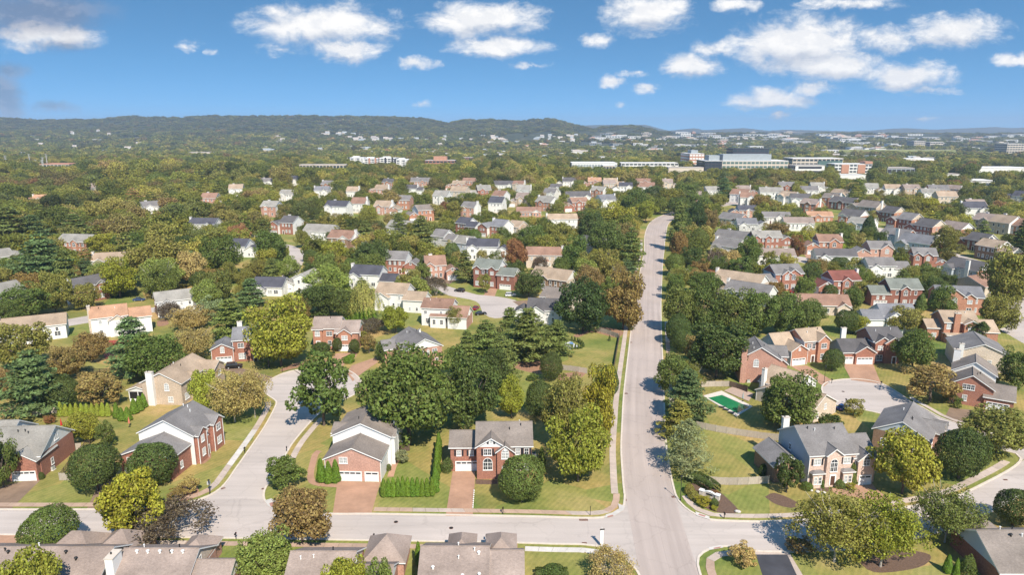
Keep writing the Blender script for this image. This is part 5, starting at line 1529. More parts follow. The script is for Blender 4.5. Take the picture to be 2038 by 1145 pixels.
# white apartment block: stepped wings with coloured bays
for k, (x0, x1, yt, yb) in enumerate([(692, 722, 315, 331), (720, 752, 317, 335), (750, 786, 316, 334), (784, 812, 319, 337)]):
    lab = ['dark banded left wing of the white apartment block', 'second wing of the white apartment block with brick stripes', 'third wing of the white apartment block, the widest', 'right end wing of the white apartment block'][k]
    r_, W, H_ = office('apartment_block', lab, x0, x1, yt, yb, 55, 5, WHITEC, CGLASS, ROOFW, 5, nick='the white apartment block' if k == 1 else None)
    for q in (.12, .5, .88):
        penthouse(r_, W * q - 1.6, W * q + 1.6, -2.2, .5, 0, H_ + 2.5, [ORANGEC, DARKC, WHITEC][(k + int(q * 10)) % 3], 'stair_bay')
    penthouse(r_, W * .3, W * .7, 10, 25, H_ + .7, H_ + 4, WHITEC)
r_, W, H_ = office('office_building', 'red brick office block with raised centre behind the treetops', 846, 905, 320, 331, 45, 2, REDC, CGLASS, ROOFT, 8, nick='the red brick office block')
penthouse(r_, W * .28, W * .72, 8, 30, H_ + .7, H_ + 9, ORANGEC)
office('office_building', 'small red brick building with hipped top right of red office', 921, 942, 314, 322, 30, 2, REDC, CGLASS, ROOFT, 4)
r_, W, H_ = office('office_building', 'brick office block with dark glass side and grid of windows', 1371, 1400, 307, 338, 75, 5, ORANGEC, WHITEC, ROOFW, 5, nick='the brick office with grid windows')
penthouse(r_, 8, W - 8, 20, 50, H_ + .7, H_ + 7, GREYC)
r_, W, H_ = office('office_building', 'dark glass office block with grey rooftop box between two offices', 1402, 1436, 321, 345, 60, 4, DARKC, CGLASS, ROOFW, 5)
penthouse(r_, 10, W - 2, 12, 40, H_ + .7, H_ + 10, GREYC)
r_, W, H_ = office('office_building', 'long white and red office building with green glazed floors', 1436, 1567, 321, 345, 60, 3, CREAMC, GGLASS, ROOFW, 16, nick='the long white office building')
penthouse(r_, 5, W * .78, 14, 45, H_ + .7, H_ + 12, GREYC)
penthouse(r_, .5, W - .5, -1.2, -.1, 0, H_ * .3, REDC, 'brick_base')
r_, W, H_ = office('office_building', 'tall dark stepped office tower behind the long white office', 1457, 1528, 297, 330, 50, 4, DARKC, CGLASS, DARKC, 8)
penthouse(r_, W * .2, W * .98, -4, -.5, H_ * .42, H_ * .62, CREAMC, 'facade_band')
r_, W, H_ = office('office_building', 'cream office with dark glass right half behind parking deck', 1576, 1676, 316, 338, 50, 3, CREAMC, CGLASS, ROOFW, 12, nick='the cream office with dark glass')
penthouse(r_, W * .5, W * .98, -1.5, -.2, H_ * .08, H_ * .8, GGLASS, 'glass_front')
office('parking_deck', 'white two level parking deck in front of cream office', 1582, 1640, 330, 347, 40, 2, WHITEC, DARKC, ROOFT, 1, 'garage')
r_, W, H_ = office('apartment_block', 'white and brick apartment building with raised right tower', 1660, 1734, 327, 345, 35, 3, WHITEC, CGLASS, ROOFW, 10)
for q in (.18, .62):
    penthouse(r_, W * q, W * (q + .2), -1.2, -.1, 0, H_ - 1, ORANGEC, 'brick_bay')
penthouse(r_, W * .8, W, -1, 20, H_ + .7, H_ + 5, ORANGEC)
r_, W, H_ = office('shop_building', 'low white retail building with brick front right of the avenue end', 1236, 1350, 325, 336, 40, 2, WHITEC, CGLASS, ROOFW, 14, nick='the low white retail building')
office('shop_building', 'low tan brick building in front of the brick office', 1330, 1400, 334, 346, 25, 1, CREAMC, CREAMC, ROOFT, 6)
office('warehouse', 'long white warehouse with slanted roofline above the treetops', 1138, 1228, 325, 338, 60, 1, WHITEC, GREYC, ROOFW, 16, 'warehouse', nick='the long white warehouse')
office('shop_building', 'low beige building left of the avenue end', 1200, 1224, 330, 341, 30, 1, CREAMC, CGLASS, ROOFW, 4)
office('school_building', 'low building with orange roof beside power poles at left', 78, 138, 327, 334, 50, 1, CREAMC, CGLASS, noise_mat('orange_roof', two((.50, .23, .15), .1), .05, .9), 8, nick='the orange roofed building')
office('shop_building', 'small white roofed building right of the orange roof', 138, 158, 326, 332, 30, 1, WHITEC, CGLASS, ROOFW, 3)
office('shop_building', 'row of low cream buildings left of the white apartments', 596, 690, 328, 338, 25, 1, CREAMC, CGLASS, ROOFT, 14)
office('hospital_building', 'pale cream hospital like block at far right edge', 2002, 2040, 287, 309, 60, 5, CREAMC, CGLASS, ROOFW, 7, nick='the pale block at right edge')
office('office_building', 'cream banded office far right of centre', 1818, 1840, 281, 296, 60, 4, CREAMC, CGLASS, ROOFW, 5)
office('office_building', 'second cream banded office farther right', 1850, 1876, 283, 296, 60, 3, CREAMC, CGLASS, ROOFW, 5)
office('warehouse', 'long white roofed warehouse near right edge', 1948, 2060, 335, 344, 60, 1, WHITEC, WHITEC, ROOFW, 12, 'warehouse')
office('shop_building', 'white store with dark awnings right of centre', 1798, 1858, 316, 323, 40, 1, WHITEC, CREAMC, ROOFW, 8)
office('shop_building', 'grey roofed building among trees right of the apartment tower', 1765, 1820, 335, 348, 40, 1, GREYC, DARKC, ROOFT, 6)
office('shop_building', 'white roofed low building in woods left of the apartments', 376, 418, 303, 311, 35, 1, CREAMC, CREAMC, ROOFT, 4)
office('shop_building', 'white curved roof building among trees at right', 1920, 1982, 360, 369, 35, 1, GREYC, WHITEC, ROOFW, 6)
office('shop_building', 'pale flat roof behind trees below the cream office', 1672, 1722, 349, 356, 25, 1, WHITEC, WHITEC, ROOFW, 5)
office('shop_building', 'pale flat roof glimpsed between trees at right', 1880, 1912, 347, 353, 25, 1, WHITEC, WHITEC, ROOFT, 3)

# scattered pale buildings of the town below the hills
trg = random.Random(21)
town = []
for (xa, xb, ya, yb, n, wmin, wmax) in ((630, 720, 268, 273, 9, 6, 12), (690, 830, 277, 284, 16, 6, 12), (830, 1010, 275, 292, 18, 6, 14), (690, 760, 296, 308, 7, 8, 16), (1060, 1170, 273, 283, 16, 5, 11), (1010, 1180, 285, 312, 12, 7, 22), (1180, 1330, 268, 303, 30, 8, 30), (1330, 1520, 264, 298, 54, 8, 36),
                              (1520, 1760, 263, 292, 54, 8, 40), (1560, 1800, 294, 318, 20, 10, 34), (1760, 2038, 268, 300, 34, 10, 34), (1820, 2038, 312, 330, 8, 10, 30), (0, 420, 262, 312, 12, 5, 14), (420, 690, 272, 312, 10, 6, 14), (820, 1010, 296, 314, 12, 10, 26), (1040, 1240, 312, 324, 8, 10, 30)):
    for _ in range(n):
        town.append((trg.uniform(xa, xb), trg.uniform(ya, yb), trg.uniform(wmin, wmax)))
tmesh = []
for i in range(8):
    m = MB()
    if i < 5:
        m.box(-.5, .5, 0, 1, 0, .8, 0)
        m.box(-.52, .52, -.02, 1.02, .8, .9, 1)
        for k in range(5):
            m.box(-.44 + k * .19, -.44 + k * .19 + .12, -.012, .01, .3, .62, 2)
        if i % 2:
            m.box(-.2, .25, .3, .7, .9, 1.15, 0)
    else:
        m.box(-.5, .5, 0, .8, 0, .6, 0)
        m.poly([(-.55, -.05, .58), (.55, -.05, .58), (.55, .4, 1), (-.55, .4, 1)], 1)
        m.poly([(.55, .85, .58), (-.55, .85, .58), (-.55, .4, 1), (.55, .4, 1)], 1)
        m.poly([(.5, 0, .6), (.5, .8, .6), (.5, .4, .98)], 0)
        m.poly([(-.5, .8, .6), (-.5, 0, .6), (-.5, .4, .98)], 0)
    tmesh.append(m.mesh('building', [[WHITEC, CREAMC, WHITEC, ORANGEC, GREYC, WHITEC, CREAMC, WHITEC][i], [ROOFW, ROOFT, ROOFW, ROOFW, ROOFT, ROOFT, GREYC, ROOFT][i], CGLASS]))
DD = np.linspace(1400, 7500, 400)
for x, y, w in town:
    # the point of the rising ground that shows at this photo row
    bx = (x - 1019) / FPX * DD * math.cos(PITCH)
    zz_ = np.where(DD > 2500, np.maximum(hill_h(bx, DD), 0), 0)
    zc_ = zz_ - CAMH
    rows = 572.5 - FPX * (DD * math.sin(PITCH) + zc_ * math.cos(PITCH)) / (DD * math.cos(PITCH) - zc_ * math.sin(PITCH))
    hit = np.nonzero(rows <= y)[0]
    g = (float(bx[hit[0]]), float(DD[hit[0]]), float(zz_[hit[0]])) if len(hit) else None
    if g is None:
        continue
    s = PX(*g)[2]
    W = w / s
    h = max(6, min(14, 5.0 / s))
    small = W < 30
    k = trg.choice((5, 6, 7)) if small else trg.choice((0, 0, 1, 2, 2, 3, 4))
    o = link('building', tmesh[k], None, (g[0], g[1], g[2] - .5), trg.uniform(-.5, .5), (W, W * trg.uniform(.4, .8), h * (1.4 if small else 1.1)))
    tag(o, None, 'building', 'far buildings of the town below the hills')
    AUTO.append((o, x, y, ('far small pale gabled building' if small else ['far flat roofed white building', 'far flat roofed cream building', 'far white building', 'far orange brick building', 'far grey building'][k])))
    FOOT.append((g[0], g[1], W * .55))

# motorway on its grassy embankment, with lorries
def far_band(name, x0, x1, y, wid, z, mat):
    a, b = G(x0, y), G(x1, y)
    m = MB()
    m.hexa([(a.x, a.y, 0), (b.x, a.y, 0), (b.x, a.y + wid, 0), (a.x, a.y + wid, 0), (a.x, a.y + 14, z), (b.x, a.y + 14, z), (b.x, a.y + wid - 14, z), (a.x, a.y + wid - 14, z)], [1, 0, 0, 0, 0, 0])
    return struct(m.build(name, [noise_mat('embankment_grass', two((.17, .18, .06), .15), .02, .95), mat]))
far_band('highway_embankment', 1645, 1905, 303, 60, 9, ROADL)
ea = G(1645, 303)
for k, x in enumerate((1700, 1730, 1752)):
    p = G(x, 303)
    t = thing('lorry', f"white lorry on the distant motorway, {['leftmost', 'middle', 'rightmost'][k]} of three", 'lorry', (p.x, p.y + 22, 9), 0, 'lorries on the motorway')
    m = MB(); m.box(-8, 4.5, -1.3, 1.3, 1.1, 4.2); m.build('trailer', WHITEC, t)
    m = MB(); m.box(5, 7.4, -1.25, 1.25, .9, 3.3); m.box(7.4, 8, -1.2, 1.2, .9, 2.0); m.build('cab', [WHITEC], t)
    for wx in (-6.5, -5.2, 5.4, 7.2):
        for wy in (-1.2, 1.2):
            m = MB(); m.cyl((wx, wy - .15, .5), (wx, wy + .15, .5), .5, .5, 8); m.build('wheel', BLACK, t)
# steel power poles left
STEEL = noise_mat('galvanised_steel', two((.42, .42, .41), .1), 1, .5)
for k, (x, yt, yb) in enumerate([(14, 310, 338), (61, 307, 333), (85, 319, 335), (87, 313, 334), (95, 307, 333), (45, 316, 331), (0, 318, 338), (72, 318, 332), (42, 271, 288), (610, 283, 292)]):
    p = G(x, yb)
    s = PX(p.x, p.y)[2]
    h = (yb - yt) / s
    t = thing('power_pole', 'power pole', 'pole', (p.x, p.y, 0), 0, 'steel poles rising from the far trees')
    m = MB(); m.cyl((0, 0, 0), (0, 0, h), .9, .45, 8); m.build('pole', STEEL, t)
    for q in (.98, .86, .74):
        m = MB(); m.box(-3.2, 3.2, -.25, .25, h * q - .25, h * q + .2); m.build('cross_arm', STEEL, t)
    AUTO.append((t, x, (yt + yb) / 2, 'tall steel power pole'))
# ------------------------------------------------------------------ trees
def quads(c, n, size, r, aspect=.62):
    """Leaf-shaped quads: centres c, normals n, half-lengths size (numpy)."""
    N = len(c)
    t = r.normal(size=(N, 3))
    u = np.cross(n, t)
    u /= np.linalg.norm(u, axis=1)[:, None] + 1e-9
    v = np.cross(n, u)
    v /= np.linalg.norm(v, axis=1)[:, None] + 1e-9
    s = size[:, None]
    p = np.stack([c + u * s, c + v * s * aspect, c - u * s, c - v * s * aspect], 1)
    return p.reshape(-1, 3), np.arange(N * 4).reshape(-1, 4)
def unit(v):
    return v / (np.linalg.norm(v, axis=-1, keepdims=True) + 1e-9)
def crown_puffs(seed, npuff=46, per=170, leaf=.026, pr=(.12, .2), z0=.14, flat=1.0, inner=.55, jitter=.55, droop=0.0, gap=0.0):
    r = np.random.default_rng(seed)
    zc, rz = (1 + z0) / 2, (1 - z0) / 2
    d = unit(r.normal(size=(npuff, 3)))
    d[:, 2] = d[:, 2] * .9 + .05
    rad = r.uniform(inner, .86, npuff)[:, None]
    shape = 1 + .26 * np.sin(d[:, :1] * 5 + seed) * np.cos(d[:, 1:2] * 4 + seed * 2)
    c = d * rad * shape * np.array([.5, .5, rz * flat]) + np.array([0, 0, zc])
    c[:, 2] -= droop * (c[:, 0] ** 2 + c[:, 1] ** 2)
    R = r.uniform(pr[0], pr[1], npuff)
    C, Nn, Sz = [], [], []
    for k in range(npuff):
        q = unit(r.normal(size=(per, 3)))
        out = unit((c[k] - np.array([0, 0, zc - .1])) / np.array([.5, .5, rz]))
        keep = (q @ out > -.45) & (r.random(per) > gap)
        q = q[keep]
        rr = R[k] * r.uniform(.72, 1.06, len(q))[:, None]
        C.append(c[k] + q * rr * np.array([1, 1, .8]))
        Nn.append(unit(q * .75 + np.array([0, 0, .35]) + r.normal(size=q.shape) * jitter))
        Sz.append(r.uniform(.65, 1.3, len(q)) * leaf)
    C = np.concatenate(C)
    C[:, 2] = np.clip(C[:, 2], z0 * .55, 1.04)
    return quads(C, np.concatenate(Nn), np.concatenate(Sz), r)
def crown_dense(seed, n=9000, leaf=.019, z0=.05):
    """Tight oval of fine leaves with shallow lobes."""
    r = np.random.default_rng(seed)
    d = unit(r.normal(size=(n, 3)))
    az, el = np.arctan2(d[:, 1], d[:, 0]), d[:, 2]
    lob = np.ones(n)
    for k in range(44):
        q = unit(r.normal(size=3))
        lob += r.uniform(.03, .10) * np.exp(-((1 - d @ q) / .03)) - .004
    rad = .46 * lob * (1 - .13 * np.clip(el, 0, 1) ** 2) * r.choice([1, .96, .91, .84, .74], n, p=[.36, .28, .18, .1, .08])
    rad *= 1 + .02 * r.normal(size=n)
    rad *= 1 + .07 * np.sin(d @ np.array([2.3, 1.1, 3.0]) + seed) + .05 * np.sin(d @ np.array([-3.9, 4.2, 2.1]) + seed * 2)
    zc = (1 + z0) / 2
    c = d * rad[:, None] * np.array([1, 1, (1 - z0) / .96]) + np.array([0, 0, zc - .02])
    egg = 1 - .22 * np.clip((c[:, 2] - zc) / (1 - zc), -1, 1)
    c[:, :2] *= egg[:, None] * 1.03
    nn = unit(d + np.array([0, 0, .25]) + r.normal(size=d.shape) * .55)
    return quads(c, nn, r.uniform(.6, 1.3, n) * leaf, r)
def crown_pine(seed, tiers=12, leaf=.036, taper=1.08, dens=62):
    r = np.random.default_rng(seed)
    C, Nn, Sz = [], [], []
    for t in range(tiers):
        f = t / (tiers - 1)
        z = .16 + .82 * f + r.normal() * .012
        L = .5 * (1 - f ** 1.6) ** .8 * taper * r.uniform(.7, 1.1) + .06
        nb = r.integers(6, 9)
        a0 = r.uniform(0, 6.28)
        for b in range(nb):
            if r.random() < .1:
                continue
            a = a0 + 6.283 * b / nb + r.normal() * .2
            l = L * r.uniform(.65, 1.1)
            n = int(dens * (.5 + l * 2.2))
            s = r.beta(1.8, 1.1, n)
            w = (.03 + .10 * np.sin(np.clip(s, 0, 1) * 2.6)) * r.normal(size=n) * .62
            zz = z + .035 * s - .02 * s * s + r.normal(size=n) * .011 - abs(w) * .12
            C.append(np.stack([np.cos(a) * s * l - np.sin(a) * w, np.sin(a) * s * l + np.cos(a) * w, zz], 1))
            Nn.append(unit(np.stack([np.cos(a) * .25 + r.normal(size=n) * .38, np.sin(a) * .25 + r.normal(size=n) * .38, np.ones(n)], 1)))
            Sz.append(r.uniform(.6, 1.3, n) * leaf)
    C = np.concatenate(C)
    return quads(C, np.concatenate(Nn), np.concatenate(Sz), r, .42)
def crown_cone(seed, n=2600, leaf=.066, power=.52):
    r = np.random.default_rng(seed)
    z = r.beta(1, 1.15, n)
    a = r.uniform(0, 6.283, n)
    rad = .5 * np.minimum((1 - z) ** power, .55 + z * 4) * (1 + .10 * np.sin(a * 3 + z * 9 + seed)) * r.choice([1, .86, .68], n, p=[.6, .25, .15])
    c = np.stack([np.cos(a) * rad, np.sin(a) * rad, .02 + z * .97], 1)
    nn = unit(np.stack([np.cos(a), np.sin(a), np.full(n, .3)], 1) + r.normal(size=(n, 3)) * .4)
    s = r.uniform(.6, 1.3, n) * leaf
    p, f = quads(c, nn, s, r)
    p = p.reshape(-1, 4, 3)
    p[:, :, 2] = c[:, None, 2] + (p[:, :, 2] - c[:, None, 2]) * .5
    return p.reshape(-1, 3), f
def crown_willow(seed, strands=420):
    r = np.random.default_rng(seed)
    C, Nn, Sz = [], [], []
    for k in range(strands):
        a, rr = r.uniform(0, 6.283), .5 * math.sqrt(r.uniform(.03, 1))
        top = 1.0 - .55 * (rr / .5) ** 2.2 - r.uniform(0, .12)
        ln = r.uniform(.25, .6) * top
        n = int(ln * 34)
        s = np.linspace(0, 1, n)
        C.append(np.stack([np.cos(a) * (rr + .03 * s) + r.normal(size=n) * .006, np.sin(a) * (rr + .03 * s) + r.normal(size=n) * .006, top - s * ln], 1))
        Nn.append(unit(np.stack([np.full(n, np.cos(a)), np.full(n, np.sin(a)), np.full(n, .5)], 1) + r.normal(size=(n, 3)) * .5))
        Sz.append(np.full(n, .019))
    return quads(np.concatenate(C), np.concatenate(Nn), np.concatenate(Sz), r, .45)
def trunk_mesh(seed, h0=.55, r0=.028, limbs=7, spread_=.36, top=.8, bark=None):
    rd = random.Random(seed)
    m = MB()
    pts = [Vector((0, 0, -.01))]
    for k in range(4):
        pts.append(Vector((rd.uniform(-.02, .02) * k, rd.uniform(-.02, .02) * k, h0 * (k + 1) / 4)))
    for k in range(4):
        m.cyl(pts[k], pts[k + 1], r0 * (1 - .16 * k), r0 * (1 - .16 * (k + 1)), 7)
    for k in range(limbs):
        a = 6.283 * k / limbs + rd.uniform(-.4, .4)
        st = pts[rd.randint(1, 4)]
        e1 = st + Vector((math.cos(a) * spread_ * .5, math.sin(a) * spread_ * .5, (top - st.z) * .45))
        e2 = e1 + Vector((math.cos(a + rd.uniform(-.5, .5)) * spread_ * .5, math.sin(a) * spread_ * .5, (top - e1.z) * .7))
        m.cyl(st, e1, r0 * .5, r0 * .32, 5)
        m.cyl(e1, e2, r0 * .32, r0 * .1, 5)
    return m.mesh('trunk', [bark or BARK])
def bare_mesh(seed, n0=8, depth=4):
    """Branches of a nearly leafless crown."""
    rd = random.Random(seed)
    m = MB()
    tips = []
    def grow(p, d, l, r, k):
        e = p + d * l
        m.cyl(p, e, r, r * .68, 4 if k > 1 else 3, 0, False)
        if k == 0:
            tips.append(e)
            return
        for q in range(rd.choice((2, 3, 3))):
            nd = (d + Vector((rd.gauss(0, .55), rd.gauss(0, .55), rd.gauss(.05, .38)))).normalized()
            grow(e, nd, l * rd.uniform(.62, .85), r * .62, k - 1)
    for k in range(n0):
        a = 6.283 * k / n0
        grow(Vector((0, 0, .04)), Vector((math.cos(a) * .55, math.sin(a) * .55, 1)).normalized(), .23, .013, depth)
    return m.mesh('branches', [PALEBARK]), tips
def cm(name, pf, mat=None):
    return np_mesh(name, pf[0], pf[1], mat or LEAF)
CROWN = {
    'oak': [cm('crown', crown_puffs(s, 66, 230, .021, (.11, .17), .04)) for s in (1, 2, 3, 4)],
    'maple': [cm('crown', crown_puffs(s, 62, 210, .0225, (.11, .16), .0, inner=.5, jitter=.5)) for s in (11, 12, 13)],
    'pear': [cm('crown', crown_dense(s, 11000, .0165)) for s in (21, 22, 23)],
    'magnolia': [cm('crown', crown_puffs(s, 70, 110, .025, (.07, .12), .03, inner=.45, jitter=.9)) for s in (31, 32)],
    'airy': [cm('crown', crown_puffs(s, 110, 190, .0145, (.08, .15), .04, inner=.3, jitter=.9, droop=.45, gap=.1)) for s in (41, 42, 43)],
    'pine': [cm('crown', crown_pine(s)) for s in (51, 52, 53)],
    'cedar': [cm('crown', crown_pine(s, 14, .025, 1.05, 44)) for s in (61, 62)],
    'cone': [cm('crown', crown_cone(s)) for s in (71, 72, 73)],
    'willow': [cm('crown', crown_willow(s)) for s in (81,)],
    'shrub': [cm('crown', crown_dense(s, 2600, .034, -.25)) for s in (91, 92)],
    'yew': [cm('crown', crown_puffs(s, 40, 150, .026, (.10, .15), .02, inner=.5)) for s in (95, 96)],
}
TRUNK = {k: trunk_mesh(5 + i, *a) for i, (k, a) in enumerate({'oak': (.5, .024, 9, .34, .8), 'maple': (.5, .022, 8, .33, .8), 'pear': (.4, .024, 6, .2, .7), 'magnolia': (.5, .026, 8, .33, .8), 'airy': (.5, .016, 11, .38, .9, PALEBARK), 'pine': (.95, .02, 0, .2, .9), 'cedar': (.95, .02, 0, .2, .9), 'cone': (.6, .05, 0, .1, .6), 'willow': (.6, .03, 8, .3, .9), 'shrub': (.4, .04, 5, .2, .6), 'yew': (.5, .03, 6, .3, .7)}.items())}
BARE = []
for s in (3, 8):
    me, tips = bare_mesh(s)
    r = np.random.default_rng(s)
    t = np.array([tuple(v) for v in tips])
    t = t[r.integers(0, len(t), 5200)] + r.normal(size=(5200, 3)) * .045
    lv = quads(t, unit(r.normal(size=t.shape) + np.array([0, 0, .4])), r.uniform(.012, .026, len(t)), r)
    BARE.append((me, cm('crown', lv)))
COL = {'dark': (0.098, 0.129, 0.031), 'deep': (0.072, 0.101, 0.027), 'green': (0.133, 0.171, 0.037), 'mid': (0.177, 0.203, 0.045), 'olive': (0.249, 0.230, 0.052), 'yel': (0.31, 0.285, 0.032), 'yg': (0.293, 0.293, 0.038), 'lime': (0.313, 0.360, 0.046), 'brown': (0.293, 0.205, 0.070), 'rust': (0.27, 0.125, 0.052),
       'tan': (0.432, 0.327, 0.119), 'grey': (0.249, 0.269, 0.124), 'pine': (0.189, 0.224, 0.057), 'bluepine': (0.147, 0.201, 0.071), 'arb': (0.153, 0.242, 0.026), 'twig': (0.135, 0.098, 0.062), 'orange': (0.283, 0.195, 0.059), 'willow': (0.367, 0.332, 0.087), 'light': (0.249, 0.282, 0.061)}
CNAME = {'dark': 'dark green', 'deep': 'very dark green', 'green': 'green', 'mid': 'mid green', 'olive': 'olive green', 'yel': 'yellow green', 'yg': 'yellowish green', 'lime': 'bright green', 'brown': 'brownish', 'rust': 'rust red', 'tan': 'straw coloured', 'grey': 'grey green', 'pine': 'green', 'bluepine': 'bluish green', 'arb': 'bright green', 'twig': 'bare brown', 'orange': 'orange brown', 'willow': 'pale green', 'light': 'light green'}
KNAME = {'oak': ('oak_tree', 'broad tree'), 'maple': ('maple_tree', 'maple'), 'pear': ('pear_tree', 'round dense tree'), 'magnolia': ('magnolia_tree', 'open crowned tree'), 'airy': ('birch_tree', 'airy tree'), 'pine': ('pine_tree', 'layered pine'), 'cedar': ('cedar_tree', 'feathery cedar'),
         'cone': ('arborvitae', 'narrow conical evergreen'), 'willow': ('willow_tree', 'weeping willow'), 'shrub': ('shrub', 'rounded shrub'), 'yew': ('shrub', 'loose shrub'), 'bare': ('bare_tree', 'nearly leafless tree')}
TREES = []
trd = random.Random(99)
def tree_at(p, W, H_, kind, colr, label=None, group=None, lean=0.0):
    nm, kn = KNAME[kind]
    cat = 'shrub' if kind in ('shrub', 'yew') else ('evergreen' if kind == 'cone' else 'tree')
    t = thing(nm, label, cat, (p[0], p[1], 0), trd.uniform(0, 6.28), group, (W, W, H_))
    if kind == 'bare':
        a, b = trd.choice(BARE)
        link('branches', a, t)
        c = link('crown', b, t)
    else:
        link('trunk', TRUNK[kind], t)
        c = link('crown', trd.choice(CROWN[kind]), t)
    j = trd.uniform(.9, 1.12)
    c.color = (*[v * j * trd.uniform(.95, 1.05) for v in COL[colr]], 1)
    FOOTT.append((p[0], p[1], W * .42))
    TREES.append(t)
    return t
FOOTT = []
def tree(x, yt, yb, w, kind='oak', colr='green', label=None):
    """A tree whose picture in the photo spans rows yt..yb and w columns about x."""
    ang = PITCH + math.atan((yb - 572.5) / FPX)
    ybase = yb - .24 * w * math.sin(ang)
    if kind == 'cone':
        ybase = yb - .4 * w * math.sin(ang)
    p = G(x, ybase)
    s = PX(p.x, p.y)[2]
    W = w / s
    H_ = max(W * .55, (ybase - yt) / (s * math.cos(ang)) * (1.0 if kind in ('cone', 'pine', 'cedar', 'shrub') else 1.03))
    t = tree_at(p, W, H_, kind, colr, label)
    if label is None:
        AUTO.append((t, x, (yt + yb) / 2, f"{CNAME[colr]} {KNAME[kind][1]}" if kind != 'bare' else f"{'brown twiggy' if colr == 'twig' else CNAME[colr]} nearly leafless tree"))
    else:
        LAND.append((x, (yt + yb) / 2, None))
    return t
T = tree
# front edge and lower left
T(195, 878, 990, 108, 'pear', 'dark', 'dark green round dense tree at the fence end, left one of the pair')
T(308, 878, 978, 108, 'pear', 'dark', 'dark green round dense tree before the white gabled house, right of its twin')
T(268, 942, 1090, 120, 'maple', 'yel', 'bright yellow green maple overhanging the west street')
T(338, 1000, 1090, 150, 'bare', 'twig', 'brown nearly leafless tree beside the yellow maple')
T(105, 1010, 1118, 118, 'pear', 'green', 'green round dense tree behind the mauve roofed house')
T(8, 868, 978, 62, 'maple', 'green', 'green tree cut off by the left edge above the driveway')
T(72, 1112, 1262, 112, 'maple', 'yg', 'yellowish tree in front of the mauve roof at lower left')
T(570, 912, 982, 88, 'magnolia', 'green', 'open branched green tree on the street corner lawn')
T(602, 978, 1096, 118, 'maple', 'brown', 'brownish maple standing at the corner kerb')
T(535, 1078, 1175, 115, 'oak', 'light', 'light green tree at lower edge below the brownish maple')
T(690, 1116, 1250, 84, 'maple', 'yg', 'yellow tipped tree at lower edge before the large hip')
T(757, 1124, 1230, 62, 'yew', 'mid', 'green bushy tree at lower edge right of the yellow tipped one')
T(1039, 902, 1012, 108, 'pear', 'green', 'round dense green tree on the lawn before the pedimented brick house')
T(1150, 828, 972, 116, 'maple', 'yg', 'large yellow green maple on the lawn beside the avenue')
T(1190, 735, 880, 72, 'maple', 'yel', 'tall golden maple right beside the avenue sidewalk')
T(1125, 755, 905, 88, 'oak', 'olive', 'olive tree tucked behind the large yellow green maple')
T(1075, 752, 838, 72, 'pear', 'dark'); T(1097, 695, 762, 52, 'pear', 'dark'); T(1210, 722, 800, 48, 'pear', 'dark')
T(815, 705, 905, 185, 'oak', 'green', 'huge dark green oak behind the triple garage house')
T(935, 712, 862, 120, 'oak', 'dark', 'large dark oak right of the huge oak')
T(645, 706, 860, 128, 'magnolia', 'green', 'large open crowned tree inside the cul-de-sac')
T(1018, 755, 838, 50, 'maple', 'yg'); T(985, 700, 790, 66, 'oak', 'dark'); T(905, 690, 760, 50, 'yew', 'green')
for a in ((1052, 618, 728, 112), (968, 640, 716, 72), (1000, 672, 765, 70), (930, 660, 722, 50), (1108, 640, 712, 66), (1015, 615, 690, 60)):
    T(*a, 'pine', 'pine')
T(1160, 560, 668, 106, 'oak', 'deep', 'big very dark oak left of the avenue')
T(1240, 546, 662, 86, 'maple', 'orange', 'orange brown maple overhanging the left edge of the avenue')
# left middle
T(72, 705, 835, 120, 'pine', 'bluepine'); T(122, 742, 822, 84, 'pear', 'dark'); T(205, 742, 818, 92, 'yew', 'brown'); T(168, 822, 888, 66, 'maple', 'yg'); T(272, 638, 758, 104, 'pine', 'bluepine'); T(312, 668, 770, 104, 'oak', 'green'); T(185, 662, 724, 64, 'oak', 'brown')
T(388, 648, 722, 88, 'airy', 'tan'); T(135, 690, 760, 70, 'oak', 'brown'); T(45, 645, 745, 105, 'oak', 'olive'); T(10, 735, 800, 60, 'oak', 'brown'); T(412, 733, 836, 60, 'maple', 'lime'); T(468, 742, 852, 112, 'airy', 'tan'); T(508, 730, 838, 62, 'airy', 'tan'); T(380, 605, 664, 82, 'airy', 'tan')
T(462, 598, 684, 84, 'pine', 'pine'); T(425, 590, 650, 60, 'magnolia', 'grey'); T(560, 600, 740, 122, 'maple', 'yg', 'large yellow green maple beside the cul-de-sac top'); T(535, 640, 736, 60, 'oak', 'green'); T(500, 640, 700, 45, 'pear', 'dark')
T(725, 560, 640, 78, 'willow', 'willow', 'pale weeping willow in the middle distance'); T(655, 533, 604, 92, 'maple', 'light'); T(640, 572, 634, 92, 'oak', 'dark'); T(690, 575, 640, 60, 'oak', 'green'); T(788, 605, 668, 54, 'maple', 'yg'); T(738, 632, 664, 62, 'bare', 'twig')
T(600, 590, 640, 50, 'airy', 'brown'); T(580, 595, 630, 40, 'yew', 'olive'); T(720, 660, 690, 34, 'yew', 'olive'); T(735, 665, 706, 34, 'yew', 'brown'); T(672, 670, 702, 24, 'pear', 'dark'); T(706, 672, 706, 26, 'pear', 'dark'); T(765, 683, 722, 34, 'oak', 'dark')
T(240, 516, 598, 66, 'maple', 'yel', 'rounded golden tree beside the charcoal roofed brick house'); T(170, 564, 620, 58, 'oak', 'olive'); T(55, 580, 640, 118, 'oak', 'green'); T(112, 540, 628, 64, 'oak', 'olive'); T(92, 468, 582, 112, 'pine', 'bluepine'); T(135, 500, 592, 60, 'pine', 'pine'); T(25, 415, 500, 110, 'pine', 'pine'); T(70, 430, 495, 70, 'pine', 'bluepine')
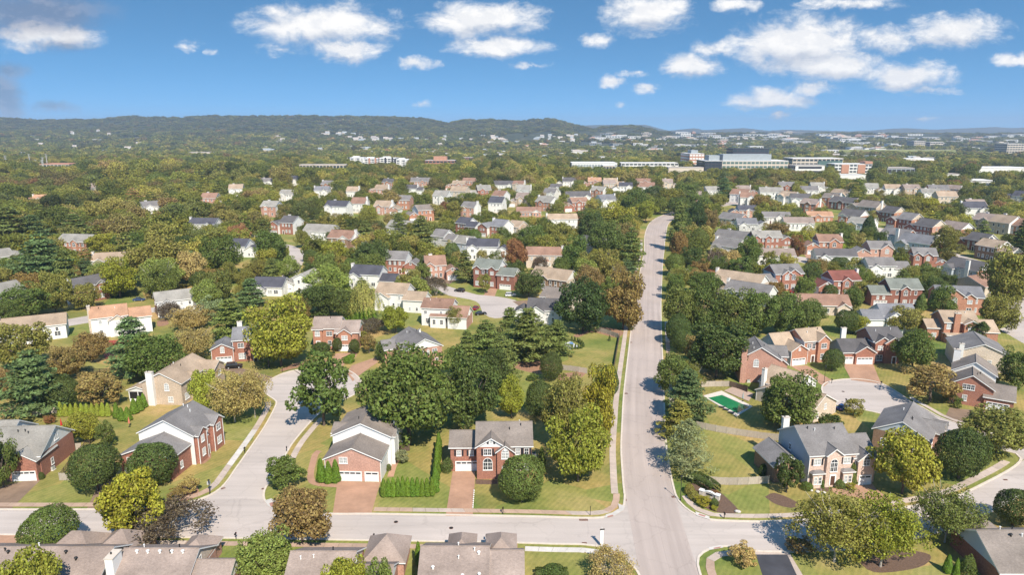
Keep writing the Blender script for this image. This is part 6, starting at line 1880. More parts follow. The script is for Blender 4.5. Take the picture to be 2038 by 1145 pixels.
T(152, 428, 488, 72, 'pine', 'pine'); T(320, 478, 574, 112, 'oak', 'olive'); T(270, 500, 545, 48, 'pear', 'dark'); T(385, 494, 572, 58, 'maple', 'tan'); T(362, 468, 524, 62, 'oak', 'dark'); T(205, 462, 508, 62, 'maple', 'yg'); T(262, 464, 508, 66, 'oak', 'green'); T(80, 485, 525, 50, 'maple', 'olive'); T(215, 430, 480, 70, 'airy', 'brown'); T(172, 515, 560, 50, 'pine', 'bluepine')
T(335, 595, 640, 44, 'bare', 'twig'); T(30, 520, 585, 50, 'pine', 'bluepine'); T(290, 480, 530, 40, 'maple', 'yg'); T(15, 600, 660, 60, 'oak', 'green'); T(415, 560, 625, 50, 'oak', 'light')
T(445, 468, 556, 76, 'oak', 'green'); T(542, 454, 534, 62, 'maple', 'green'); T(432, 538, 604, 70, 'oak', 'mid'); T(502, 556, 614, 62, 'pine', 'bluepine'); T(470, 608, 664, 60, 'oak', 'dark'); T(620, 492, 530, 34, 'pear', 'dark'); T(586, 430, 464, 34, 'maple', 'rust'); T(666, 474, 532, 52, 'maple', 'yg'); T(745, 480, 545, 72, 'oak', 'dark')
T(515, 520, 560, 60, 'oak', 'olive'); T(525, 420, 460, 44, 'bare', 'tan'); T(640, 478, 510, 30, 'pear', 'dark'); T(603, 455, 495, 30, 'maple', 'olive'); T(700, 510, 552, 40, 'pear', 'green'); T(730, 440, 492, 44, 'pine', 'pine'); T(795, 425, 480, 40, 'pine', 'pine')
T(840, 432, 510, 64, 'pine', 'pine'); T(846, 504, 548, 26, 'pear', 'dark'); T(926, 500, 565, 46, 'pine', 'pine'); T(1027, 470, 545, 46, 'maple', 'rust', 'rust red topped maple left of the brown roofed porch house'); T(1052, 540, 596, 62, 'oak', 'dark'); T(1145, 470, 548, 54, 'maple', 'green'); T(900, 480, 516, 36, 'pear', 'green'); T(945, 452, 486, 32, 'pear', 'green')
T(1060, 448, 498, 62, 'oak', 'green'); T(1112, 438, 492, 60, 'maple', 'olive'); T(868, 540, 592, 44, 'bare', 'twig'); T(822, 540, 572, 34, 'airy', 'brown'); T(1075, 500, 545, 30, 'bare', 'twig'); T(905, 610, 655, 50, 'airy', 'olive'); T(1175, 505, 570, 60, 'oak', 'olive'); T(1205, 440, 520, 66, 'oak', 'green'); T(1210, 500, 575, 62, 'maple', 'olive'); T(1175, 420, 490, 56, 'oak', 'dark')
T(1255, 455, 545, 56, 'pine', 'pine'); T(1225, 405, 470, 66, 'maple', 'yg'); T(1262, 380, 440, 60, 'oak', 'green'); T(1285, 395, 445, 40, 'maple', 'yg'); T(1232, 520, 590, 40, 'airy', 'brown'); T(1000, 455, 492, 36, 'oak', 'green'); T(965, 545, 585, 30, 'yew', 'olive')
# right of the avenue
T(1348, 405, 502, 46, 'pine', 'pine'); T(1385, 405, 470, 40, 'oak', 'deep'); T(1410, 415, 470, 34, 'oak', 'brown'); T(1350, 455, 530, 36, 'maple', 'orange'); T(1392, 450, 500, 40, 'pear', 'green'); T(1342, 498, 552, 44, 'pear', 'green'); T(1378, 492, 548, 52, 'oak', 'dark'); T(1350, 530, 586, 52, 'airy', 'olive'); T(1402, 542, 590, 66, 'oak', 'green'); T(1342, 545, 600, 36, 'oak', 'green')
T(1425, 490, 540, 50, 'bare', 'twig'); T(1450, 495, 540, 46, 'maple', 'tan'); T(1490, 470, 540, 46, 'oak', 'green'); T(1355, 420, 480, 36, 'oak', 'green')
for a in ((1352, 572, 668, 70), (1398, 580, 672, 76), (1450, 578, 674, 78), (1502, 580, 676, 78), (1555, 584, 672, 76), (1597, 600, 668, 58)):
    T(*a, 'oak', trd.choice(('green', 'mid', 'green')))
T(1348, 618, 690, 58, 'pear', 'dark'); T(1358, 648, 706, 56, 'pear', 'dark'); T(1425, 646, 762, 118, 'oak', 'dark', 'large dark oak between the avenue and the tall pink brick house'); T(1385, 670, 730, 50, 'oak', 'brown'); T(1340, 708, 792, 76, 'oak', 'green'); T(1372, 715, 790, 56, 'airy', 'olive'); T(1366, 742, 846, 92, 'pine', 'bluepine'); T(1350, 802, 878, 76, 'pine', 'olive')
T(1365, 842, 952, 108, 'cedar', 'grey', 'grey green feathery cedar at the avenue edge'); T(1565, 752, 868, 118, 'oak', 'green', 'broad green tree between swimming pool and cream house'); T(1650, 828, 872, 58, 'yew', 'dark'); T(1698, 795, 832, 40, 'yew', 'olive'); T(1565, 905, 988, 56, 'magnolia', 'dark', 'upright dark tree beside the rose brick house'); T(1795, 862, 998, 116, 'maple', 'yg', 'large bright maple right of the rose brick house')
T(1907, 850, 966, 110, 'pear', 'dark', 'round dense dark tree right of the bright maple'); T(1980, 818, 920, 118, 'oak', 'olive', 'olive broad tree at the right street corner'); T(1660, 990, 1142, 160, 'airy', 'olive', 'huge airy olive tree over the side street, left of its greener twin'); T(1752, 1000, 1150, 150, 'airy', 'yg', 'huge airy yellowish green tree right beside the huge olive one'); T(1880, 975, 1098, 128, 'airy', 'mid', 'airy green tree right of the two huge airy trees'); T(2015, 972, 1058, 86, 'pear', 'dark', 'round dark tree cut by the right edge near the street')
T(1850, 732, 810, 112, 'yew', 'brown', 'brownish spreading tree on the cul-de-sac lawn'); T(1815, 658, 748, 74, 'oak', 'green'); T(1655, 690, 742, 48, 'pear', 'dark'); T(1530, 718, 752, 34, 'pear', 'dark'); T(1955, 688, 736, 52, 'maple', 'green'); T(2018, 700, 782, 62, 'oak', 'green'); T(1795, 608, 668, 76, 'maple', 'olive'); T(1685, 612, 668, 58, 'pear', 'dark'); T(1612, 600, 652, 54, 'oak', 'green'); T(1706, 628, 668, 44, 'maple', 'yg')
T(1985, 588, 666, 72, 'oak', 'olive'); T(2000, 500, 622, 96, 'oak', 'olive', 'very tall olive tree at the right edge'); T(1872, 572, 650, 52, 'oak', 'green'); T(1650, 562, 600, 34, 'pear', 'dark'); T(1695, 572, 622, 42, 'oak', 'green'); T(1850, 530, 572, 46, 'oak', 'green'); T(1880, 545, 590, 40, 'oak', 'dark'); T(1665, 482, 502, 44, 'pear', 'lime', 'lime green domed tree in front of brown roofed brick house'); T(1680, 455, 500, 50, 'oak', 'green')
T(1880, 452, 500, 42, 'oak', 'olive'); T(1728, 430, 470, 32, 'cone', 'deep'); T(1750, 460, 500, 30, 'oak', 'dark'); T(1720, 520, 552, 32, 'airy', 'brown'); T(1672, 510, 535, 44, 'pear', 'dark'); T(1645, 520, 552, 44, 'oak', 'olive'); T(1832, 585, 620, 24, 'cone', 'green'); T(1930, 720, 750, 34, 'yew', 'green')
T(1970, 735, 770, 34, 'yew', 'olive'); T(1945, 640, 690, 40, 'yew', 'dark'); T(1590, 560, 585, 24, 'yew', 'dark'); T(1615, 520, 568, 36, 'oak', 'green'); T(1585, 470, 520, 30, 'maple', 'rust'); T(1548, 440, 478, 40, 'maple', 'brown'); T(1530, 500, 540, 34, 'yew', 'olive'); T(1562, 505, 540, 30, 'maple', 'yg'); T(1505, 545, 575, 24, 'airy', 'olive')
T(2030, 440, 520, 50, 'pine', 'deep'); T(1955, 440, 480, 34, 'pine', 'pine'); T(1890, 430, 462, 50, 'oak', 'olive'); T(1840, 388, 440, 56, 'maple', 'yel'); T(1810, 395, 440, 44, 'maple', 'olive'); T(1250, 600, 660, 40, 'oak', 'olive')
T(1300, 370, 410, 60, 'oak', 'dark'); T(1365, 365, 410, 50, 'oak', 'green'); T(1460, 350, 378, 34, 'maple', 'rust', 'rust red tree in front of the long white office building'); T(1895, 356, 385, 30, 'maple', 'rust', 'rust red tree among dark trees at far right'); T(1510, 385, 432, 44, 'maple', 'orange'); T(1440, 355, 400, 40, 'pine', 'bluepine')
T(1352, 392, 430, 46, 'oak', 'green'); T(1388, 386, 424, 46, 'oak', 'mid'); T(1425, 384, 418, 40, 'maple', 'olive'); T(1408, 398, 428, 34, 'pine', 'pine')
# ornamental conifers and garden shrubs near the camera
hedge_n = 0
def cone_row(pts, w, h, label, group, colr='arb'):
    n = len(pts)
    for k, (x, y) in enumerate(pts):
        p = G(x, y)
        o = ['first', 'second', 'third', 'fourth', 'fifth', 'sixth', 'seventh', 'eighth', 'ninth', 'tenth', 'eleventh', 'twelfth', 'thirteenth', 'fourteenth', 'fifteenth', 'sixteenth'][k]
        tree_at(p, w * trd.uniform(.92, 1.12), h * trd.uniform(.9, 1.08), 'cone', colr, label.format(o), group)
cone_row([(764 + 9.6 * k, 989 - .1 * k) for k in range(11)], 1.6, 4.5, '{} clipped arborvitae from the left in the front hedge row', 'front arborvitae hedge')
cone_row([(866 + 1.1 * k, 980 - 12 * k) for k in range(8)], 1.9, 4.8, '{} arborvitae from the front in the hedge running back', 'side arborvitae hedge')
cone_row([(640, 960), (655, 962), (669, 960)], 2.3, 5.4, '{} bright conical evergreen from the left by the triple garage', 'garage evergreens')
cone_row([(122 + 10.5 * k, 829) for k in range(10)], 1.8, 3.9, '{} from the left of the yellow green arborvitae screen behind the lawn', 'back lawn arborvitae screen', 'lime')
cone_row([(233, 833), (243, 838), (255, 838), (268, 824), (279, 818), (287, 812)], 2.2, 4.2, '{} from the left of the evergreens by the white gable', 'evergreens by the white gable', 'arb')
cone_row([(688 + 8 * k, 640 - .6 * k) for k in range(8)], 2.4, 5.0, '{} from the left in the green row below the willow', 'evergreen row below the willow', 'arb')
T(1078, 892, 946, 20, 'cone', 'green', 'slim conical evergreen right of the pedimented brick house'); T(993, 915, 952, 16, 'cone', 'green', 'slim conical evergreen by the brick house door'); T(833, 1082, 1128, 16, 'cone', 'arb', 'slim dark evergreen beside the wide brown roof'); T(1693, 920, 968, 26, 'cone', 'green', 'conical evergreen before the rose house garage bay'); T(1636, 955, 974, 10, 'cone', 'green', 'tiny conical evergreen left of the arched entry')
T(1885, 1108, 1145, 20, 'cone', 'arb', 'left slim evergreen beside the dark red house'); T(1902, 1115, 1150, 14, 'cone', 'arb', 'right slim evergreen beside the dark red house'); T(1925, 1105, 1150, 36, 'shrub', 'green', 'rounded evergreen against the dark red house wall'); T(575, 1080, 1100, 14, 'cone', 'arb', 'slim evergreen behind the light green tree')
for a, l in (((890, 908, 942, 28, 'shrub', 'dark'), 'round dark shrub left of the single garage door'), ((800, 898, 926, 32, 'yew', 'grey'), 'grey green shrub in the back garden beside the white house'), ((774, 922, 938, 13, 'shrub', 'green'), 'small round shrub at the white house corner'), ((377, 952, 990, 46, 'yew', 'tan'), 'straw coloured shrub on the sloping corner lawn'),
             ((352, 975, 1000, 40, 'yew', 'brown'), 'brown shrub left of the straw coloured shrub'), ((395, 862, 888, 44, 'yew', 'dark'), 'clipped dark shrubs before the brick street front'), ((380, 882, 908, 28, 'shrub', 'brown'), 'brownish round shrub by the curved path'), ((404, 842, 868, 30, 'yew', 'green'), 'loose green shrub at the back of the street front'), ((364, 886, 906, 18, 'shrub', 'green'), 'small green shrub beside the brownish round one'),
             ((1372, 962, 985, 26, 'shrub', 'olive'), 'olive shrub at the left of the entrance sign'), ((1380, 975, 997, 26, 'shrub', 'olive'), 'second rounded shrub left of the entrance sign'), ((1421, 990, 1010, 20, 'shrub', 'dark'), 'dark round shrub at the right end of the entrance sign'), ((1400, 990, 1012, 34, 'yew', 'yel'), 'golden shrubs in front of the entrance sign'), ((1421, 1008, 1018, 16, 'yew', 'yel'), 'small golden shrub at the bed edge'), ((1424, 975, 990, 18, 'shrub', 'rust'), 'reddish shrub behind the entrance sign'),
             ((1480, 1092, 1134, 62, 'yew', 'tan'), 'large tan ornamental grass clump at the corner lawn'), ((1606, 958, 978, 28, 'shrub', 'green'), 'round shrub at the left front of the rose house'), ((1670, 953, 974, 26, 'shrub', 'green'), 'clipped shrub right of the arched entry'), ((1692, 962, 977, 18, 'yew', 'yel'), 'yellow shrub by the rose house path'), ((1518, 920, 948, 20, 'shrub', 'dark'), 'dark shrub at the rose house side wing'),
             ((1705, 862, 892, 44, 'shrub', 'dark'), 'round dark shrub behind the rose house garage'), ((730, 748, 770, 12, 'shrub', 'dark'), 'small conical shrub on the cul-de-sac lawn'), ((695, 708, 724, 26, 'shrub', 'arb'), 'low clipped hedge mound by the short driveway'), ((1905, 800, 815, 18, 'yew', 'green'), 'small tree ringed by mulch near the wide garage'), ((1895, 795, 806, 40, 'yew', 'dark'), 'low shrubs along the wide garage house wall'), ((100, 828, 846, 24, 'yew', 'rust'), 'dark red shrub left of the red umbrella'),
             ((83, 938, 956, 13, 'shrub', 'dark'), 'small round shrub beside the lower left garage door'), ((1215, 1095, 1165, 90, 'bare', 'tan'), 'leafless pale tree on the corner lawn at lower edge'), ((1100, 1130, 1160, 62, 'shrub', 'dark'), 'clipped hedge at lower edge beside the wide brown roof'), ((815, 1072, 1085, 10, 'yew', 'green'), 'small shrub by the brown driveway'), ((742, 1074, 1084, 14, 'yew', 'green'), 'small plant at the mailbox foot'), ((215, 842, 895, 40, 'yew', 'green'), 'loose green shrub along the fence behind the round trees'),
             ((1590, 1080, 1110, 60, 'yew', 'brown'), 'brown undergrowth at the foot of the huge airy tree'), ((47, 1072, 1090, 30, 'shrub', 'arb'), 'bright low shrub left of the round dense tree'), ((1060, 745, 760, 26, 'yew', 'green'), 'low shrub on the pine straw bed'), ((640, 685, 704, 44, 'shrub', 'dark'), 'clipped dark hedge before the orange brick house')):
    T(*a, l)
# ------------------------------------------------------------------ fences, street furniture, cars, pool
def fence_panel(L, h, mat, rail=False):
    def mk():
        m = MB()
        if rail:
            for z in (.3, .7, 1.1, 1.45):
                m.box(0, L, -.02, .02, z * h / 1.6, z * h / 1.6 + .14)
        else:
            n = int(L / .15)
            rd = random.Random(int(L * 100))
            for k in range(n):
                a = L * k / n
                m.box(a + .004, a + L / n - .004, -.012 + rd.uniform(-.008, .008), .012, .04, h + rd.uniform(-.03, .03))
            m.box(0, L, .014, .05, .35, .45)
            m.box(0, L, .014, .05, h - .45, h - .35)
        return m.mesh('panel', [mat])
    return cached(('fp', round(L, 2), h, mat.name, rail), mk)
def fence(pts, label, h=1.8, mat=None, L=2.4, rail=False, cap=True):
    mat = mat or FENCE
    ln = px_line(pts, 1.0)
    n = max(1, round(sum((b - a).length for a, b in zip(ln, ln[1:])) / L))
    p = resample(ln, n + 1)
    o = p[0]
    root = thing('fence', label, 'fence', (o.x, o.y, 0))
    pm = MB()
    pm.box(-.06, .06, -.06, .06, 0, h + .06)
    post = pm.mesh('post', [mat])
    for k in range(n + 1):
        link('post', post, root, (p[k].x - o.x, p[k].y - o.y, 0))
        if k < n:
            d = p[k + 1] - p[k]
            link('panel', fence_panel(L, h, mat, rail), root, (p[k].x - o.x, p[k].y - o.y, 0), math.atan2(d.y, d.x), (d.length / L, 1, 1))
    return root
fence([(1386, 852), (1430, 861), (1480, 869), (1530, 876), (1572, 880)], 'long curved weathered wooden fence below the swimming pool lawn')
fence([(1380, 959), (1410, 964), (1440, 966), (1477, 966), (1530, 963)], 'weathered wooden fence behind the entrance sign hedge')
fence([(1396, 771), (1425, 770), (1451, 770)], 'short wooden fence above the swimming pool')
fence([(1451, 770), (1470, 775), (1487, 782)], 'dark fence along the patio beside the pool', 1.8, FENCED)
fence([(119, 957), (143, 957)], 'short weathered fence panel left of the round dense tree')
fence([(121, 955), (140, 928), (160, 903), (186, 880), (213, 860)], 'brown rail fence running back behind the round dense tree', 1.6, FENCED, 2.4, True)
fence([(1222, 734), (1227, 705), (1233, 672)], 'dark board fence of the open yard along the avenue sidewalk', 1.8, FENCED)
fence([(1188, 660), (1210, 666), (1231, 674)], 'weathered fence at the far end of the open yard')
fence([(1120, 737), (1145, 740), (1168, 744)], 'pale board fence at the near end of the open yard')
fence([(66, 828), (95, 824), (118, 823)], 'pale fence at the back of the left lawn')
fence([(146, 897), (162, 896)], 'short fence joining the brick house and the rail fence')
fence([(772, 915), (795, 900), (815, 898)], 'wooden fence under the huge oak beside the white house', 1.7, FENCED)
fence([(160, 741), (190, 742), (226, 742)], 'black metal fence across the left back lawn', 1.3, METAL, 2.4, True)
fence([(1395, 548), (1420, 552), (1440, 558)], 'dark fence before the cream house with dormers', 1.6, FENCED)
fence([(1560, 882), (1590, 884)], 'last weathered fence stretch behind the rose brick house')

def hedge(pts, w, h, colr, label):
    r = np.random.default_rng(int(pts[0][0]))
    ln = px_line(pts, .5)
    o = ln[0]
    N = int(2600 * sum((b - a).length for a, b in zip(ln, ln[1:])) / 4)
    idx = r.integers(0, len(ln) - 1, N)
    P = np.array([(v.x - o.x, v.y - o.y) for v in ln])
    t = r.random(N)[:, None]
    c = P[idx] * (1 - t) + P[idx + 1] * t
    d = unit(P[idx + 1] - P[idx])
    nr = np.stack([-d[:, 1], d[:, 0]], 1)
    a = r.uniform(-.35, math.pi + .35, N)
    rr = r.choice([1, .9, .75], N, p=[.6, .25, .15])
    ex = np.sign(np.cos(a)) * np.abs(np.cos(a)) ** .5 * rr
    ez = np.clip(np.sin(a), -.1, 1) ** 1 if False else np.sign(np.sin(a)) * np.abs(np.sin(a)) ** .5 * rr
    pos = np.concatenate([c + nr * (ex * w / 2)[:, None], (h * .45 + ez * h * .55)[:, None]], 1)
    pos[:, 2] = np.clip(pos[:, 2], .05, None)
    nn = unit(np.concatenate([nr * np.cos(a)[:, None], np.sin(a)[:, None] + .2], 1) + r.normal(size=(N, 3)) * .4)
    f = quads(pos, nn, r.uniform(.09, .17, N), r)
    ob = link('hedge', cm('hedge', f), None, (o.x, o.y, 0))
    ob.color = (*COL[colr], 1)
    return tag(ob, label, 'hedge')
hedge([(1367, 962), (1378, 957), (1395, 964), (1412, 974), (1424, 984)], 2.6, 2.2, 'dark', 'long clipped dark hedge behind the entrance sign')
hedge([(622, 706), (645, 709), (664, 711)], 2.2, 1.6, 'dark', 'clipped dark hedge along the orange brick house')
hedge([(684, 720), (703, 711)], 1.8, 1.2, 'arb', 'short bright hedge between two driveways')
hedge([(1066, 1150), (1130, 1150)], 2.2, 1.5, 'dark', 'clipped hedge at the lower edge right of the wide brown roof')

def box_part(root, name, mat, *a):
    m = MB()
    m.box(*a)
    return m.build(name, mat, root)
def cyl_part(root, name, mat, *a):
    m = MB()
    m.cyl(*a)
    return m.build(name, mat, root)
def lamp(x, y, h, label, rz=0.0):
    p = G(x, y)
    t = thing('street_lamp', label, 'street lamp', (p.x, p.y, 0), rz, 'street lamps')
    cyl_part(t, 'base', METAL, (0, 0, 0), (0, 0, .5), .16, .12, 8)
    cyl_part(t, 'pole', METAL, (0, 0, .5), (0, 0, h - .5), .075, .055, 8)
    m = MB()
    m.cyl((0, 0, h - .5), (0, 0, h - .4), .12, .2, 8)
    m.cyl((0, 0, h - .12), (0, 0, h), .26, .05, 8)
    m.build('lantern_frame', METAL, t)
    cyl_part(t, 'lantern_glass', GLASS, (0, 0, h - .4), (0, 0, h - .12), .16, .2, 8)
lamp(1354, 998, 5.9, 'dark street lamp at the avenue corner beside the entrance sign')
lamp(1640, 762, 5.6, 'dark street lamp at the cul-de-sac by the short driveway')
lamp(418, 984, 3.4, 'dark lamp post at the sloping street corner')
def mailbox(x, y, label, rz=0.0):
    p = G(x, y)
    t = thing('mailbox', label, 'mailbox', (p.x, p.y, 0), rz, 'mailboxes along the streets')
    box_part(t, 'post', METAL, -.06, .06, -.06, .06, 0, 1.15)
    box_part(t, 'arm', METAL, -.05, .05, -.35, .2, 1.0, 1.08)
    m = MB()
    m.box(-.13, .13, -.42, .2, 1.09, 1.28)
    m.cyl((0, -.42, 1.28), (0, .2, 1.28), .13, .13, 10)
    m.build('box', BLACK, t)
    box_part(t, 'flag', REDDECK, .135, .15, -.1, .05, 1.25, 1.42)
for x, y, l in ((487, 902, 'black mailbox on the sloping verge above the street'), (571, 900, 'black mailbox across the street on the striped lawn verge'), (744, 1078, 'black mailbox left of the brown driveway'), (968, 1078, 'black mailbox above the wide brown roof'), (1001, 1024, 'black mailbox before the round tree lawn'),
                (470, 1074, 'black mailbox above the brown roofed house'), (562, 741, 'black mailbox on the cul-de-sac verge, by the yellow maple'), (1655, 763, 'black mailbox at the cul-de-sac short driveway'), (1683, 803, 'black mailbox beside the olive shrub'), (1441, 1033, 'black mailbox like post at the mulch bed'), (1753, 768, 'black mailbox below the wide driveway')):
    mailbox(x, y, l, trd.choice((0, .3, math.pi)))
def sign_post(x, y, h, label, panel, mat, rz=0.0, name='street_sign'):
    p = G(x, y)
    t = thing(name, label, 'sign', (p.x, p.y, 0), rz)
    cyl_part(t, 'post', METAL if mat is not TRIM else TRIM, (0, 0, 0), (0, 0, h), .06, .05, 7)
    w, z0, z1 = panel
    box_part(t, 'panel', mat, -w / 2, w / 2, -.09, -.055, z0, z1)
    return t
sign_post(1174.5, 1027, 2.1, 'thin dark sign post at the northwest junction corner', (.12, 1.2, 2.05), METAL)
t = sign_post(1197, 1088, 3.9, 'tall white signboard on a post beside the junction', (.6, .5, 3.3), TRIM, .15)
box_part(t, 'bracket', METAL, -.4, .5, -.12, -.02, 3.4, 3.6)
sign_post(417, 979, 2.6, 'blue grey street sign behind the corner lamp post', (.7, 1.6, 2.4), STEEL, .5)
# neighbourhood entrance sign
pa, pb = G(1396, 986), G(1428, 996)
t = thing('entrance_sign', 'curved stone entrance sign wall with two pale pillars in mulch bed', 'sign', (pa.x, pa.y, 0), math.atan2(pb.y - pa.y, pb.x - pa.x))
L = (pb - pa).length
for x in (0, L):
    q = box_part(t, 'pillar', STONE, x - .4, x + .4, -.4, .4, 0, 1.15)
    box_part(t, 'cap', TRIM, x - .5, x + .5, -.5, .5, 1.152, 1.28)
m = MB()
N = 10
for k in range(N):
    u0, u1 = .42 + (L - .84) * k / N, .42 + (L - .84) * (k + 1) / N
    f0, f1 = math.sin(math.pi * k / N), math.sin(math.pi * (k + 1) / N)
    m.hexa([(u0, -.18, 0), (u1, -.18, 0), (u1, .18, 0), (u0, .18, 0), (u0, -.18, .95 + .4 * f0), (u1, -.18, .95 + .4 * f1), (u1, .18, .95 + .4 * f1), (u0, .18, .95 + .4 * f0)], [0] * 6)
m.build('wall', STONE, t)
m = MB()
for k in range(N):
    u0, u1 = .42 + (L - .84) * k / N, .42 + (L - .84) * (k + 1) / N
    f0, f1 = math.sin(math.pi * k / N), math.sin(math.pi * (k + 1) / N)
    m.hexa([(u0, -.26, .952 + .4 * f0), (u1, -.26, .952 + .4 * f1), (u1, .26, .952 + .4 * f1), (u0, .26, .952 + .4 * f0), (u0, -.26, 1.06 + .4 * f0), (u1, -.26, 1.06 + .4 * f1), (u1, .26, 1.06 + .4 * f1), (u0, .26, 1.06 + .4 * f0)], [0] * 6)
m.build('coping', TRIM, t)
box_part(t, 'plaque', SHUT, L * .3, L * .7, -.21, -.185, .55, .95)
# storm drains and manholes
def drain(x, y, w, d, label, rz=0.0):
    p = G(x, y)
    t = thing('storm_drain', label, 'drain', (p.x, p.y, .014), rz, 'storm drains along the kerbs')
    m = MB()
    for a in ((-w / 2, w / 2, -d / 2, -d / 2 + .1), (-w / 2, w / 2, d / 2 - .1, d / 2), (-w / 2, -w / 2 + .1, -d / 2 + .1, d / 2 - .1), (w / 2 - .1, w / 2, -d / 2 + .1, d / 2 - .1), (-.05, .05, -d / 2 + .1, d / 2 - .1)):
        m.box(*a, 0, .05)
    m.build('frame', RUSTY, t)
    for k in range(int((w - .2) / .16)):
        a = -w / 2 + .13 + k * .16
        if abs(a + .05) > .1:
            box_part(t, 'bar', RUSTY, a, a + .09, -d / 2 + .11, d / 2 - .11, 0, .04)
drain(1161.5, 1036, 1.7, .6, 'long rusty storm drain grate on the north kerb of the street'); drain(1244, 996, .6, .7, 'rusty storm drain at the avenue left kerb, nearest the junction'); drain(1163, 1082, .9, .4, 'small rusty storm drain by the tall white signboard', 0); drain(1341, 990, .9, .7, 'rusty storm drain at the foot of the avenue corner lamp'); drain(444, 973, .9, .6, 'rusty storm drain at the left kerb of the sloping street', .7); drain(525, 974, .9, .6, 'rusty storm drain at the right corner of the sloping street'); drain(1255, 682, .9, 1.2, 'rusty storm drain beside the open yard fence'); drain(1246, 784, .9, .9, 'rusty storm drain beside the golden maple'); drain(2001, 956, .9, .5, 'dark storm drain on the curve of the right street')
def manhole(x, y, label):
    p = G(x, y)
    t = thing('manhole_cover', label, 'manhole', (p.x, p.y, .016), 0, 'manhole covers')
    m = MB(); m.cyl((0, 0, 0), (0, 0, .03), .42, .42, 16); m.build('ring', RUSTY, t)
    m = MB(); m.cyl((0, 0, .03), (0, 0, .038), .34, .34, 16); m.build('lid', METAL, t)
manhole(898, 1052, 'round manhole cover in the street before the single driveway'); manhole(788, 1040, 'round manhole cover in the street before the triple driveway'); manhole(1678, 780, 'round manhole cover in the right cul-de-sac')
# swimming pool
POOLW, tW, bW = new_mat('green_pool_water')
bW.inputs['Base Color'].default_value = (.012, .115, .045, 1)
bW.inputs['Roughness'].default_value = .06
bW.inputs['Specular IOR Level'].default_value = .6
_n = tW.nodes.new('ShaderNodeTexNoise'); _n.inputs['Scale'].default_value = .35
_r = tW.nodes.new('ShaderNodeValToRGB'); _r.color_ramp.elements[0].color = (.012, .14, .05, 1); _r.color_ramp.elements[1].color = (.03, .24, .10, 1)
_t = tW.nodes.new('ShaderNodeTexCoord'); tW.links.new(_t.outputs['Object'], _n.inputs['Vector']); tW.links.new(_n.outputs['Fac'], _r.inputs[0]); tW.links.new(_r.outputs[0], bW.inputs['Base Color'])
PD = [(1398, 789), (1436, 779), (1498, 810), (1466, 830)]
PWp = [(1408, 793), (1436, 787), (1492, 812), (1466, 824)]
g0 = G(*PD[0])
t = thing('swimming_pool', 'rectangular swimming pool with green water and pale stone deck', 'pool', (g0.x, g0.y, 0))
outer, inner = [G(*q) - g0 for q in PD], [G(*q) - g0 for q in PWp]
m = MB()
for k in range(4):
    a, b, c, d = outer[k], outer[(k + 1) % 4], inner[(k + 1) % 4], inner[k]
    m.poly([(a.x, a.y, .14), (d.x, d.y, .14), (c.x, c.y, .14), (b.x, b.y, .14)][::-1])
    m.poly([(a.x, a.y, 0), (b.x, b.y, 0), (b.x, b.y, .14), (a.x, a.y, .14)])
    m.poly([(d.x, d.y, .02), (c.x, c.y, .02), (c.x, c.y, .14), (d.x, d.y, .14)])
m.build('deck', noise_mat('pool_stone', two((.62, .55, .49), .08), 1.2, .85, fine=(8, .08)), t)
m = MB(); m.poly([(v.x, v.y, .05) for v in inner]); m.build('water', POOLW, t)
sheet('patio', [G(*q) for q in [(1441, 779), (1462, 769), (1500, 785), (1490, 800)]], .13, noise_mat('patio_brick', two((.42, .31, .25), .12), 1.5, .9))
CUSH = noise_mat('lounger_sling', two((.06, .06, .07), .3), 3, .7)
for k, (x, y) in enumerate(((1437, 813), (1446, 818), (1456, 824))):
    p = G(x, y)
    t = thing('sun_lounger', f"dark sun lounger on the pool deck, {['farthest left', 'middle', 'farthest right'][k]} of three", 'lounger', (p.x, p.y, .14), -.45, 'pool loungers')
    box_part(t, 'seat', CUSH, -.9, .45, -.3, .3, .25, .34)
    m = MB(); m.hexa([(.45, -.3, .25), (1.0, -.3, .6), (1.0, .3, .6), (.45, .3, .25), (.45, -.3, .34), (1.0, -.3, .69), (1.0, .3, .69), (.45, .3, .34)], [0] * 6); m.build('backrest', CUSH, t)
    for lx in (-.8, .4):
        for ly in (-.25, .25):
            box_part(t, 'leg', METAL, lx - .03, lx + .03, ly - .03, ly + .03, 0, .25)
def umbrella(x, y, label, colr, h=2.5, closed=True, z=0.0):
    p = G(x, y)
    t = thing('patio_umbrella', label, 'umbrella', (p.x, p.y, z))
    cyl_part(t, 'pole', METAL, (0, 0, 0), (0, 0, h), .03, .03, 6)
    m = MB()
    if closed:
        m.cyl((0, 0, h * .35), (0, 0, h * .6), .26, .22, 8); m.cyl((0, 0, h * .6), (0, 0, h), .22, .03, 8)
    else:
        m.cyl((0, 0, h - .5), (0, 0, h), 1.5, .05, 8, 0, False)
    m.build('canopy', colr, t)
    cyl_part(t, 'base', METAL, (0, 0, 0), (0, 0, .1), .3, .3, 10)
REDC2 = noise_mat('red_canvas', two((.50, .03, .03), .15), 3, .8)
umbrella(124, 858, 'closed red patio umbrella behind the grey green roof', REDC2, 3.4)
umbrella(258, 850, 'closed coral umbrella beside the white gable wall', noise_mat('coral_canvas', two((.55, .18, .12), .15), 3, .8), 2.8)
umbrella(1478, 800, 'closed grey umbrella between pool and patio', noise_mat('grey_canvas', two((.30, .36, .36), .15), 3, .8), 2.7, True, .13)
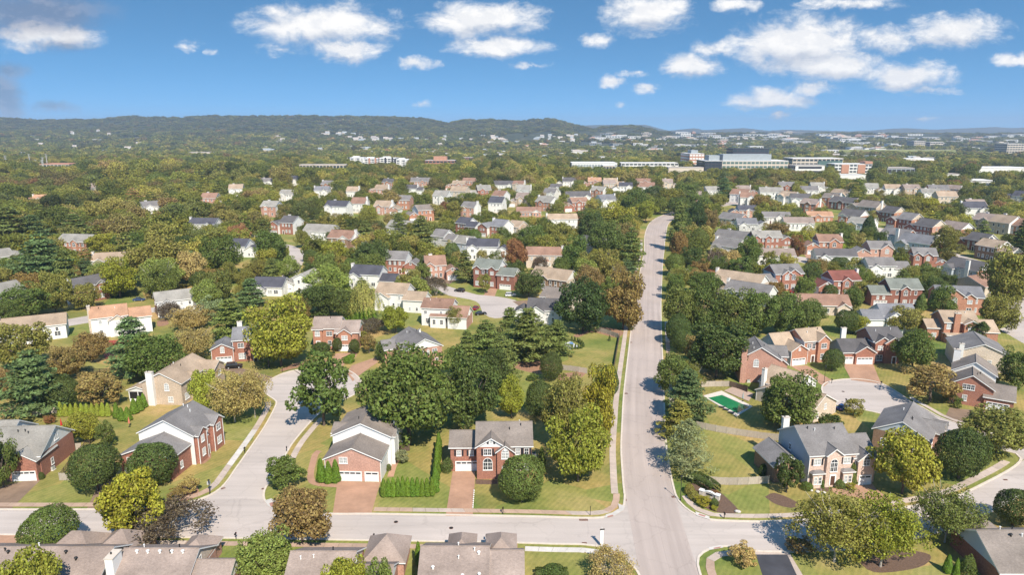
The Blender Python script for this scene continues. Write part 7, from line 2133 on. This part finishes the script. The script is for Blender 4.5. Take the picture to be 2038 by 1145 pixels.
# patio set in the open yard, little conifers
for k, (x, y) in enumerate(((1138, 679), (1144, 680), (1150, 682), (1154, 684), (1158, 687), (1161, 691), (1157, 694), (1151, 695), (1145, 695), (1139, 696), (1213, 679))):
    p = G(x, y)
    tree_at(p, 1.0, 1.9 if k < 10 else 2.2, 'cone', 'dark', f"{['first', 'second', 'third', 'fourth', 'fifth', 'sixth', 'seventh', 'eighth', 'ninth', 'tenth'][k]} little conifer round the yard patio, counted clockwise" if k < 10 else 'lone little conifer at the far end of the open yard', 'little conifers of the open yard')
sheet('patio', [G(*q) for q in [(1122, 685), (1135, 680), (1152, 690), (1135, 697)]], .03, noise_mat('pale_patio', two((.55, .55, .56), .08), 1, .9))
BLUE = noise_mat('blue_cover', two((.10, .20, .38), .2), 2, .7)
def covered_grill(x, y, label, mat):
    p = G(x, y)
    t = thing('covered_grill', label, 'grill', (p.x, p.y, .02))
    m = MB(); m.box(-.7, .7, -.35, .35, .08, .95); m.hexa([(-.5, -.35, .95), (.5, -.35, .95), (.5, .35, .95), (-.5, .35, .95), (-.4, -.2, 1.25), (.4, -.2, 1.25), (.4, .2, 1.25), (-.4, .2, 1.25)], [0] * 6)
    m.build('cover', mat, t)
    for a in (-.6, .6):
        cyl_part(t, 'wheel', BLACK, (a, -.3, .1), (a, .3, .1), .1, .1, 8)
covered_grill(1137, 688, 'blue covered grill on the pale yard patio', BLUE)
covered_grill(1402, 769, 'pale blue covered item by the short fence above the pool', noise_mat('pale_blue_cover', two((.32, .42, .52), .2), 2, .7))
covered_grill(1419, 769, 'teal covered item by the short fence above the pool', noise_mat('teal_cover', two((.06, .20, .22), .2), 2, .7))
def ac_unit(x, y, label):
    p = G(x, y)
    t = thing('air_conditioner', label, 'air conditioner', (p.x, p.y, 0))
    box_part(t, 'cabinet', noise_mat('ac_paint', two((.45, .46, .43), .08), 3, .6), -.45, .45, -.45, .45, .08, .9)
    cyl_part(t, 'fan_grille', METAL, (0, 0, .9), (0, 0, .94), .38, .38, 14)
    box_part(t, 'pad', KERB, -.6, .6, -.6, .6, 0, .08)
ac_unit(1489, 761, 'pale air conditioner against the tall pink brick house'); ac_unit(104, 936, 'small air conditioner beside the long brick wall at left'); ac_unit(1063, 909, 'air conditioner right of the pedimented brick house')
# stepping-stone lights along the single driveway
for k in range(9):
    p = G(943.5 - .3 * k, 979 + 4.2 * k)
    t = thing('path_light', f"{['first', 'second', 'third', 'fourth', 'fifth', 'sixth', 'seventh', 'eighth', 'ninth'][k]} white path light from the house along the single driveway", 'light', (p.x, p.y, 0), 0, 'path lights along the driveway')
    cyl_part(t, 'stake', TRIM, (0, 0, 0), (0, 0, .25), .05, .05, 6)
    cyl_part(t, 'cap', TRIM, (0, 0, .25), (0, 0, .36), .16, .1, 8)
# boulders in beds
for k, (x, y) in enumerate(((1466, 1020), (1470, 1021), (1614, 978), (1627, 981), (1640, 983))):
    p = G(x, y)
    bm = bmesh.new(); bmesh.ops.create_icosphere(bm, subdivisions=2, radius=.42)
    rd = random.Random(k)
    for v in bm.verts:
        v.co *= rd.uniform(.82, 1.1); v.co.z = v.co.z * .65 + .2
    me = bpy.data.meshes.new('boulder'); bm.to_mesh(me); bm.free(); me.materials.append(PALE)
    tag(link('boulder', me, None, (p.x, p.y, 0)), ['pale boulder at the mulch bed tip, left', 'pale boulder at the mulch bed tip, right', 'pale stone left of the rose house bed', 'pale stone in the middle before the rose house', 'pale stone nearest the rose house path'][k], 'boulder')
# cars
def paint(n, c):
    return noise_mat('car_paint_' + n, two(c, .05), 1, .25, spec=.6)
def car(x, y, rz, label, mat, suv=False, big=1.0):
    p = G(x, y)
    s = kscale(p) * big
    t = thing('parked_car', label, 'car', (p.x, p.y, .01), rz, 'cars parked in streets and driveways', (s, s, s))
    H_ = 1.75 if suv else 1.45
    m = MB()
    prof = [(-2.25, .35), (2.25, .35), (2.3, .75), (2.05, .95), (1.0, 1.02), (-1.9, 1.02), (-2.25, .95)] if suv else [(-2.25, .35), (2.25, .35), (2.28, .68), (2.0, .84), (.95, .92), (-1.55, .94), (-2.2, .88)]
    for s_ in (-1, 1):
        q = [(a, s_ * .88, b) for a, b in prof]
        m.poly(q if s_ < 0 else q[::-1])
    for k in range(len(prof)):
        a, b = prof[k], prof[(k + 1) % len(prof)]
        m.poly([(a[0], -.88, a[1]), (a[0], .88, a[1]), (b[0], .88, b[1]), (b[0], -.88, b[1])])
    m.build('body', mat, t)
    zb = 1.02 if suv else .93
    x0, x1, r0, r1 = (-2.1, 1.05, -1.9, .35) if suv else (-1.6, 1.0, -1.05, .3)
    m = MB()
    m.hexa([(x0, -.82, zb), (x1, -.82, zb), (x1, .82, zb), (x0, .82, zb), (r0, -.66, H_ - .06), (r1, -.66, H_ - .06), (r1, .66, H_ - .06), (r0, .66, H_ - .06)], [0] * 6)
    m.build('windows', GLASS, t)
    box_part(t, 'roof', mat, r0 - .03, r1 + .03, -.68, .68, H_ - .06, H_)
    for wx in (-1.4, 1.4):
        for wy in (-.8, .8):
            w = cyl_part(t, 'wheel', BLACK, (wx, wy - .1, .33), (wx, wy + .1, .33), .33, .33, 12)
            cyl_part(w, 'rim', STEEL, (wx, wy - .112, .33), (wx, wy + .112, .33), .2, .2, 8)
    for wy in (-.6, .6):
        box_part(t, 'headlight', TRIM, 2.22, 2.31, wy - .18, wy + .18, .62, .74)
        box_part(t, 'taillight', REDDECK, -2.27, -2.2, wy - .18, wy + .18, .7, .85)
CB, CW, CR, CS = paint('black', (.012, .012, .014)), paint('white', (.75, .75, .75)), paint('red', (.28, .015, .02)), paint('blue', (.03, .06, .16))
car(466, 733, .25, 'black pickup like car parked before the blue grey roofed brick house', CB, True, 1.1)
car(915, 581, 2.7, 'black estate car parked on the middle street bend', CB, True)
car(1016, 590, .15, 'white car parked in the driveway beside dark oak', CW, True)
car(947, 616, 1.3, 'red car parked beside the brown roofed garage wing', CR)
car(957, 627, .3, 'black car next to the red car', CB)
car(988, 475, .2, 'dark car beside the blue grey roofed brick house', CB)
car(277, 599, .1, 'dark blue car behind the orange tan roof', CS)
car(637, 515, .3, 'blue car half hidden by trees near the street bend', CS)
car(1997 - 0, 560, .4, 'pale car in the right hand street below the row houses', CW)
car(1765, 459, .3, 'dark car on the street before the row houses', CB)
car(1583, 584, -.4, 'dark red car on the driveway of the red brick house with grey gables', CR)
car(1677, 815, .6, 'dark blue car in the shade beside the cream pool house', CS)
car(1602, 502, 1.5, 'white car beside the pale roofed brick house', CW)
# red deck of the orange tan roofed house
p = G(225, 690)
t = thing('deck', 'red stained deck behind the white house with orange tan roof', 'deck', (p.x, p.y, 0), math.radians(9))
for k in range(14):
    box_part(t, 'plank', REDDECK, -4.5, 5.0, .2 + k * .3, .47 + k * .3, 1.0, 1.06)
for x in range(20):
    box_part(t, 'baluster', REDDECK, -4.5 + x * .5, -4.4 + x * .5, .1, .16, 0, 2.0)
box_part(t, 'rail', REDDECK, -4.5, 5.1, .06, .2, 2.001, 2.1)
# ------------------------------------------------------------------ the rest of the trees
def in_poly(x, y, poly):
    c = False
    n = len(poly)
    j = n - 1
    for i in range(n):
        xi, yi = poly[i]
        xj, yj = poly[j]
        if (yi > y) != (yj > y) and x < (xj - xi) * (y - yi) / (yj - yi) + xi:
            c = not c
        j = i
    return c
CLEAR = [list(zip(*[iter(sum(([a, b] for a, b in p), []))] * 2)) for p in MIDS] + [[(1252, 665), (1264, 600), (1268, 560), (1276, 510), (1276, 470), (1288, 444), (1305, 431), (1326, 423), (1340, 424), (1345, 438), (1332, 460), (1326, 500), (1322, 560), (1320, 600), (1322, 665)],
         [(1450, 420), (1500, 425), (1490, 402), (1440, 402)]]
RA = np.array(RECTS, float)
FA = np.array(FOOT, float)
frng = np.random.default_rng(5)
grid = {}
CELL = 12.0
def grid_add(x, y, r):
    grid.setdefault((int(x // CELL), int(y // CELL)), []).append((x, y, r))
def grid_hit(x, y, r, k=.72):
    a, b = int(x // CELL), int(y // CELL)
    n = 2 if r > 7 else 1
    for i in range(a - n, a + n + 1):
        for j in range(b - n, b + n + 1):
            for q in grid.get((i, j), ()):
                if (q[0] - x) ** 2 + (q[1] - y) ** 2 < (k * (q[2] + r)) ** 2:
                    return True
    return False
for f in FOOTT:
    grid_add(*f)
fill = []
NA = 30000
d = np.sqrt(frng.uniform(300 ** 2, 1700 ** 2, NA))
bx = frng.uniform(-.80, .80, NA)
for k in range(NA):
    Y_, X_ = d[k], d[k] * bx[k]
    px, py, s = PX(X_, Y_)
    if not -60 < px < 2100:
        continue
    left = px < 420 + max(0, (430 - py)) * 3
    W = frng.uniform(7.5, 14.5) * (1.0 if Y_ < 600 else 1.15)
    H_ = W * frng.uniform(.85, 1.25)
    if Y_ > 430:
        W *= 1.22; H_ *= 1.12
    if left:
        W *= 1.3; H_ *= 1.15
    if 348 < py < 374:
        W *= 1.3; H_ *= 1.45
    elif py <= 348:
        W *= 1.2; H_ *= 1.1
    wood = 338 < py < 372 or left
    if not wood and frng.random() < .12:
        continue
    r = W * .5
    hpx = H_ * s
    x0, x1, yt = px - r * s * .9, px + r * s * .9, py - hpx * .92
    ov = np.minimum(RA[:, 2], x1) - np.maximum(RA[:, 0], x0)
    oh = np.minimum(RA[:, 3], py) - np.maximum(RA[:, 1], yt)
    near = RA[:, 3] < py + 1.0
    area = np.clip(ov, 0, None) * np.clip(oh, 0, None) / ((RA[:, 2] - RA[:, 0]) * (RA[:, 3] - RA[:, 1]))
    if (area[near] > (.38 if left else .13 if py > 425 else .20)).any():
        continue
    if (near & (ov > 2) & (oh > .4 * (RA[:, 3] - RA[:, 1])) & (RA[:, 2] - RA[:, 0] > 45) & (RA[:, 3] < 360)).any():
        continue
    if ((FA[:, 0] - X_) ** 2 + (FA[:, 1] - Y_) ** 2 < (FA[:, 2] + r * .45) ** 2).any():
        continue
    if any(in_poly(a_, b_, p) for p in CLEAR for a_, b_ in ((px, py), (x0, py - hpx * .35), (x1, py - hpx * .35))):
        continue
    if grid_hit(X_, Y_, r):
        continue
    grid_add(X_, Y_, r)
    fill.append((Y_, X_, W, H_, px, py, s))
fill.sort()
n_tree = sum(1 for t in TREES if t.get('category') == 'tree')
N_IND = max(0, 298 - n_tree)
kinds = ['oak', 'oak', 'maple', 'oak', 'pine', 'pear', 'maple', 'airy', 'oak', 'magnolia']
for Y_, X_, W, H_, px, py, s in fill[:N_IND]:
    kd = trd.choice(kinds)
    c = {'pine': trd.choice(('pine', 'bluepine')), 'pear': trd.choice(('dark', 'green'))}.get(kd) or trd.choice(('green', 'green', 'mid', 'olive', 'yg', 'dark', 'mid', 'olive', 'light', 'brown', 'orange'))
    t = tree_at((X_, Y_), W, H_, kd, c, None, 'trees of the neighbourhood')
    AUTO.append((t, px, py - H_ * s * .5, f"{CNAME[c]} {KNAME[kd][1]}"))
PROTO = bpy.data.collections.new('leafy_crowns')
def proto(k, pf):
    o = bpy.data.objects.new(f'leafy_crown_{k:02d}', cm('leafy_crown', pf, LEAFF))
    PROTO.objects.link(o)
NPB = 7
for k in range(NPB):
    proto(k, crown_puffs(200 + k, 32, 130, .031, (.13, .2), .04, inner=.5, jitter=.5))
for k in range(2):
    proto(NPB + k, crown_pine(300 + k, 8, .06, 1.0, 12))
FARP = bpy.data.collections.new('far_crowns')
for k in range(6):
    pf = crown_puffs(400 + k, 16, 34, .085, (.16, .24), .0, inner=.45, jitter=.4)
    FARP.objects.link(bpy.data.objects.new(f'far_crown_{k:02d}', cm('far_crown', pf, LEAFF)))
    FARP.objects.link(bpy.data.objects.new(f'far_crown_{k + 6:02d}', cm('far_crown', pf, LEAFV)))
def scatter(name, P, S, Rz, I, collection, label):
    me = bpy.data.meshes.new(name)
    me.vertices.add(len(P))
    me.vertices.foreach_set('co', np.asarray(P, np.float32).ravel())
    for nm, ty, dat, key in (('scl', 'FLOAT_VECTOR', S, 'vector'), ('rz', 'FLOAT', Rz, 'value'), ('idx', 'INT', I, 'value')):
        a = me.attributes.new(nm, ty, 'POINT')
        a.data.foreach_set(key, np.asarray(dat, np.int32 if ty == 'INT' else np.float32).ravel())
    o = link(name, me)
    tag(o, label, None, None, 'stuff')
    ng = bpy.data.node_groups.new(name, 'GeometryNodeTree')
    ng.interface.new_socket('Geometry', in_out='INPUT', socket_type='NodeSocketGeometry')
    ng.interface.new_socket('Geometry', in_out='OUTPUT', socket_type='NodeSocketGeometry')
    N = ng.nodes.new
    gi, go, iop, ci = N('NodeGroupInput'), N('NodeGroupOutput'), N('GeometryNodeInstanceOnPoints'), N('GeometryNodeCollectionInfo')
    ci.inputs['Collection'].default_value = collection
    ci.inputs['Separate Children'].default_value = True
    ci.inputs['Reset Children'].default_value = True
    iop.inputs['Pick Instance'].default_value = True
    def attr(nm, ty):
        n = N('GeometryNodeInputNamedAttribute')
        n.data_type = ty
        n.inputs['Name'].default_value = nm
        return n.outputs['Attribute']
    cx = N('ShaderNodeCombineXYZ')
    L = ng.links.new
    L(gi.outputs[0], iop.inputs['Points'])
    L(ci.outputs[0], iop.inputs['Instance'])
    L(attr('idx', 'INT'), iop.inputs['Instance Index'])
    L(attr('rz', 'FLOAT'), cx.inputs[2])
    L(cx.outputs[0], iop.inputs['Rotation'])
    L(attr('scl', 'FLOAT_VECTOR'), iop.inputs['Scale'])
    L(iop.outputs[0], go.inputs[0])
    md = o.modifiers.new('scatter', 'NODES')
    md.node_group = ng
    return o
rest = fill[N_IND:]
scatter('woods', [(q[1], q[0], -.2) for q in rest], [(q[2], q[2], q[3]) for q in rest], frng.uniform(0, 6.28, len(rest)), np.where(frng.random(len(rest)) < .12, NPB + frng.integers(0, 2, len(rest)), frng.integers(0, NPB, len(rest))), PROTO, 'mass of green and autumn tinted trees between the far houses')
# beyond: valley woods and wooded hills
P, S = [], []
def zone(y0, y1, cell, w0, w1, dens, hk, flat_):
    n = int(.80 * (y1 ** 2 - y0 ** 2) / cell ** 2)
    yy = np.sqrt(frng.uniform(y0 ** 2, y1 ** 2, n))
    xx = yy * frng.uniform(-.80, .80, n)
    clump = fbm(xx / 170 + 3, yy / 170, 4, 2)
    b = bearing_px(xx, yy)
    town_ = (b > 1150) & (yy < 6500) if not flat_ else (b > 900)
    keep = clump > np.where(town_, .50, dens)
    xx, yy = xx[keep], yy[keep]
    zz_ = np.maximum(hill_h(xx, yy), -.3) if not flat_ else np.full(len(xx), -.3)
    ww = frng.uniform(w0, w1, len(xx))
    fa = FA[FA[:, 1] > 1100]
    ok = np.ones(len(xx), bool)
    for fx, fy, fr in fa:
        ok &= (xx - fx) ** 2 + (yy - fy) ** 2 > (fr + ww * .3) ** 2
        # keep the view of the building open
        ok &= ~((np.abs(xx / yy - fx / fy) * fy < fr) & (yy < fy) & (yy > fy - 90) & (frng.random(len(xx)) < .75))
    emb = (yy > ea.y - 260) & (yy < ea.y + 75) & (xx / yy > .44) & (xx / yy < .70)
    ok &= ~emb
    P.append(np.stack([xx, yy, zz_ - ww * .12], 1)[ok])
    S.append(np.stack([ww, ww, ww * frng.uniform(*hk, len(ww))], 1)[ok])
zone(1690, 2500, 16, 14, 24, .38, (.6, .9), True)
zone(2500, 4200, 24, 20, 38, .43, (.5, .8), False)
zone(4200, 6500, 29, 24, 44, .16, (.30, .48), False)
zone(6500, 9000, 70, 60, 110, .25, (.18, .28), False)
P, S = np.concatenate(P), np.concatenate(S)
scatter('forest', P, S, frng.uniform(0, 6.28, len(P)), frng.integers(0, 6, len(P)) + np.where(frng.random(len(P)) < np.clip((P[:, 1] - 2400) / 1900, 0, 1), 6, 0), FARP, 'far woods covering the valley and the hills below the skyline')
print('fill', len(fill), 'individual', N_IND, 'manual', n_tree, 'forest', len(P))

# ------------------------------------------------------------------ haze
m = MB()
m.box(-14500, 14500, -400, 13800, -3, 330)
hz = m.build('haze', [])
hm = bpy.data.materials.new('haze')
hm.use_nodes = True
ht = hm.node_tree
ht.nodes.clear()
pv = ht.nodes.new('ShaderNodeVolumePrincipled')
pv.inputs['Color'].default_value = (.64, .78, 1.0, 1)
pv.inputs['Density'].default_value = 8.6e-5
pv.inputs['Anisotropy'].default_value = .1
ho = ht.nodes.new('ShaderNodeOutputMaterial')
ht.links.new(pv.outputs[0], ho.inputs['Volume'])
hz.data.materials.append(hm)
tag(hz, 'pale blue haze in the far air', None, None, 'stuff')

# ------------------------------------------------------------------ labels of the many: by look, then by what they stand beside
marks = [q for q in LAND if q[2]]
marks += [(1300, 600, 'the middle of the avenue'), (1330, 460, 'the far avenue bend'), (1740, 785, 'the right cul-de-sac'), (1440, 805, 'the swimming pool'), (1175, 700, 'the open yard'), (640, 765, 'the left cul-de-sac'), (725, 600, 'the weeping willow'), (590, 505, 'the street bend'), (300, 235, 'the left hills'), (700, 235, 'the middle hills'), (1090, 240, 'the pointed hill'), (1230, 255, 'the low wooded hill'), (1500, 258, 'the far blue ridge'),
          (1900, 258, 'the right skyline hills'), (300, 300, 'the left valley woods'), (1775, 300, 'the motorway'), (150, 400, 'the left woods'), (330, 370, 'the upper left woods'), (300, 440, 'the woods left of centre'), (560, 360, 'the woods left of the apartments'), (1000, 350, 'the dark wood beyond the houses'), (1660, 290, 'the distant shops')]
ORD = ['', 'second', 'third', 'fourth', 'fifth', 'sixth', 'seventh', 'eighth', 'ninth', 'tenth', 'eleventh', 'twelfth', 'thirteenth', 'fourteenth', 'fifteenth', 'sixteenth']
groups = {}
for o, x, y, ph in AUTO:
    mk = min(marks, key=lambda q: ((q[0] - x) * .8) ** 2 + ((q[1] - y) * 1.5) ** 2)
    dx, dy = x - mk[0], (y - mk[1]) * 1.6
    if abs(dx) > abs(dy):
        rel = 'right of' if dx > 0 else 'left of'
    else:
        rel = 'in front of' if dy > 0 else 'beyond'
    groups.setdefault(f"{ph} {rel} {mk[2]}", []).append((x, o))
for lab, lst in groups.items():
    lst.sort(key=lambda q: q[0])
    for k, (x, o) in enumerate(lst):
        if len(lab.split()) > 12:
            lab = lab.replace(' roofed', '').replace('with ', '').replace(' house', '', 1) if lab.count('house') > 1 else lab.replace('with ', '')
        if len(lst) == 1:
            o['label'] = lab
        elif k == 0:
            o['label'] = 'leftmost ' + lab
        elif k == len(lst) - 1:
            o['label'] = 'rightmost ' + lab
        else:
            o['label'] = (ORD[k] if k < len(ORD) else f'{k + 1}th') + ' from left ' + lab
